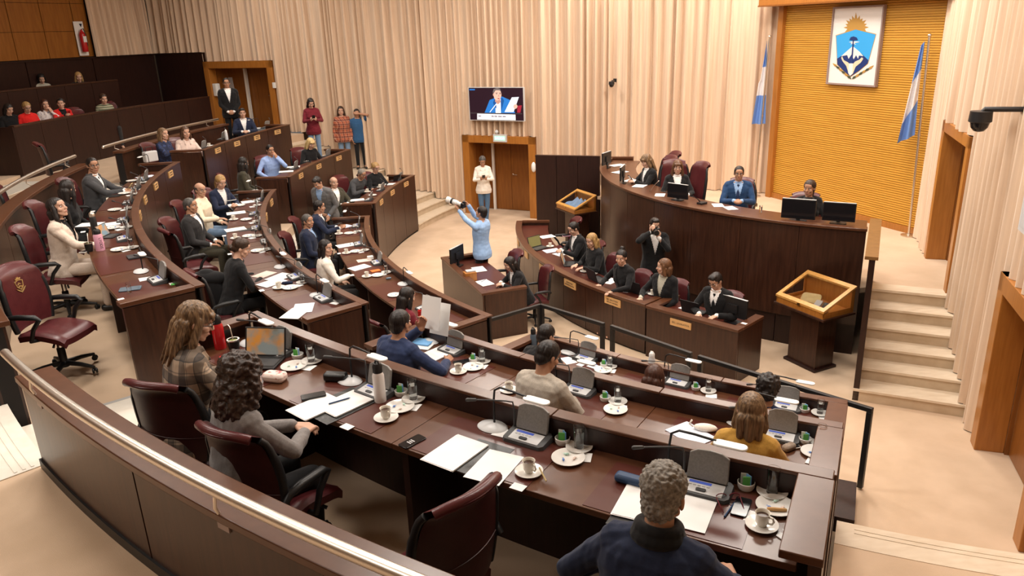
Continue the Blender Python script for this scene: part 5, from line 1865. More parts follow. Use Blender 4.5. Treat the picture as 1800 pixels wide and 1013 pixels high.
def fr(v):
    e0 = [(1626, 72), (1614, 170), (1608, 238)]
    e1 = [(1619, 80), (1586, 215), (1577, 252)]
    f_ = lambda e, v: (e[0][0] + (e[1][0] - e[0][0]) * v / .62, e[0][1] + (e[1][1] - e[0][1]) * v / .62) if v < .62 else (e[1][0] + (e[2][0] - e[1][0]) * (v - .62) / .38, e[1][1] + (e[2][1] - e[1][1]) * (v - .62) / .38)
    return fpl(*f_(e1, v)), fpl(*f_(e0, v))


tp = on_plane(1634, 64, fb, (-.45, -.89, 0))
flag(fb, tp.z, 'blue and white flag hanging on the steel pole right of the crest', fr, ('flag_blue', 'flag_white', 'flag_blue'), (tp.x - fb.x, tp.y - fb.y))
fb2 = on_plane(1336, 196, yw(.02, .25), YN)
fb2.z = FP
fpl2 = lambda x, y: on_plane(x, y, fb2, (-.45, -.89, 0))


def fl(v):
    e0, e1 = [(1348, 72), (1345, 218)], [(1346, 74), (1322, 218)]
    f_ = lambda e: (e[0][0] + (e[1][0] - e[0][0]) * v, e[0][1] + (e[1][1] - e[0][1]) * v)
    a, b = f_(e1), f_(e0)
    if v < .5:
        a = (a[0] + 2, a[1])
    return fpl2(*a), fpl2(*b)


tp2 = fpl2(1353, 66)
flag(fb2, tp2.z, 'pale blue and white flag hanging against the curtain left of the yellow wall', fl, ('flag_blue', 'flag_white', 'flag_blue'), (tp2.x - fb2.x, tp2.y - fb2.y))


# ------------------------------------------------------------------ television over the centre door
def w2loc(root):
    inv = Vector(root.location)

    def f_(mb, name, m_, parent=None, smooth=None):
        mb.v = [tuple(Vector(v) - inv) for v in mb.v]
        return mb.build(name, m_, parent or root, smooth, fix=True)
    return f_


D0 = .30
tva, tvb = on_plane(822.7, 153.3, w2(0, D0), W2n), on_plane(922, 213.5, w2(0, D0), W2n)
t0 = (tva - W2o).dot(W2d); t1 = (tvb - W2o).dot(W2d)
zt_, zb_ = tva.z, tvb.z
root = thing('television', 'wall television above the centre door showing a speaker in a blue suit', 'television', tuple(w2((t0 + t1) / 2, D0, (zt_ + zb_) / 2)))
L_ = w2loc(root)
m = MB(); wbox(w2, t1, t0, D0 - .07, D0, zb_, zt_, m); L_(m, 'housing', 'light_grey')
m = MB(); wbox(w2, (t0 + t1) / 2 - .1, (t0 + t1) / 2 + .1, -.3, D0 - .07, (zt_ + zb_) / 2 - .1, (zt_ + zb_) / 2 + .1, m); L_(m, 'bracket', 'black_metal')
for nm_, c_, e_ in (('tv_dark', (.02, .008, .015), .6), ('tv_blue', (.02, .16, .52), .75), ('tv_skin', (.62, .40, .33), .75), ('tv_paper', (.62, .72, .85), .8), ('tv_white', (.80, .82, .84), .85), ('tv_hair', (.05, .04, .045), .5), ('tv_red', (.30, .02, .04), .6), ('tv_grey', (.14, .12, .12), .6), ('tv_nose', (.45, .25, .20), .65), ('tv_navy', (.01, .08, .30), .6), ('tv_text', (.30, .28, .34), .5)):
    mat(nm_, c_, .3, emit=c_, estr=e_)


def tvp(name, m_, pts, d):
    ps = []
    for x, y in pts:      # enlarged screen coordinates (150..1275, 165..820)
        u, v = (x - (150 + 55 * (y - 165) / 655)) / 1085, (y - 165) / 655
        ps.append(w2(t0 + (t1 - t0) * (.012 + .976 * u), 0, zt_ - (zt_ - zb_) * (.018 + .964 * v)))
    k = len(ps)
    m = MB().add([p + W2n * (D0 + d - .0008) for p in ps] + [p + W2n * (D0 + d) for p in ps], [tuple(range(k)), tuple(range(2 * k - 1, k - 1, -1))] + [(i, k + i, k + (i + 1) % k, (i + 1) % k) for i in range(k)])
    return L_(m, name, m_, scr)


el = lambda cx_, cy_, rx, ry, n=18: [(cx_ + rx * math.cos(2 * PI * i / n), cy_ + ry * math.sin(2 * PI * i / n)) for i in range(n)]
scr = root
scr = tvp('screen', 'tv_dark', [(150, 165), (1235, 165), (1290, 820), (205, 820)], .002)
tvp('picture_chair', 'tv_red', [(1150, 520), (1235, 510), (1215, 660), (1150, 660)], .003)
tvp('picture_suit', 'tv_blue', [(490, 690), (590, 410), (690, 370), (840, 340), (1000, 410), (1120, 690)], .003)
tvp('picture_shirt', 'tv_white', [(700, 400), (810, 390), (830, 690), (725, 690)], .0035)
tvp('picture_face', 'tv_skin', el(745, 310, 78, 110), .004)
tvp('picture_hair', 'tv_grey', [(645, 260), (660, 190), (730, 168), (790, 185), (815, 250), (780, 215), (700, 215), (670, 270)], .0045)
for sx in (-1, 1):
    tvp('picture_eye', 'tv_hair', el(760 + sx * 36, 285, 15, 8, 8), .0046)
    tvp('picture_brow', 'tv_hair', [(760 + sx * 36 - 22, 262), (760 + sx * 36 + 22, 260), (760 + sx * 36 + 22, 268), (760 + sx * 36 - 22, 270)], .0046)
tvp('picture_mouth', 'tv_red', el(768, 380, 24, 9, 10), .0046)
tvp('picture_nose', 'tv_nose', [(766, 295), (785, 335), (755, 338)], .0046)
tvp('picture_ear', 'tv_nose', el(665, 300, 16, 30, 10), .0039)
tvp('picture_neck', 'tv_nose', [(705, 380), (800, 385), (815, 450), (760, 500), (700, 440)], .0038)
tvp('picture_lapel', 'tv_navy', [(690, 372), (725, 400), (735, 600), (660, 470)], .0037)
tvp('picture_lapel', 'tv_navy', [(830, 345), (880, 420), (835, 640), (815, 430)], .0037)
tvp('picture_desk', 'tv_hair', [(205, 670), (1250, 672), (1250, 690), (205, 690)], .0036)
tvp('picture_paper', 'tv_paper', [(1030, 355), (1170, 345), (1080, 650), (900, 650)], .0045)
tvp('picture_hand', 'tv_skin', el(1110, 535, 42, 48, 10), .005)
tvp('picture_microphone', 'tv_white', [(720, 485), (732, 495), (612, 660), (596, 660)], .005)
tvp('picture_caption', 'tv_white', [(345, 690), (1120, 700), (1130, 812), (350, 812)], .005)
for a_, b_ in ((370, 430), (640, 690), (700, 760), (775, 850), (865, 930)):
    tvp('picture_text', 'tv_text', [(a_, 725), (b_, 727), (b_, 757), (a_, 755)], .0055)
tvp('picture_logo', 'tv_blue', [(165, 190), (280, 190), (280, 215), (168, 215)], .003)

# lit exit sign on the door head, lamp and small fittings
p = on_plane(879, 243, w2(0, .19), W2n)
te = (p - W2o).dot(W2d)
root = thing('exit_sign', 'small lit green exit sign on the frame of the centre door', 'sign', tuple(w2(te, .19, p.z)))
L_ = w2loc(root)
m = MB(); wbox(w2, te - .19, te + .19, .165, .21, p.z - .095, p.z + .095, m); L_(m, 'box', 'light_grey')
m = MB(); wbox(w2, te - .15, te + .15, .209, .213, p.z - .055, p.z + .055, m); L_(m, 'panel', 'exit_green')
mx_ = Matrix.Translation(w2(te, .2135, p.z) - Vector(root.location)) @ Matrix.Rotation(R(153 + 180), 4, 'Z') @ Matrix.Rotation(PI / 2, 4, 'X')
text('SALIDA', .085, mx_, 'exit_text', root)


def cctv(loc, face, label, s=1.0, arm=None):
    root = thing('security_camera', label, 'camera', tuple(loc), R(face))
    MB().tube([(-.30, 0, .06), (-.02, 0, .06), (0, 0, .03)], .022, 10).box((-.31, 0, .06), (.02, .10, .10)).build('bracket', 'black_metal', root, 50)
    MB().lathe([(0, .05), (.085, .045), (.09, -.04), (.075, -.05)], 20).build('housing', 'black_plastic', root, 50)
    MB().lathe([(.075, -.05), (.065, -.09), (.04, -.12), (0, -.13)], 20).build('dome', 'screen_black', root, 180)
    root.scale = (s,) * 3


p = on_plane(1075, 146, w2(0, .36), W2n)
cctv(p, 243, 'small black security camera on the curtain right of the television', .75)
p = on_plane(1724, 205, w4(0, .5), W4n)
cctv(p, 160, 'black dome security camera on a bracket above the podium side door', 1.25)


def dispenser(loc, rz, label, s=1.0):
    root = thing('dispenser', label, 'dispenser', tuple(loc), rz)
    bev(MB().rbox((0, 0, 0), (.13, .11, .25), .03).build('case', 'white_plastic', root, 60), .015)
    MB().box((0, -.05, -.06), (.07, .03, .07)).build('nozzle', 'grey_plastic', root)
    root.scale = (s,) * 3


dispenser(on_plane(1706, 296, w4(1.72, -.2), W4d), 1.2, 'white hand dispenser inside the podium side doorway', 1.15)
dispenser(on_plane(381, 158, w2(10.62, -.2), W2d), R(150), 'white paper dispenser inside the upper left doorway', 1.5)
p = on_plane(482, 150, w2(0, .19), W2n)
tag(bev(MB().box(p, (.10, .05, .16), R(153)).build('wall_switch', 'white_plastic'), .01), 'small white switch box on the right frame of the upper left door', 'switch')
pp = [on_plane(x, y, w2(0, -.545), W2n) for x, y in ((384, 136), (408, 136), (413, 160), (388, 160))]
m = MB().add([q for q in pp] + [q + W2n * .006 for q in pp], [(0, 1, 2, 3), (7, 6, 5, 4), (0, 4, 5, 1), (1, 5, 6, 2), (2, 6, 7, 3), (3, 7, 4, 0)])
tag(m.build('notice', 'paper_grey', fix=True), 'pale notice on the wall behind the man in the upper left doorway', 'notice')
p = on_plane(938, 294, w2(0, .19), W2n)
tag(MB().ell(p, (.06, .05, .13)).build('wall_lamp', 'white_plastic', smooth=180), 'white rounded fitting on the right frame of the centre door', 'fitting')
p = on_plane(873, 232, w2(0, .17), W2n)
tag(MB().ell(p, (.05, .04, .045)).tube([p, p + Vector((.0, .05, .05))], .012, 8).build('small_camera', 'light_grey', smooth=60), 'small grey camera on top of the centre door frame, below the television', 'camera')
# wall screen at the right edge
ta = 6.15
root = thing('wall_screen', 'grey-framed wall screen cut off by the right edge of the picture', 'screen', tuple(w4(ta, .3, 2.4)))
L_ = w2loc(root)
m = MB(); wbox(w4, 6.15, 7.3, .24, .30, 2.7, 3.5, m); L_(m, 'frame', 'light_grey')
m = MB(); wbox(w4, 6.19, 7.26, .30, .304, 2.74, 3.46, m); L_(m, 'panel', 'paper_grey')
m = MB(); wbox(w4, 6.7, 6.85, -.3, .24, 2.8, 2.95, m); L_(m, 'bracket', 'black_metal')

# fire extinguisher on its board, on the honey boards above the gallery
th = to_pol(on_plane(142, 68, pol(20.9, 174), np.array(pol(1, 174) - pol(0, 0))))
a_ = th[1]
pe = lambda x, y: on_plane(x, y, pol(20.9, a_), np.array(pol(1, a_) - pol(0, 0)))
e_t, e_b = pe(136, 38), pe(147, 98)
cpt = pe(141.5, 68)
root = thing('fire_extinguisher', 'red fire extinguisher on a white board beside the curtain, top left', 'extinguisher', tuple(cpt), R(a_ + 90))
hh = (e_t.z - e_b.z)
MB().box((0, .02, 0), (.30, .012, hh)).build('board', 'crest_white', root)
MB().lathe([(0, -.36), (.075, -.36), (.085, -.33), (.085, .10), (.06, .17), (.03, .20), (.03, .24), (0, .24)], 18, (.02, .12, 0)).build('cylinder', 'red_enamel', root, 60)
MB().tube([(.02, .12, .24), (-.05, .12, .27), (-.09, .13, .10), (-.09, .13, -.2)], .013, 8).build('hose', 'black_plastic', root, 60)
MB().box((.02, .20, -.02), (.10, .012, .16)).build('label', 'paper', root)
MB().add([(-.12, .028, hh / 2 - .06), (-.02, .028, hh / 2 - .06), (-.07, .028, hh / 2 - .16)], [(0, 1, 2)]).build('triangle', 'c_navy', root)


# ------------------------------------------------------------------ display lecterns
def lectern(loc, rz, label, inside, s=1.0, zback=1.20):
    root = thing('display_lectern', label, 'display case', loc, rz)
    MB().box((0, 0, .43), (.50, .34, .80)).build('pedestal', 'mahogany', root)
    bev(MB().box((0, 0, .02), (.58, .42, .04)).build('plinth', 'mahogany_dark', root), .006)
    bev(MB().box((0, -.02, .845), (.90, .60, .03)).build('shelf', 'mahogany', root), .006)
    hx, y0, y1, za, zb = .42, -.30, .26, .95, zback
    m = MB()       # bottom tray
    m.box((0, (y0 + y1) / 2, .875), (2 * hx, y1 - y0, .03))
    m.box((0, y0 + .012, (.89 + za) / 2), (2 * hx, .024, za - .89))
    m.box((0, y1 - .012, (.89 + zb) / 2), (2 * hx, .024, zb - .89))
    for sx in (-1, 1):
        m.box((sx * (hx - .012), (y0 + y1) / 2, .91), (.024, y1 - y0, .05))
        m.box((sx * (hx - .012), y1 - .03, 1.03), (.024, .06, .30))
    m.build('case', 'honey_wood', root)
    f_ = lambda x, y, d=0: (x, y, za + (zb - za) * (y - y0) / (y1 - y0) + d)
    m = MB()
    for xa, xb, ya, yb in ((-hx - .01, hx + .01, y0 - .01, y0 + .05), (-hx - .01, hx + .01, y1 - .05, y1 + .01), (-hx - .01, -hx + .05, y0 + .05, y1 - .05), (hx - .05, hx + .01, y0 + .05, y1 - .05)):
        m.add([f_(xa, ya), f_(xb, ya), f_(xb, yb), f_(xa, yb), f_(xa, ya, .028), f_(xb, ya, .028), f_(xb, yb, .028), f_(xa, yb, .028)], [(3, 2, 1, 0), (4, 5, 6, 7), (0, 1, 5, 4), (1, 2, 6, 5), (2, 3, 7, 6), (3, 0, 4, 7)])
    lid = m.build('lid_frame', 'case_wood', root)
    MB().add([f_(-hx + .04, y0 + .04, .012), f_(hx - .04, y0 + .04, .012), f_(hx - .04, y1 - .04, .012), f_(-hx + .04, y1 - .04, .012), f_(-hx + .04, y0 + .04, .016), f_(hx - .04, y0 + .04, .016), f_(hx - .04, y1 - .04, .016), f_(-hx + .04, y1 - .04, .016)],
             [(3, 2, 1, 0), (4, 5, 6, 7), (0, 1, 5, 4), (1, 2, 6, 5), (2, 3, 7, 6), (3, 0, 4, 7)]).build('glass', 'pane', lid)
    MB().box((0, y0 - .014, za + .0), (.05, .012, .04)).build('lock', 'brass', lid)
    root.scale = (s,) * 3
    return root


mat('case_wood', (.50, .24, .055), .35, c2=(.62, .33, .09), scale=(4, 4, 4), nscale=6, coat=.2)
RZL = R(-64.8)
lc = (4.20, 9.86, 0)
lectern(lc, RZL, 'wooden display lectern with a glass lid beside the right stone steps', 0)
ll = (1.50, 16.48, 0)
lectern(ll, RZL, 'wooden display lectern with a cloth inside, beside the tall dark panel', 1, .96)


def inlect(loc, v, s=1.0):
    return Matrix.Translation(loc) @ Matrix.Rotation(RZL, 4, 'Z') @ Matrix.Scale(s, 4) @ Vector(v)


sl = Matrix.Rotation(R(22), 4, 'X')
b = MB(); b.rbox((0, 0, 0), (.26, .20, .018), .05, mx=sl)
o = b.build('old_book', 'parchment' if 'parchment' in M else 'card_wood'); o.location = inlect(lc, (-.06, -.02, .965)); o.rotation_euler = (0, 0, RZL + .5)
mat('parchment', (.50, .36, .15), .6, c2=(.60, .46, .22), nscale=12)
o.data.materials[0] = M['parchment']
tag(o, 'old yellowed half-round book inside the right display lectern', 'book')
for nm_, mm, x, lab in (('small_book', 'paper_grey', .14, 'small grey book standing inside the right display lectern'), ('small_book', 'black_leather', .27, 'small dark book beside the grey one in the right display lectern')):
    o = MB().box((0, 0, 0), (.09, .14, .03), mx=sl).build(nm_, mm)
    bev(o, .004)
    o.location = inlect(lc, (x, -.10, .955)); o.rotation_euler = (0, 0, RZL + .35)
    tag(o, lab, 'book')
P = [[inlect(ll, (-.28 + .5 * i / 14, -.20 + .36 * j / 10, .925 + .14 * j / 10 + .03 * math.sin(i * 1.3 + j * .6)), .96) for j in range(11)] for i in range(15)]
tag(MB().grid(P).build('folded_cloth', 'c_sky', smooth=180), 'pale blue cloth folded inside the left display lectern', 'cloth')

# ------------------------------------------------------------------ the clerks desk (curved) and the small desk
KO = (7.147, 15.05)
root = thing('clerks_desk', 'long curved mahogany clerks desk in front of the podium', 'desk', (.9, 12.5, 0))
inv = Vector(root.location)


def kb(mb, name, m_, b=0):
    mb.v = [(v[0] - inv.x, v[1] - inv.y, v[2]) for v in mb.v]
    o = mb.build(name, m_, root, 30)
    if b:
        bev(o, b)
    return o


K0, K1 = 174.5, 222.0
m = MB()
for i in range(9):
    a0, a1 = K0 + (K1 - K0) * i / 9, K0 + (K1 - K0) * (i + 1) / 9
    m.sweep([(6.985, .03), (7.01, .03), (7.01, .76), (6.985, .76)], a0 + .04, a1 - .04, 4, KO)
m.sweep([(6.94, 0), (6.99, 0), (6.99, .76), (6.94, .76)], K0, K1, 24, KO, 1)
kb(m, 'front_panel', ['mahogany', 'black_gap'])
kb(MB().sweep([(6.90, .755), (7.03, .755), (7.03, .80), (6.90, .80)], K0, K1, 30, KO), 'ledge', 'mahogany_top', .005)
kb(MB().sweep([(6.36, .665), (6.945, .665), (6.945, .70), (6.36, .70)], K0, K1, 30, KO), 'desktop', 'desk_mat')
kb(MB().sweep([(6.34, 0), (6.91, 0), (6.91, .76), (6.34, .76)], K0 - .2, K0 + .25, 1, KO), 'end_panel', 'mahogany')
kb(MB().sweep([(6.33, .757), (6.905, .757), (6.905, .80), (6.33, .80)], K0 - .3, K0 + .55, 1, KO), 'end_cap', 'mahogany_top')
kb(MB().sweep([(6.33, .757), (6.905, .757), (6.905, .80), (6.33, .80)], K1 - .9, K1, 1, KO), 'end_cap', 'mahogany_top')
for (px, py), l1, l2 in (((1021, 495), 'SECRETARIA', 'ADMINISTRATIVA'), ((971, 470), 'SECRETARIA', ''), ((1092, 525), 'SEC. RELATORA', 'DE LA CAMARA'), ((937, 446), '', ''), ((914, 425), '', '')):
    p = at(px, py, .68)
    a = math.degrees(math.atan2(p.y - KO[1], p.x - KO[0])) % 360
    w_ = .17 if l1 else .12
    wa = math.degrees(w_ / 7.02)
    o = kb(MB().sweep([(7.008, .615), (7.024, .615), (7.024, .735), (7.008, .735)], a - wa, a + wa, 3, KO), 'name_plate', 'card_wood')
    for t_, dz in ((l1, .018 if l2 else 0), (l2, -.022)):
        if t_:
            c_ = Vector((KO[0] + 7.0255 * math.cos(R(a)), KO[1] + 7.0255 * math.sin(R(a)), .675 + dz))
            text(t_, .034, Matrix.Translation(c_ - inv) @ Matrix.Rotation(R(a + 90), 4, 'Z') @ Matrix.Rotation(PI / 2, 4, 'X'), 'ink', root)
# straight desk continuing to the right
A_, B_, C_ = at(1137, 537, .80), at(1297.8, 580, .80), at(1347.8, 556.7, .80)
dx_ = (B_ - A_); dx_.z = 0; LW = dx_.length; dx_.normalize()
dy_ = Vector((-dx_.y, dx_.x, 0))
root = thing('clerk_desk', 'straight mahogany desk with a name plate at the right end of the clerks desk', 'desk', (A_.x, A_.y, 0), math.atan2(dx_.y, dx_.x))
LD = (C_ - B_).dot(dy_)
MB().box((LW / 2, .015, .38), (LW, .03, .76)).build('front_panel', 'mahogany', root)
for x in (.02, LW - .02):
    MB().box((x, LD / 2 + .02, .38), (.04, LD - .04, .76)).build('side_panel', 'mahogany', root)
bev(MB().box((LW / 2, .05, .78), (LW + .02, .14, .04)).build('ledge', 'mahogany_top', root), .005)
for x in (.06, LW - .05):
    bev(MB().box((x, LD / 2 + .06, .78), (.13, LD - .12, .04)).build('side_cap', 'mahogany_top', root), .005)
MB().box((LW / 2, LD / 2 + .03, .685), (LW - .06, LD - .06, .03)).build('desktop', 'desk_mat', root)
q = at(1214, 561, .66)
xq = (q - A_).dot(dx_)
pl = MB().box((xq, -.008, .66), (.34, .016, .10)).build('name_plate', 'card_wood', root)
text('SEC. LEGISLATIVA', .036, Matrix.Translation((xq, -.0165, .66)) @ Matrix.Rotation(PI / 2, 4, 'X'), 'ink', root)
CLK = (A_, dx_, dy_)
# small desk in the well
a_, b_, c_, d_ = at(776, 452, .80), at(848, 516, .80), at(918, 501, .80), at(852, 446, .80)
ex = (b_ - a_); LWs = ex.length; ex.normalize()
ey = Vector((-ex.y, ex.x, 0))
LDs = ((c_ - b_).dot(ey) + (d_ - a_).dot(ey)) / 2
root = thing('small_desk', 'small mahogany desk standing alone on the carpet beside the writing woman', 'desk', (a_.x, a_.y, 0), math.atan2(ex.y, ex.x))
MB().box((LWs / 2, .015, .38), (LWs, .03, .76)).build('front_panel', 'mahogany', root)
for x in (.02, LWs - .02):
    MB().box((x, LDs / 2 + .02, .38), (.04, LDs - .04, .76)).build('side_panel', 'mahogany', root)
    bev(MB().box((x + (.03 if x < 1 else -.03), LDs / 2 + .05, .78), (.11, LDs - .08, .04)).build('side_cap', 'mahogany_top', root), .005)
bev(MB().box((LWs / 2, .04, .78), (LWs + .02, .11, .04)).build('ledge', 'mahogany_top', root), .005)
MB().box((LWs / 2, LDs / 2 + .03, .685), (LWs - .06, LDs - .06, .03)).build('desktop', 'desk_mat', root)

# ------------------------------------------------------------------ things on the desks
def mk_console():
    r = thing('microphone_console', 'x', 'console')
    bs = MB()
    pts = [(-.135, -.075), (-.115, -.095), (.115, -.095), (.135, -.075), (.135, .035), (.115, .055), (-.115, .055), (-.135, .035)]
    k = len(pts)
    bs.add([(x, y, 0) for x, y in pts] + [(x * .96, y * .95, .018 + .022 * (y + .095) / .18) for x, y in pts], [tuple(range(k - 1, -1, -1)), tuple(range(k, 2 * k))] + [(i, (i + 1) % k, k + (i + 1) % k, k + i) for i in range(k)])
    b = bs.build('base', 'grey_plastic', r)
    tp = lambda x, y, d=.0: (x, y, .0185 + .022 * (y + .095) / .18 + d)
    q = lambda x0, x1, y0, y1, d, mb: mb.add([tp(x0, y0, d), tp(x1, y0, d), tp(x1, y1, d), tp(x0, y1, d), tp(x0, y0, -.002), tp(x1, y0, -.002), tp(x1, y1, -.002), tp(x0, y1, -.002)], [(0, 1, 2, 3), (0, 4, 5, 1), (1, 5, 6, 2), (2, 6, 7, 3), (3, 7, 4, 0)])
    q(-.095, .095, -.078, .012, .002, f := MB()); f.build('keypad', 'light_grey', b)
    q(-.08, .03, -.012, .006, .003, f := MB()); f.build('display', 'lcd_blue', b)
    f = MB(); f.rbox((-.01, -.056, .0275), (.05, .022, .006), .008).build('speak_button', 'grey_plastic', b)
    f = MB()
    for i in range(5):
        f.box(tp(-.07 + .022 * i, -.026, .003), (.014, .008, .003))
    f.build('keys', 'paper_grey', b)
    mx = Matrix.Translation((0, .025, .034)) @ Matrix.Rotation(R(-14), 4, 'X')
    l = MB()
    lp = [(-.098, 0), (.098, 0), (.102, .02), (.098, .130), (.06, .150), (0, .155), (-.06, .150), (-.098, .130), (-.102, .02)]
    k = len(lp)
    l.add([mx @ Vector((x, -.008, z)) for x, z in lp] + [mx @ Vector((x, .010, z)) for x, z in lp], [tuple(range(k)), tuple(range(2 * k - 1, k - 1, -1))] + [(i, k + i, k + (i + 1) % k, (i + 1) % k) for i in range(k)])
    bev(l.build('lid', 'lid_grey', r, fix=True), .004)
    m = MB().tube([(-.118, .03, .03), (-.12, .035, .10), (-.122, .035, .15), (-.135, .045, .175), (-.17, .02, .185), (-.24, -.04, .20), (-.30, -.09, .21)], [.007, .006, .005, .005, .0045, .0045, .0045], 8)
    m.caps((-.30, -.09, .21), (-.335, -.118, .214), .009, .011, 10)
    m.build('gooseneck_microphone', 'grey_plastic', r, 60)
    return r


def mk_lamp():
    r = thing('desk_lamp', 'x', 'lamp')
    MB().lathe([(0, 0), (.075, 0), (.085, .006), (.075, .016), (.03, .026), (0, .027)], 24, mx=Matrix.Diagonal((1.15, .85, 1, 1))).build('base', 'light_grey', r, 60)
    MB().tube([(0, .02, .02), (0, .022, .16), (.01, .022, .235), (.05, .02, .262), (.13, .01, .266), (.24, .0, .262)], .0065, 8).build('arm', 'black_plastic', r, 60)
    bev(MB().rbox((.31, -.005, .257), (.165, .062, .012), .028).build('lamp_head', 'white_plastic', r, 60), .004)
    return r


def mk_saucer(R_=.075, nm='saucer'):
    o = MB().lathe([(0, .003), (R_ * .5, 0), (R_ * .55, .004), (R_, .016), (R_ * .99, .018), (R_ * .58, .009), (R_ * .3, .008), (0, .008)], 28).build(nm, 'porcelain', smooth=60)
    return tag(o, 'x', nm)


def mk_cup():
    r = thing('coffee_cup', 'x', 'cup')
    MB().lathe([(0, 0), (.021, 0), (.022, .006), (.030, .020), (.032, .062), (.0345, .068), (.031, .066), (.028, .05), (.0, .05)], 22).build('bowl', 'cup_cream', r, 50)
    MB().tube([(.030, 0, .055), (.050, 0, .058), (.056, 0, .042), (.048, 0, .026), (.030, 0, .022)], .0048, 8).build('handle', 'cup_cream', r, 60)
    MB().lathe([(.0, .0515), (.029, .0515)], 18).build('coffee', 'coffee', r)
    return r


def mk_glass(nm='drinking_glass', fill=.72):
    r = thing(nm, 'x', 'glass')
    h = .135
    MB().lathe([(0, 0), (.027, 0), (.031, h), (.0285, h), (.0255, .012), (0, .012)], 24).build('tumbler', 'glass', r, 50)
    if fill:
        MB().lathe([(0, .0125), (.0252, .0125), (.0252 + .003 * fill, .012 + (h - .012) * fill), (0, .012 + (h - .012) * fill)], 24).build('water', 'water', r, 50)
    return r


def mk_bowl():
    o = MB().lathe([(0, 0), (.036, 0), (.042, .012), (.043, .036), (.040, .038), (.038, .012), (0, .010)], 24).build('sugar_bowl', 'porcelain', smooth=50)
    return tag(o, 'x', 'bowl')


def mk_sachet(c='paper'):
    o = bev(MB().box((0, 0, .032), (.036, .005, .062)).build('sugar_sachet', c), .002)
    return tag(o, 'x', 'sachet')


def mk_sweet(c):
    o = MB().ell((0, 0, .007), (.013, .009, .007), seg=10, rings=7).add([(-.012, 0, .007), (-.022, .007, .009), (-.022, -.007, .009)], [(0, 1, 2)]).add([(.012, 0, .007), (.022, -.007, .009), (.022, .007, .009)], [(0, 1, 2)]).build('sweet', c, smooth=60)
    return tag(o, 'x', 'sweet')


def mk_biscuit():
    return tag(MB().caps((-.035, 0, .009), (.04, .006, .009), .009, .008, 8).build('biscuit', 'biscuit', smooth=60), 'x', 'biscuit')


def mk_napkin():
    o = MB().add([(-.055, -.04, .001), (.05, -.05, .002), (.06, .035, .003), (-.04, .05, .001), (-.055, -.04, .003), (.05, -.05, .004), (.06, .035, .006), (-.04, .05, .003)], [(3, 2, 1, 0), (4, 5, 6, 7), (0, 1, 5, 4), (1, 2, 6, 5), (2, 3, 7, 6), (3, 0, 4, 7)]).build('paper_napkin', 'paper')
    return tag(o, 'x', 'napkin')


def mk_card():
    return tag(MB().box((0, 0, .002), (.075, .055, .0015)).build('place_card', 'paper'), 'x', 'card')


def mk_paper(w=.21, h=.297, n=4, m_='paper', nm='paper_stack'):
    mb = MB()
    for i in range(n):
        mb.box((.004 * math.sin(i * 2.3), .004 * math.cos(i * 1.7), .0012 + .0022 * i), (w, h, .002), .02 * math.sin(i * 3.1))
    return tag(mb.build(nm, m_), 'x', 'papers')


def mk_phone(case='screen_black', w=.075, h=.155):
    r = thing('phone', 'x', 'phone')
    bev(MB().rbox((0, 0, .0045), (w, h, .009), .012).build('case', case, r, 60), .002)
    MB().rbox((0, 0, .0092), (w * .92, h * .94, .0006), .010).build('screen', 'screen_black', r)
    return r


def mk_pen(m_='c_blueSuit'):
    return tag(MB().tube([(-.07, 0, .005), (.06, 0, .005), (.072, 0, .005)], [.0045, .0045, .001], 8).build('pen', m_, smooth=60), 'x', 'pen')


def mk_stir():
    return tag(MB().tube([(0, 0, .02), (.11, .0, .006)], .004, 6).build('stirrer', 'parchment', smooth=60), 'x', 'stirrer')


def mk_bottle(body, cap, r0=.036, h=.20, hc=.055):
    r = thing('bottle', 'x', 'bottle')
    MB().lathe([(0, 0), (r0, 0), (r0 + .001, .008), (r0, h - .02), (r0 * .8, h), (0, h)], 22).build('body', body, r, 50)
    MB().lathe([(0, h), (r0 * .82, h), (r0 * .85, h + hc * .7), (r0 * .6, h + hc), (0, h + hc)], 22).build('cap', cap, r, 50)
    MB().tube([(-r0 * .5, 0, h + hc * .8), (-r0 * .3, 0, h + hc * 1.25), (r0 * .3, 0, h + hc * 1.25), (r0 * .5, 0, h + hc * .8)], .006, 8).build('loop', cap, r, 60)
    return r


def mk_mate():
    r = thing('mate_cup', 'x', 'mate')
    MB().lathe([(0, 0), (.030, 0), (.040, .03), (.043, .07), (.040, .092), (.036, .092), (.036, .085), (0, .085)], 22).build('cup', 'black_leather', r, 50)
    MB().lathe([(.038, .088), (.046, .090), (.046, .100), (.036, .100)], 22).build('rim', 'steel', r, 50)
    MB().lathe([(0, .094), (.036, .088)], 18).build('yerba', 'yerba', r)
    MB().tube([(.005, 0, .07), (-.035, .01, .16), (-.05, .012, .185), (-.075, .012, .19)], .004, 8).build('straw', 'steel', r, 60)
    return r


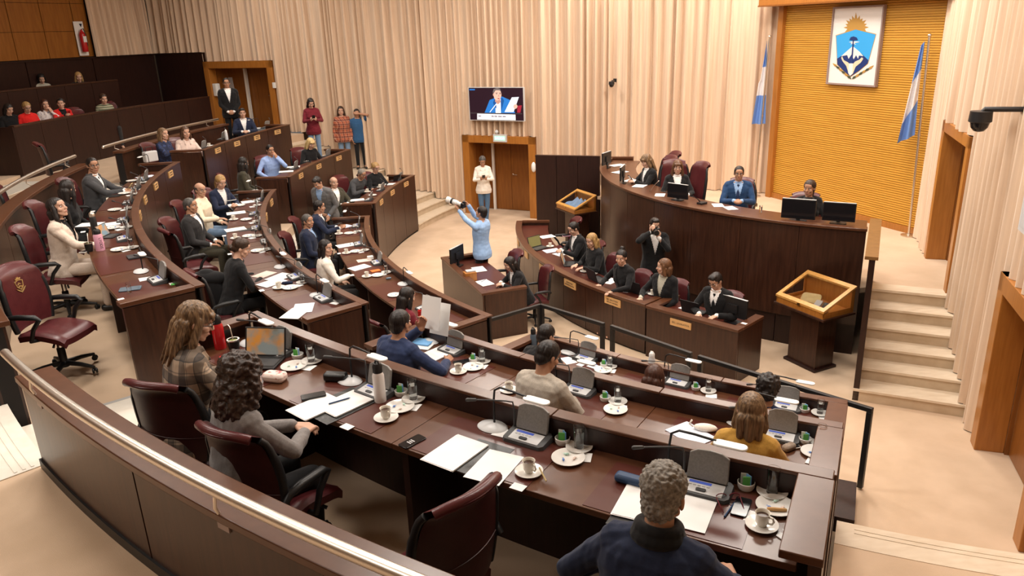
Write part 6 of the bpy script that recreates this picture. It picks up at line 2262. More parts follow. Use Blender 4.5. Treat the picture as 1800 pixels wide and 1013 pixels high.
def mk_laptop(scr_m='screen_black', back='black_plastic', tilt=108, w=.31):
    r = thing('laptop', 'x', 'laptop')
    bev(MB().box((0, 0, .009), (w, .21, .016)).build('keyboard_half', back, r), .004)
    MB().box((0, -.005, .0178), (w * .88, .12, .001)).build('keys', 'grey_plastic', r)
    mx = Matrix.Translation((0, .105, .014)) @ Matrix.Rotation(R(90 - tilt), 4, 'X')
    bev(MB().box((0, 0, .105), (w, .009, .21), mx=Matrix()).mesh and (lambda b: b.build('lid', back, r))(MB().add([mx @ Vector(p) for p in [(sx * w / 2, y, z) for z in (0, .21) for y in (-.004, .004) for sx in (-1, 1)]], [(0, 1, 3, 2), (4, 6, 7, 5), (0, 4, 5, 1), (2, 3, 7, 6), (0, 2, 6, 4), (1, 5, 7, 3)])), .003)
    MB().add([mx @ Vector(p) for p in ((-w * .46, -.0046, .012), (w * .46, -.0046, .012), (w * .46, -.0046, .2), (-w * .46, -.0046, .2))], [(0, 1, 2, 3)]).build('screen', scr_m, r)
    return r


def mk_monitor(w=.44, h=.28, lift=.08):
    r = thing('monitor', 'x', 'monitor')
    MB().rbox((0, 0, .006), (.22, .16, .012), .04).build('foot', 'black_plastic', r, 40)
    MB().box((0, .02, lift + .02), (.05, .03, 2 * lift)).build('neck', 'black_plastic', r)
    o = bev(MB().box((0, 0, lift + h / 2), (w, .035, h)).build('housing', 'black_plastic', r), .006)
    MB().box((0, -.0182, lift + h / 2), (w * .94, .001, h * .9)).build('screen', 'screen_black', r)
    MB().box((0, -.001, lift + h + .002), (w * .98, .03, .004)).build('top_edge', 'light_grey', r)
    MB().box((0, .028, lift + h * .45), (.16, .025, .12)).build('back_hump', 'black_plastic', r)
    return r


MK = dict(console=mk_console, lamp=mk_lamp, saucer=mk_saucer, plate=lambda: mk_saucer(.092, 'plate'), cup=mk_cup, glass=mk_glass, glass0=lambda: mk_glass('drinking_glass', 0), bowl=mk_bowl, napkin=mk_napkin, card=mk_card,
          paper=mk_paper, sheet=lambda: mk_paper(n=1, nm='paper_sheet'), bpaper=lambda: mk_paper(n=2, m_='paper_blue', nm='paper_sheet'), folder=lambda: mk_paper(.24, .33, 1, 'black_leather', 'document_folder'), pinkfolder=lambda: mk_paper(.23, .32, 1, 'c_pinkish', 'document_folder'),
          phone=mk_phone, wphone=lambda: mk_phone('white_plastic'), pen=mk_pen, stir=mk_stir, laptop=mk_laptop, monitor=mk_monitor, mate=mk_mate,
          s_white=lambda: mk_sachet('paper'), s_green=lambda: mk_sachet('green'), s_blue=lambda: mk_sachet('sky_blue'), sw1=lambda: mk_sweet('c_pinkish'), sw2=lambda: mk_sweet('mint'), sw3=lambda: mk_sweet('flag_blue'), biscuit=mk_biscuit)
DESC = dict(console='grey microphone console', lamp='desk lamp with a flat white head', saucer='white saucer', plate='small white plate', cup='cream coffee cup', glass='tall glass of water', glass0='upturned empty glass',
            bowl='small white sugar bowl', napkin='white paper napkin', card='small white card', paper='stack of white papers', sheet='sheet of white paper', bpaper='pale blue sheets of paper', folder='black document folder', pinkfolder='pink document folder',
            phone='black phone', wphone='white phone', pen='blue pen', stir='wooden coffee stirrer', laptop='open laptop', monitor='black monitor', mate='black mate cup with a metal straw')
GRP = dict(console='microphone consoles on the desks', lamp='desk lamps on the ledges', saucer='saucers', plate='small plates', cup='coffee cups', glass='glasses of water', bowl='sugar bowls', card='place cards')
USED = {}


def put(kind, px, py, z, who, rz=None, turn=0.0, dz=0.0, label=None, xyz=None, scale=1.0):
    p = Vector(xyz) if xyz is not None else at(px, py, z)
    if rz is None:
        rz = math.atan2(OY - p.y, OX - p.x) - PI / 2
    lb = label or '%s %s' % (DESC[kind], who)
    if lb in USED:
        USED[lb] += 1
        lb = '%s %s' % ({2: 'second', 3: 'third', 4: 'fourth', 5: 'fifth'}.get(USED[lb], 'further'), lb)
    else:
        USED[lb] = 1
    o = place(kind, MK[kind], (p.x, p.y, (z if xyz is None else p.z) + dz), rz + R(turn), lb, GRP.get(kind), scale)
    return o


def on(kind, o, dx, dy, dz, label, turn=0.0, group=None):
    rz = o.rotation_euler.z
    v = o.location + Matrix.Rotation(rz, 4, 'Z') @ Vector((dx, dy, dz))
    c = place(kind, MK[kind], v, rz + R(turn), label, group)
    return c


ZA, ZB, ZC = DESK['A'] + .001, DESK['B'] + .001, DESK['C'] + .001
MZ = .003        # thickness of the writing mats


def cupset(px, py, z, who, cup=True, n=0):
    s = put('saucer', px, py, z, 'under the cup of ' + who)
    c = on('cup', s, 0, 0, .0085, 'cream coffee cup with ' + who, turn=-20, group=GRP['cup'])
    return s


def glassset(px, py, z, who, nap=True):
    s = put('saucer', px, py, z, 'under the glass of ' + who)
    on('glass', s, 0, 0, .0085, 'tall glass of water with ' + who, group=GRP['glass'])
    if nap:
        n = on('napkin', s, .05, -.075, -.001, 'white paper napkin by the glass of ' + who, turn=25)
    return s


def plateset(px, py, z, who, sweets=3, bis=0):
    s = put('plate', px, py, z, 'with sweets in front of ' + who, label='small white plate of sweets of ' + who)
    for i in range(sweets):
        a = i * 2.2 + px
        q_ = on(('sw1', 'sw2', 'sw3')[i % 3], s, .035 * math.cos(a), .035 * math.sin(a), .0095, 'small sweet on the plate of ' + who, turn=a * 50, group='sweets on the plate of ' + who)
        q_.scale = (.75,) * 3
    if bis:
        on('biscuit', s, .01, -.04, .0095, 'thin biscuit on the plate of ' + who, turn=12)
    return s


def bowlset(px, py, z, who, n=3):
    s = put('bowl', px, py, z, 'holding sachets, of ' + who)
    for i, k in enumerate(('s_white', 's_blue', 's_green')[:n]):
        on(k, s, (-.012, .010, .004)[i], (.012, .004, -.018)[i], .012 - (.02 if k == 's_green' else 0) * 0, '%s sachet in the sugar bowl of %s' % (('white', 'blue', 'green')[i], who), turn=(10, -35, 20)[i])
    return s


def seat_set(who, z, cons=None, lamp=None, bowl=None, glass=None, plate=None, cup=None, card=None, sweets=3, bis=0, ns=3, cturn=0):
    if cons: put('console', cons[0], cons[1], z + MZ, 'in front of ' + who, turn=cturn)
    if lamp: put('lamp', lamp[0], lamp[1], z + MZ * .0, 'with black arm over the ledge, before ' + who, label='desk lamp with flat white head of ' + who)
    if bowl: bowlset(bowl[0], bowl[1], z, who, ns)
    if glass: glassset(glass[0], glass[1], z, who)
    if plate: plateset(plate[0], plate[1], z, who, sweets, bis)
    if cup: cupset(cup[0], cup[1], z, who)
    if card: put('card', card[0], card[1], z + MZ, 'at the desk edge before ' + who)


EMPTY = 'the empty chair in the near top row'
# ---- near block, highest row
seat_set(WHO['plaid'], ZC, cons=(492, 619), lamp=(440, 605), bowl=(524, 630), glass=(548, 637), plate=(517, 646))
seat_set(WHO['greysweater'], ZC, cons=(662, 690), lamp=(615, 671), bowl=(706, 695), glass=(727, 704), plate=(703, 718), cup=(679, 737), card=(610, 751))
seat_set(EMPTY, ZC, cons=(931, 771), lamp=(866, 752), bowl=(989, 779), glass=(1018, 789), plate=(999, 808), cup=(930, 832), card=(911, 857), sweets=5)
seat_set(WHO['navyman'], ZC, cons=(1240, 860), lamp=(1172, 836), bowl=(1311, 858), glass=(1357, 868), plate=(1363, 893), cup=(1339, 926), sweets=4, bis=1)
put('stir', 948, 828, ZC + .014, 'lying across the saucer before ' + EMPTY, turn=-42)
put('napkin', 883, 762, ZC + MZ, 'on the lamp base before ' + EMPTY, turn=10)
put('napkin', 1330, 912, ZC, 'beside the coffee cup of ' + WHO['navyman'])
put('paper', 800, 797, ZC + MZ, 'lying before ' + EMPTY, turn=-2, scale=1.05)
put('sheet', 868, 822, ZC + MZ, 'on a folder before ' + EMPTY, turn=6)
put('folder', 842, 806, ZC + .0015, 'under the papers before ' + EMPTY, turn=0)
put('folder', 1150, 893, ZC + MZ, 'under the papers of ' + WHO['navyman'], turn=0, scale=1.35)
put('paper', 1128, 884, ZC + MZ + .003, 'on the folder of ' + WHO['navyman'], turn=4)
put('sheet', 1212, 898, ZC + MZ + .003, 'to the right of ' + WHO['navyman'], turn=2)
put('folder', 597, 713, ZC + MZ, 'under the papers of ' + WHO['greysweater'], turn=-4, scale=1.25)
put('paper', 607, 710, ZC + MZ + .003, 'right in the folder of ' + WHO['greysweater'], turn=-4)
put('paper', 556, 716, ZC + MZ + .003, 'left in the folder of ' + WHO['greysweater'], turn=-4)
put('phone', 551, 697, ZC + .016, 'on the papers of ' + WHO['greysweater'], turn=-30)
put('pen', 597, 706, ZC + .016, 'on the papers of ' + WHO['greysweater'], turn=70)
o = put('phone', 725, 778, ZC, 'in a dark case between the curly-haired woman and the empty chair', turn=-8)
for i in range(3):
    MB().box((0, -.025 + .014 * i, .0098), (.034 - .006 * (i % 2), .007, .0006)).build('case_lettering', 'paper_grey', o)
put('phone', 1303, 893, ZC + MZ, 'beside the pen of ' + WHO['navyman'], turn=0)
put('pen', 1283, 897, ZC + MZ, 'beside the phone of ' + WHO['navyman'], turn=82)
for i, (px, py) in enumerate(((1368, 941), (1380, 936))):
    o = on('s_blue' if i else 's_white', put('napkin', px, py, ZC - .004 + .001, 'scrap under sachets of ' + WHO['navyman'], scale=.5, turn=30 * i), 0, 0, .006, '%s torn sachet lying by the cup of %s' % (('white', 'blue')[i], WHO['navyman']))
    o.rotation_euler = (PI / 2, 0, .5 + i)
MK['monitor_low'] = lambda: mk_monitor(.44, .27, .035)
MK['bottle_red'] = lambda: mk_bottle('red_enamel', 'black_plastic', .042, .20, .06)
MK['bottle_white'] = lambda: mk_bottle('white_enamel', 'black_plastic', .037, .20, .06)
MK['bottle_pink'] = lambda: mk_bottle('pink_enamel', 'black_plastic', .048, .19, .05)
MK['bottle_black'] = lambda: mk_bottle('black_plastic', 'steel', .038, .26, .05)
MK['bottle_steel'] = lambda: mk_bottle('steel_blue', 'black_plastic', .035, .17, .06)
MK['bottle_grey'] = lambda: mk_bottle('light_grey', 'white_plastic', .035, .17, .05)
put('bottle_red', 388, 612, ZC, '', label='red vacuum flask with black lid beside the plaid-jacket woman')
put('mate', 413, 618, ZC, 'beside the red flask of the plaid-jacket woman')
o = put('laptop', 456, 640, ZC + MZ, '', label='open laptop with an orange sunset screen before the plaid-jacket woman', turn=34)
for c in o.children:
    if c.name.startswith('screen'):
        c.data = c.data.copy(); c.data.materials[0] = M['sunset']
tag(MB().lathe([(0, 0), (.022, 0), (.022, .03), (0, .03)], 16, at(392, 634, ZC)).build('flask_lid', 'red', smooth=40), 'small red lid beside the red vacuum flask', 'lid')
p = at(483, 662, ZC + .03)
tag(bev(MB().rbox(p, (.16, .10, .06), .03, rz=-.3).build('floral_pouch', 'floral', smooth=60), .02), 'floral zipped pouch on the desk beside the curly-haired woman', 'pouch')
p = at(590, 662, ZC + .03)
tag(bev(MB().rbox(p, (.16, .075, .055), .02, rz=-.2).build('glasses_case', 'black_leather', smooth=60), .014), 'black open glasses case beside the lamp of the curly-haired woman', 'case')
put('bottle_white', 669, 705, ZC + MZ, '', label='white bottle with black lid before the curly-haired woman')
p = at(1108, 843, ZC + .025)
tag(bev(MB().rbox(p, (.16, .065, .045), .02, rz=-.55).build('glasses_case', 'navy_case', smooth=60), .016), 'dark blue glasses case left of the grey-haired man in navy', 'case')
p = at(1280, 878, ZC + .012)
g = MB()
for sx in (-1, 1):
    g.tube([p + Vector((sx * .032 + .026 * math.cos(2 * PI * i / 12), .008, .01 + .018 * math.sin(2 * PI * i / 12))) for i in range(12)], .0025, 6, closed=True)
    g.tube([p + Vector((sx * .058, .008, .012)), p + Vector((sx * .05, -.10, -.004))], .0025, 6)
tag(g.build('spectacles', 'c_wine', smooth=180), 'dark red spectacles lying before the console of the grey-haired man', 'glasses')

# ---- near block, middle row
seat_set(WHO['bluejacket'], ZB, cons=(796, 617), lamp=(757, 601), bowl=(833, 636), glass=(848, 637), plate=(832, 647), cup=(806, 655))
put('paper', 770, 622, ZB + MZ, 'on the mat of ' + WHO['bluejacket'], turn=0)
tag(bev(MB().box(at(742, 602, ZB + .012), (.20, .14, .022), -.4).build('book', 'sky_blue'), .002), 'blue covered book beside the man holding up a paper', 'book')
tag(bev(MB().box(at(740, 608, ZB + .004), (.22, .16, .010), -.35).build('book', 'paper'), .002), 'pale book lying under the blue one', 'book')
put('phone', 812, 637, ZB + MZ, 'beside the papers of ' + WHO['bluejacket'], turn=-30)
hp = on_local('bluejacket', (.01, .47, 1.23))
sh = MB().box((0, 0, 0), (.21, .0015, .297), mx=Matrix.Rotation(R(-14), 4, 'X')).build('paper_sheet', 'paper')
sh.location = hp; sh.rotation_euler = (0, 0, PEOPLE['bluejacket'][0].rotation_euler.z + .1)
tag(sh, 'white sheet held up by the man in the blue jacket', 'papers')
sh2 = sh.copy(); sh2.data = sh.data; col.objects.link(sh2); sh2.location = hp + Vector((.075, .05, -.08)); sh2['label'] = 'second white sheet held behind the raised one by the man in the blue jacket'
seat_set(WHO['taupejacket'], ZB, cons=(1020, 688), lamp=(975, 672), bowl=(1064, 704), glass=(1086, 708), plate=(1082, 722), cup=(895, 688))
seat_set(WHO['mustard'], ZB, cons=(1372, 768), lamp=(1300, 745), bowl=(1415, 778), glass=(1442, 780), plate=(1432, 797))
put('bpaper', 1214, 764, ZB + MZ, 'left of ' + WHO['mustard'], turn=62)
p = at(1240, 752, ZB + .025)
tag(MB().ell(p, (.085, .04, .028), Matrix.Rotation(-.3, 4, 'Z')).tube([p + Vector((-.085, .02, 0)), p + Vector((-.11, .03, .02)), p + Vector((-.09, .03, .05))], .007, 6).build('drawstring_pouch', 'c_ivory', smooth=180), 'white drawstring pouch left of the woman in mustard', 'pouch')
put('wphone', 1389, 780, ZB + MZ, 'beside the brown pouch of the woman in mustard', turn=40)
p = at(1387, 786, ZB + .022)
tag(bev(MB().rbox(p, (.10, .055, .042), .02, rz=.5).build('pouch', 'beige_pouch', smooth=60), .014), 'small brown patterned pouch right of the woman in mustard', 'pouch')
o = put('glass0', 1433, 812, ZB + .004, '', label='small empty glass on a napkin at the right end of the second row', scale=.6)
put('napkin', 1433, 812, ZB, 'under the small empty glass at the right end', scale=1.1)

# ---- near block, lowest row
seat_set(WHO['darkman'], ZA, cons=(1030, 632), lamp=(1000, 620), bowl=(1062, 644), glass=(1072, 646), plate=(1060, 652), ns=3)
seat_set(WHO['redhead'], ZA, cons=(1192, 674), lamp=(1166, 664), bowl=(1223, 685), glass=(1245, 689))
seat_set(WHO['curlyman'], ZA, cons=(1382, 716), lamp=(1350, 705), bowl=(1414, 724), glass=(1441, 728))
put('bottle_steel', 938, 612, ZA, '', label='dark steel bottle left of the dark-haired man in the lowest near row')
put('bottle_grey', 1145, 655, ZA, '', label='grey bottle behind the red-haired person')
put('sheet', 1000, 634, ZA + MZ, 'beside ' + WHO['darkman'], turn=60, scale=.6)
put('card', 1020, 642, ZA + MZ, 'lying right of ' + WHO['darkman'])
o = on('sw3', put('napkin', 1042, 644, ZA + MZ, 'holding a wrapped biscuit, right of the dark-haired man'), 0, 0, .008, 'small wrapped snack on a napkin right of the dark-haired man')
o.scale = (2.2,) * 3

# ---- middle block, highest row
W = WHO
seat_set('the end seat near the cream blazer', ZC, cons=(281, 494), lamp=(248, 478), card=(213, 527))
put('napkin', 255, 491, ZC, 'with a wrapper at the end seat of the left top row', scale=1.2)
on('s_green', put('napkin', 304, 499, ZC, 'under sachets at the end seat of the left top row', scale=.7), 0, 0, .004, 'green sachet beside the console at the end of the left top row').rotation_euler = (PI / 2, 0, .4)
tag(bev(MB().rbox(at(229, 508, ZC + .008), (.19, .12, .014), .015, rz=.3).build('tablet', 'steel_blue', smooth=60), .003), 'dark tablet with a glass on it at the end of the left top row', 'tablet')
put('glass', 228, 514, ZC + .015, '', label='short glass of water on the dark tablet, left top row', scale=.7)
tag(bev(MB().box(at(243, 450, ZC + .012), (.22, .16, .02), .6).build('document_case', 'grey_plastic'), .004), 'grey document case beside the ledge, left top row', 'case')
o = put('bottle_pink', 177, 440, ZC, '', label='pink bottle with black lid and dark vertical lettering before the cream blazer')
fd = math.atan2(-o.location.y, -o.location.x)
mx_ = Matrix.Rotation(fd + .35 - o.rotation_euler.z, 4, 'Z') @ Matrix.Translation((.0492, 0, .09)) @ Matrix.Rotation(PI / 2, 4, 'Z') @ Matrix.Rotation(PI / 2, 4, 'X') @ Matrix.Rotation(-PI / 2, 4, 'Z')
text('LYODS', .040, mx_, 'ink', o)
put('bottle_black', 170, 418, ZC, '', label='tall black vacuum flask behind the pink bottle')
put('mate', 158, 442, ZC, 'beside the pink bottle of the cream blazer')
put('wphone', 150, 442, ZC, 'under the hand of the woman in the cream blazer', turn=60)
seat_set(W['whiteblazer'], ZC, cons=(220, 421), plate=(210, 440), glass=(232, 437), card=(146, 408))
put('laptop', 196, 416, ZC, '', label='small laptop behind the pink bottle, left top row', turn=150, scale=.7)
put('paper', 188, 396, ZC, 'before the long-haired person in black, left top row', turn=10)
put('sheet', 158, 395, ZC, 'half under the hands of the long-haired person in black', turn=-20)
seat_set(W['blackhair'], ZC, cons=(219, 388), plate=(199, 402), glass=(222, 401), card=(163, 372))
seat_set(W['glassesman'], ZC, cons=(228, 357), plate=(202, 370), glass=(228, 367), sweets=2)
put('folder', 196, 345, ZC + MZ, 'before the man in dark suit and glasses', scale=.8)
put('sheet', 228, 334, ZC + MZ, 'beside the ledge, right of the man in glasses', turn=20)
seat_set('the seat right of the man in glasses', ZC, cons=(240, 332), plate=(219, 341), glass=(238, 342), sweets=2)
seat_set('the far end seat of the left top row', ZC, cons=(254, 318), lamp=(262, 296), plate=(232, 319), glass=(252, 322), sweets=2)
put('bpaper', 257, 311, ZC + MZ, 'at the far end of the left top row', turn=40)
tag(MB().tube([at(247, 313, ZC + .01), at(252, 311, ZC + .05), at(257, 314, ZC + .01)], .006, 6).build('spectacles', 'c_blueSuit', smooth=60), 'blue spectacles on papers at the far end of the left top row', 'glasses')
# ---- middle block, second row
seat_set('the near end seat of the left second row', ZB, cons=(571, 526), lamp=(556, 520), glass=(597, 528))
put('bpaper', 533, 542, ZB + MZ, 'at the near end of the left second row', turn=60)
put('paper', 519, 552, ZB + MZ, 'at the near end corner of the left second row', turn=40)
seat_set(W['bunblack'], ZB, cons=(521, 488), lamp=(492, 470), glass=(532, 498), plate=(510.6, 507), cup=(490.5, 507), card=(460, 511))
put('paper', 492, 488, ZB + MZ, 'before the woman in black with pinned-up hair', turn=30)
put('paper', 478, 498, ZB + MZ, 'under the hand of the woman in black with pinned-up hair', turn=20)
put('pinkfolder', 464, 483, ZB + MZ, 'beside the woman in black with pinned-up hair', turn=30, scale=.8)
tag(MB().caps(at(498, 498, ZB + .02), at(512, 497, ZB + .02), .02, .02).build('pencil_case', 'c_navy', smooth=180), 'dark pencil case between cup and console of the pinned-up hair', 'case')
seat_set('the empty chair beside the man in charcoal', ZB, cons=(470, 425), plate=(453, 442), glass=(468, 440), card=(404, 447))
seat_set(W['greycardigan'], ZB, cons=(452, 402), plate=(437, 416), glass=(452, 416), cup=(414, 420), card=(394, 415))
put('paper', 414, 404, ZB + MZ, 'before the man in charcoal, left second row', turn=12)
put('folder', 432, 404, ZB + MZ, 'half under papers before the man in charcoal', turn=8, scale=.7)
seat_set(W['creamsweater'], ZB, cons=(448, 377), plate=(433, 387), glass=(452, 390), cup=(411, 387))
put('paper', 415, 375, ZB + MZ, 'before the man in the cream sweater', turn=10)
seat_set(W['blondenavy'], ZB, cons=(458, 352), lamp=(448, 336), plate=(422, 362), glass=(452, 362), sweets=2)
put('paper', 440, 355, ZB + MZ, 'before the blonde ponytail woman', turn=20)
put('wphone', 407, 352, ZB + .09, 'in the hand of the blonde ponytail woman', turn=20)
# ---- middle block, lowest row
seat_set('the far end seat of the left lowest row', ZA, cons=(628, 398), lamp=(612, 388), glass=(629, 408), plate=(614, 411), cup=(596, 412), sweets=2)
put('bpaper', 604, 399, ZA + MZ, 'at the far end of the left lowest row', turn=40)
put('phone', 594, 394, ZA + .10, 'held by the navy man with his back turned', turn=40)
seat_set(W['navyside'], ZA, cons=(632, 430), plate=(625, 443), glass=(641, 441), cup=(609, 446), card=(596, 446))
put('paper', 608, 432, ZA + MZ, 'before the greying man in navy', turn=14)
put('pen', 616, 430, ZA + .012, 'on the papers of the greying man in navy')
seat_set(W['whitegirl'], ZA, cons=(664, 463), plate=(664, 485), glass=(679, 480), cup=(645, 487), card=(619, 484), sweets=2)
put('paper', 632, 471, ZA + MZ, 'before the young woman in white', turn=20)
put('pinkfolder', 640, 458, ZA + MZ, 'under a box beside the young woman in white', scale=.7)
tag(bev(MB().box(at(651, 453, ZA + .03), (.09, .07, .05), .4).build('small_box', 'white_plastic'), .004), 'small white box beside the young woman in white', 'box')
tag(MB().box(at(660, 476, ZA + .008), (.14, .10, .008), .5).build('orange_booklet', 'orange'), 'orange booklet beside the ledge, before the young woman in white', 'booklet')
tag(MB().caps(at(680, 490, ZA + .02), at(686, 489, ZA + .02), .016, .016).build('wrist_strap', 'steel_blue', smooth=180), 'dark small roll beside the ledge, left lowest row', 'roll')
seat_set(W['darkred'], ZA, cons=(748, 545), lamp=(708, 500), plate=(693, 520), sweets=2)
put('paper', 757, 552, ZA + MZ, 'at the near end of the left lowest row', turn=34)
put('folder', 766, 553, ZA + .002, 'under papers at the near end of the left lowest row', turn=34)
tag(MB().lathe([(0, 0), (.035, 0), (.037, .085), (.034, .085), (.032, .01), (0, .01)], 18, at(740, 557, ZA)).build('mug', 'red', smooth=40), 'red mug beside the papers of the woman in wine red', 'mug')
# ---- far block
for W_, zz, c, l, cu in ((W['twowomen_b'], ZC, (356, 262), None, (368, 258)), (W['navyfar'], ZC, (392, 245), None, None), ('the far end seat of the top far row', ZC, (468, 225), (455, 226), None), (W['blueshirt'], ZB, (518, 297), None, None),
                         (W['blondefar'], ZB, (575, 275), None, (553, 279)), (W['baldman'], ZA, (650, 352), None, (646, 338)), (W['greysweaterman'], ZA, (670, 335), None, (668, 330)), (W['blondelow'], ZA, (702, 316), None, None)):
    seat_set(W_, zz, cons=c, lamp=l, cup=cu)
put('bottle_grey', 399, 246, ZC, '', label='grey bottle beside the navy-suited man in the far top row')
for (px, py, z, t) in ((515, 294, ZB, 'before the man in the blue shirt'), (503, 302, ZB, 'at the near end of the far second row'), (628, 352, ZA, 'before the bald man'), (688, 324, ZA, 'before the blonde woman of the lowest far row'), (382, 256, ZC, 'in the far top row between two women and navy man')):
    put('paper', px, py, z + MZ, t, turn=20)
put('laptop', 693, 318, ZA, '', label='small open laptop before the blonde woman of the lowest far row', turn=-20, scale=.7)
for px, py, t in ((536, 284, 'light blonde woman, far second row'), (655, 344, 'man in the grey sweater, lowest far row')):
    plateset(px, py, ZB if py < 300 else ZA, t, 2)
o = at(266, 285, ZC)
hb = thing('handbag', 'grey handbag on the end of the desk before the woman in navy print', 'bag', (o.x, o.y, ZC), 1.0)
bev(MB().box((0, 0, .11), (.26, .12, .20)).build('body', 'paper_grey', hb), .02)
MB().tube([(-.08, 0, .20), (-.07, 0, .29), (.07, 0, .29), (.08, 0, .20)], .009, 8).build('handle', 'black_leather', hb, 60)
jk = at(366, 500, fB + .82)
tag(MB().ell((jk.x, jk.y, fB + .72), (.20, .13, .30)).ell((jk.x, jk.y, fB + .9), (.24, .12, .09)).build('draped_jacket', 'c_black', smooth=180), 'black jacket draped over a chair beside the woman with pinned-up hair', 'jacket')

# ---- clerks desk
KZ = .701


def kput(kind, px, py, who, turn=0.0, **k):
    return put(kind, px, py, KZ, who, rz=math.atan2(KO[1] - at(px, py, KZ).y, KO[0] - at(px, py, KZ).x) + PI / 2 + R(turn), **k)


o = kput('laptop', 948, 437, '', label='open laptop with an olive screen at the far end of the clerks desk', turn=-62)
for c in o.children:
    if c.name.startswith('screen'):
        c.data = c.data.copy(); c.data.materials[0] = M['screen_olive']
kput('laptop', 1003, 465, '', label='black laptop before the blonde clerk', turn=-30)
kput('laptop', 1052, 492, '', label='black laptop turned from view before the clerk with the top knot', turn=-5)
kput('laptop', 1124, 514, '', label='black laptop before the clerk with the braid')
for px, py, t in ((962, 416, 'at the far end of the clerks desk'), (988, 446, 'before the clerk with the pink phone'), (1072, 494, 'under the hand of the clerk with the top knot'), (1100, 508, 'beside the laptop of the clerk with the braid')):
    kput('sheet', px, py, t, turn=20)
kput('bpaper', 970, 441, 'before the clerk with the pink phone, dark blue edge', turn=10)
for px, py, t in ((967, 434, 'the clerk with the pink phone'), (1027, 478, 'the blonde clerk'), (1043, 482, 'the clerk with the top knot'), (1147, 518, 'the clerk with the braid')):
    cupset(px, py, KZ, t)
o = kput('phone', 996, 430, 'pink, in the hands of the clerk', label='pink phone held by the clerk in the suit', dz=.17)
o.children[0].data = o.children[0].data.copy(); o.children[0].data.materials[0] = M['pink_enamel']
rzc = math.atan2(CLK[1].y, CLK[1].x)
cl = lambda x, y, z=KZ: CLK[0] + CLK[1] * x + CLK[2] * y + Vector((0, 0, z - .80))
o = place('laptop', MK['laptop'], at(1222, 549, KZ), rzc + PI, 'black laptop seen from behind before the man clerk in glasses')
o = place('monitor', MK['monitor'], at(1288, 566, KZ), rzc + PI - .1, 'black monitor seen from behind at the right end of the clerks desk')
put('napkin', 1202, 542, KZ, 'with sachets at the left of the man clerk', scale=1.2)
put('card', 1308, 569, KZ + .1, 'on the right cap of the straight clerk desk', rz=rzc)
put('napkin', 1252, 556, KZ, 'under the hand of the man clerk in glasses', scale=.8)
# small desk
put('monitor', 804, 468, KZ, '', rz=math.atan2(ex.y, ex.x) + PI + 2.3, label='black monitor at the end of the small desk')
p = at(826, 487, .76)
tag(bev(MB().box((p.x, p.y, .775), (.15, .20, .15), math.atan2(ex.y, ex.x)).build('wooden_box', 'honey_wood'), .006), 'small wooden box on the small desk beside the writing woman', 'box')
tag(bev(MB().box(at(827, 476, .862), (.16, .11, .02), .3).build('book', 'paper_grey'), .003), 'grey book lying on the wooden box of the small desk', 'book')
put('paper', 842, 474, KZ, 'on the small desk beside the wooden box', rz=.3)
put('paper', 852, 498, KZ, 'under the hand of the writing woman', rz=.5)
put('pen', 850, 494, KZ + .03, 'in the hand of the writing woman', rz=1.0)
# podium
PZ = 1.846
o = place('monitor_low', MK['monitor_low'], at(1191, 352, PZ), R(196) + PI / 2 + .5, 'small black monitor before the fringed woman at the podium')
o.scale = (.9,) * 3
o = place('monitor_low', MK['monitor_low'], at(1402, 389, PZ), R(226) + PI / 2 + .25, 'large black monitor before the woman at the right of the podium')
o.scale = (1.08, 1, 1.08)
o = place('monitor_low', MK['monitor_low'], at(1473, 393, PZ), R(236) + PI / 2 + .1, 'smaller black monitor at the right end of the podium')
for i, (px, py) in enumerate(((1066, 295), (1094, 322))):
    o = place('monitor', MK['monitor'], at(px, py, PZ), R(175 + 14 * i) + PI / 2 - .5, ('black monitor seen edge-on at the left end of the podium', 'second black monitor seen edge-on, left part of the podium')[i])
    o.scale = (.9,) * 3
for i, (px, py, t) in enumerate(((1085, 291, 'at the far left end of the podium'), (1090, 303, 'before the woman at the left end of the podium'), (1110, 318, 'in the middle of the left podium papers'), (1125, 327, 'nearest of the left podium papers'),
                                 (1160, 343, 'before the fringed woman at the podium'), (1262, 361, 'left of the hands of the presiding man'), (1284, 366, 'before the hands of the presiding man'))):
    put('paper' if i < 4 else 'sheet', px, py, PZ, t, rz=R(190 + 12 * i) + PI / 2, turn=15, scale=1.0 if i < 4 else .8)
tag(MB().tube([at(1142, 336, PZ), at(1150, 326, PZ + .12), at(1158, 318, PZ + .28)], [.012, .006, .007], 8).build('gooseneck_microphone', 'steel', smooth=60), 'thin silver microphone between the two women at the podium', 'microphone')
tag(MB().tube([at(1232, 356, PZ), at(1226, 350, PZ + .1), at(1218, 345, PZ + .18)], [.012, .006, .008], 8).box(at(1234, 357, PZ + .015), (.14, .10, .03), .6).build('gooseneck_microphone', 'black_plastic', smooth=60), 'black microphone on its base left of the presiding man', 'microphone')
put('glass', 1337, 373, PZ, '', rz=0, label='glass of water right of the presiding man', scale=.8)
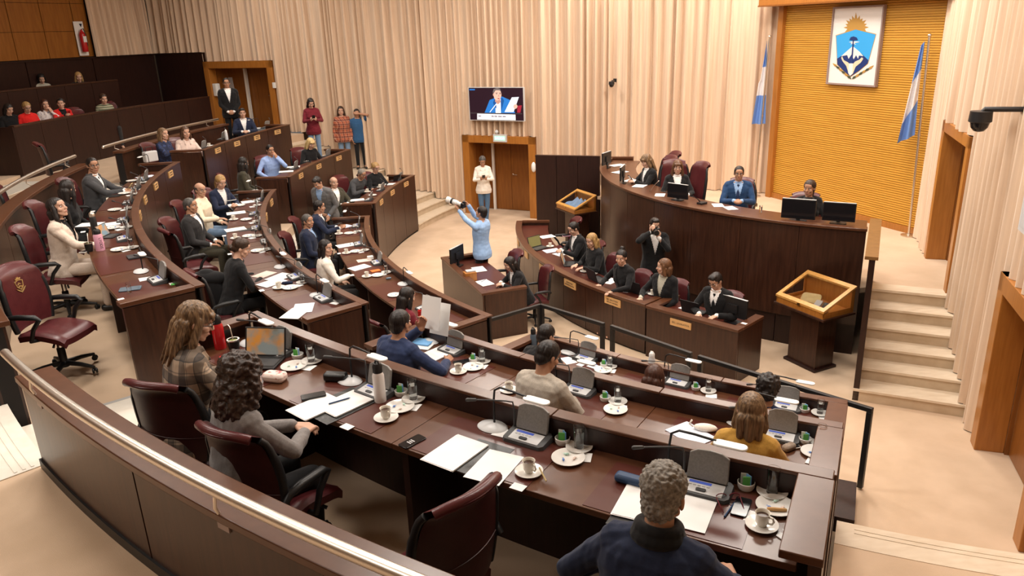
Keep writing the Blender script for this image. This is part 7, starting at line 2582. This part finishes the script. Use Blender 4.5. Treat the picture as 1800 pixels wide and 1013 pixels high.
# ---- things held: cameras, phones
def camera_at(key, v, rot, label, lens, m_):
    r_ = thing('camera', label, 'camera', on_local(key, v), PEOPLE[key][0].rotation_euler.z)
    r_.rotation_euler = (R(rot), 0, PEOPLE[key][0].rotation_euler.z)
    bev(MB().box((0, 0, 0), (.14, .06, .10)).box((0, 0, .06), (.06, .05, .035)).build('body', 'black_plastic', r_), .012)
    mb = MB()
    m0 = Matrix.Rotation(-PI / 2, 4, 'X')
    z = .03
    prof = [(0, z), (.036, z)]
    for L_, rr in lens:
        prof += [(rr, z), (rr, z + L_)]
        z += L_
    mb.lathe(prof + [(0, z)], 20, mx=m0)
    mb.build('lens', m_, r_, 50)
    MB().lathe([(lens[-1][1] * 1.02, z * .62), (lens[-1][1] * 1.04, z * .62), (lens[-1][1] * 1.04, z * .72), (lens[-1][1] * 1.02, z * .72)], 20, mx=m0).build('lens_ring', 'black_plastic', r_, 50)


camera_at('photographer', (.03, .34, 1.70), 14, 'camera with a long white lens aimed by the photographer in blue', ((.10, .034), (.16, .045), (.06, .055)), 'white_plastic')
camera_at('photographer2', (.02, .225, 1.545), 0, 'black camera held to the face of the photographer in the black suit', ((.05, .038), (.06, .042)), 'black_plastic')


def hold(key, v, label, m_='screen_black', tilt=50):
    o = place('phone', MK['phone'], on_local(key, v), PEOPLE[key][0].rotation_euler.z, label)
    o.rotation_euler = (R(tilt), 0, PEOPLE[key][0].rotation_euler.z)
    if m_ != 'screen_black':
        o.children[0].data = o.children[0].data.copy(); o.children[0].data.materials[0] = M[m_]
    return o


hold('winesweater', (0, .36, 1.24), 'phone held by the young woman in the wine sweater')
hold('doorwoman', (0, .36, 1.24), 'phone held by the woman in jeans beside the centre door')
hold('g1', (0, .40, .82), 'red phone held by the woman at the end of the gallery', 'red')
hold('g4', (.02, .48, 1.05), 'red phone held by the woman in the red jacket in the gallery', 'red')
hold('pod_a', (0, .44, .95), 'phone held by the woman at the left end of the podium')
hold('glassesman', (0, .56, .88), 'cream phone held by the man in dark suit and glasses', 'parchment')
for o in list(S.objects):
    if o.parent is None and 'label' in o and len(o['label'].split()) > 16:
        print('LONG', o.name, o['label'])
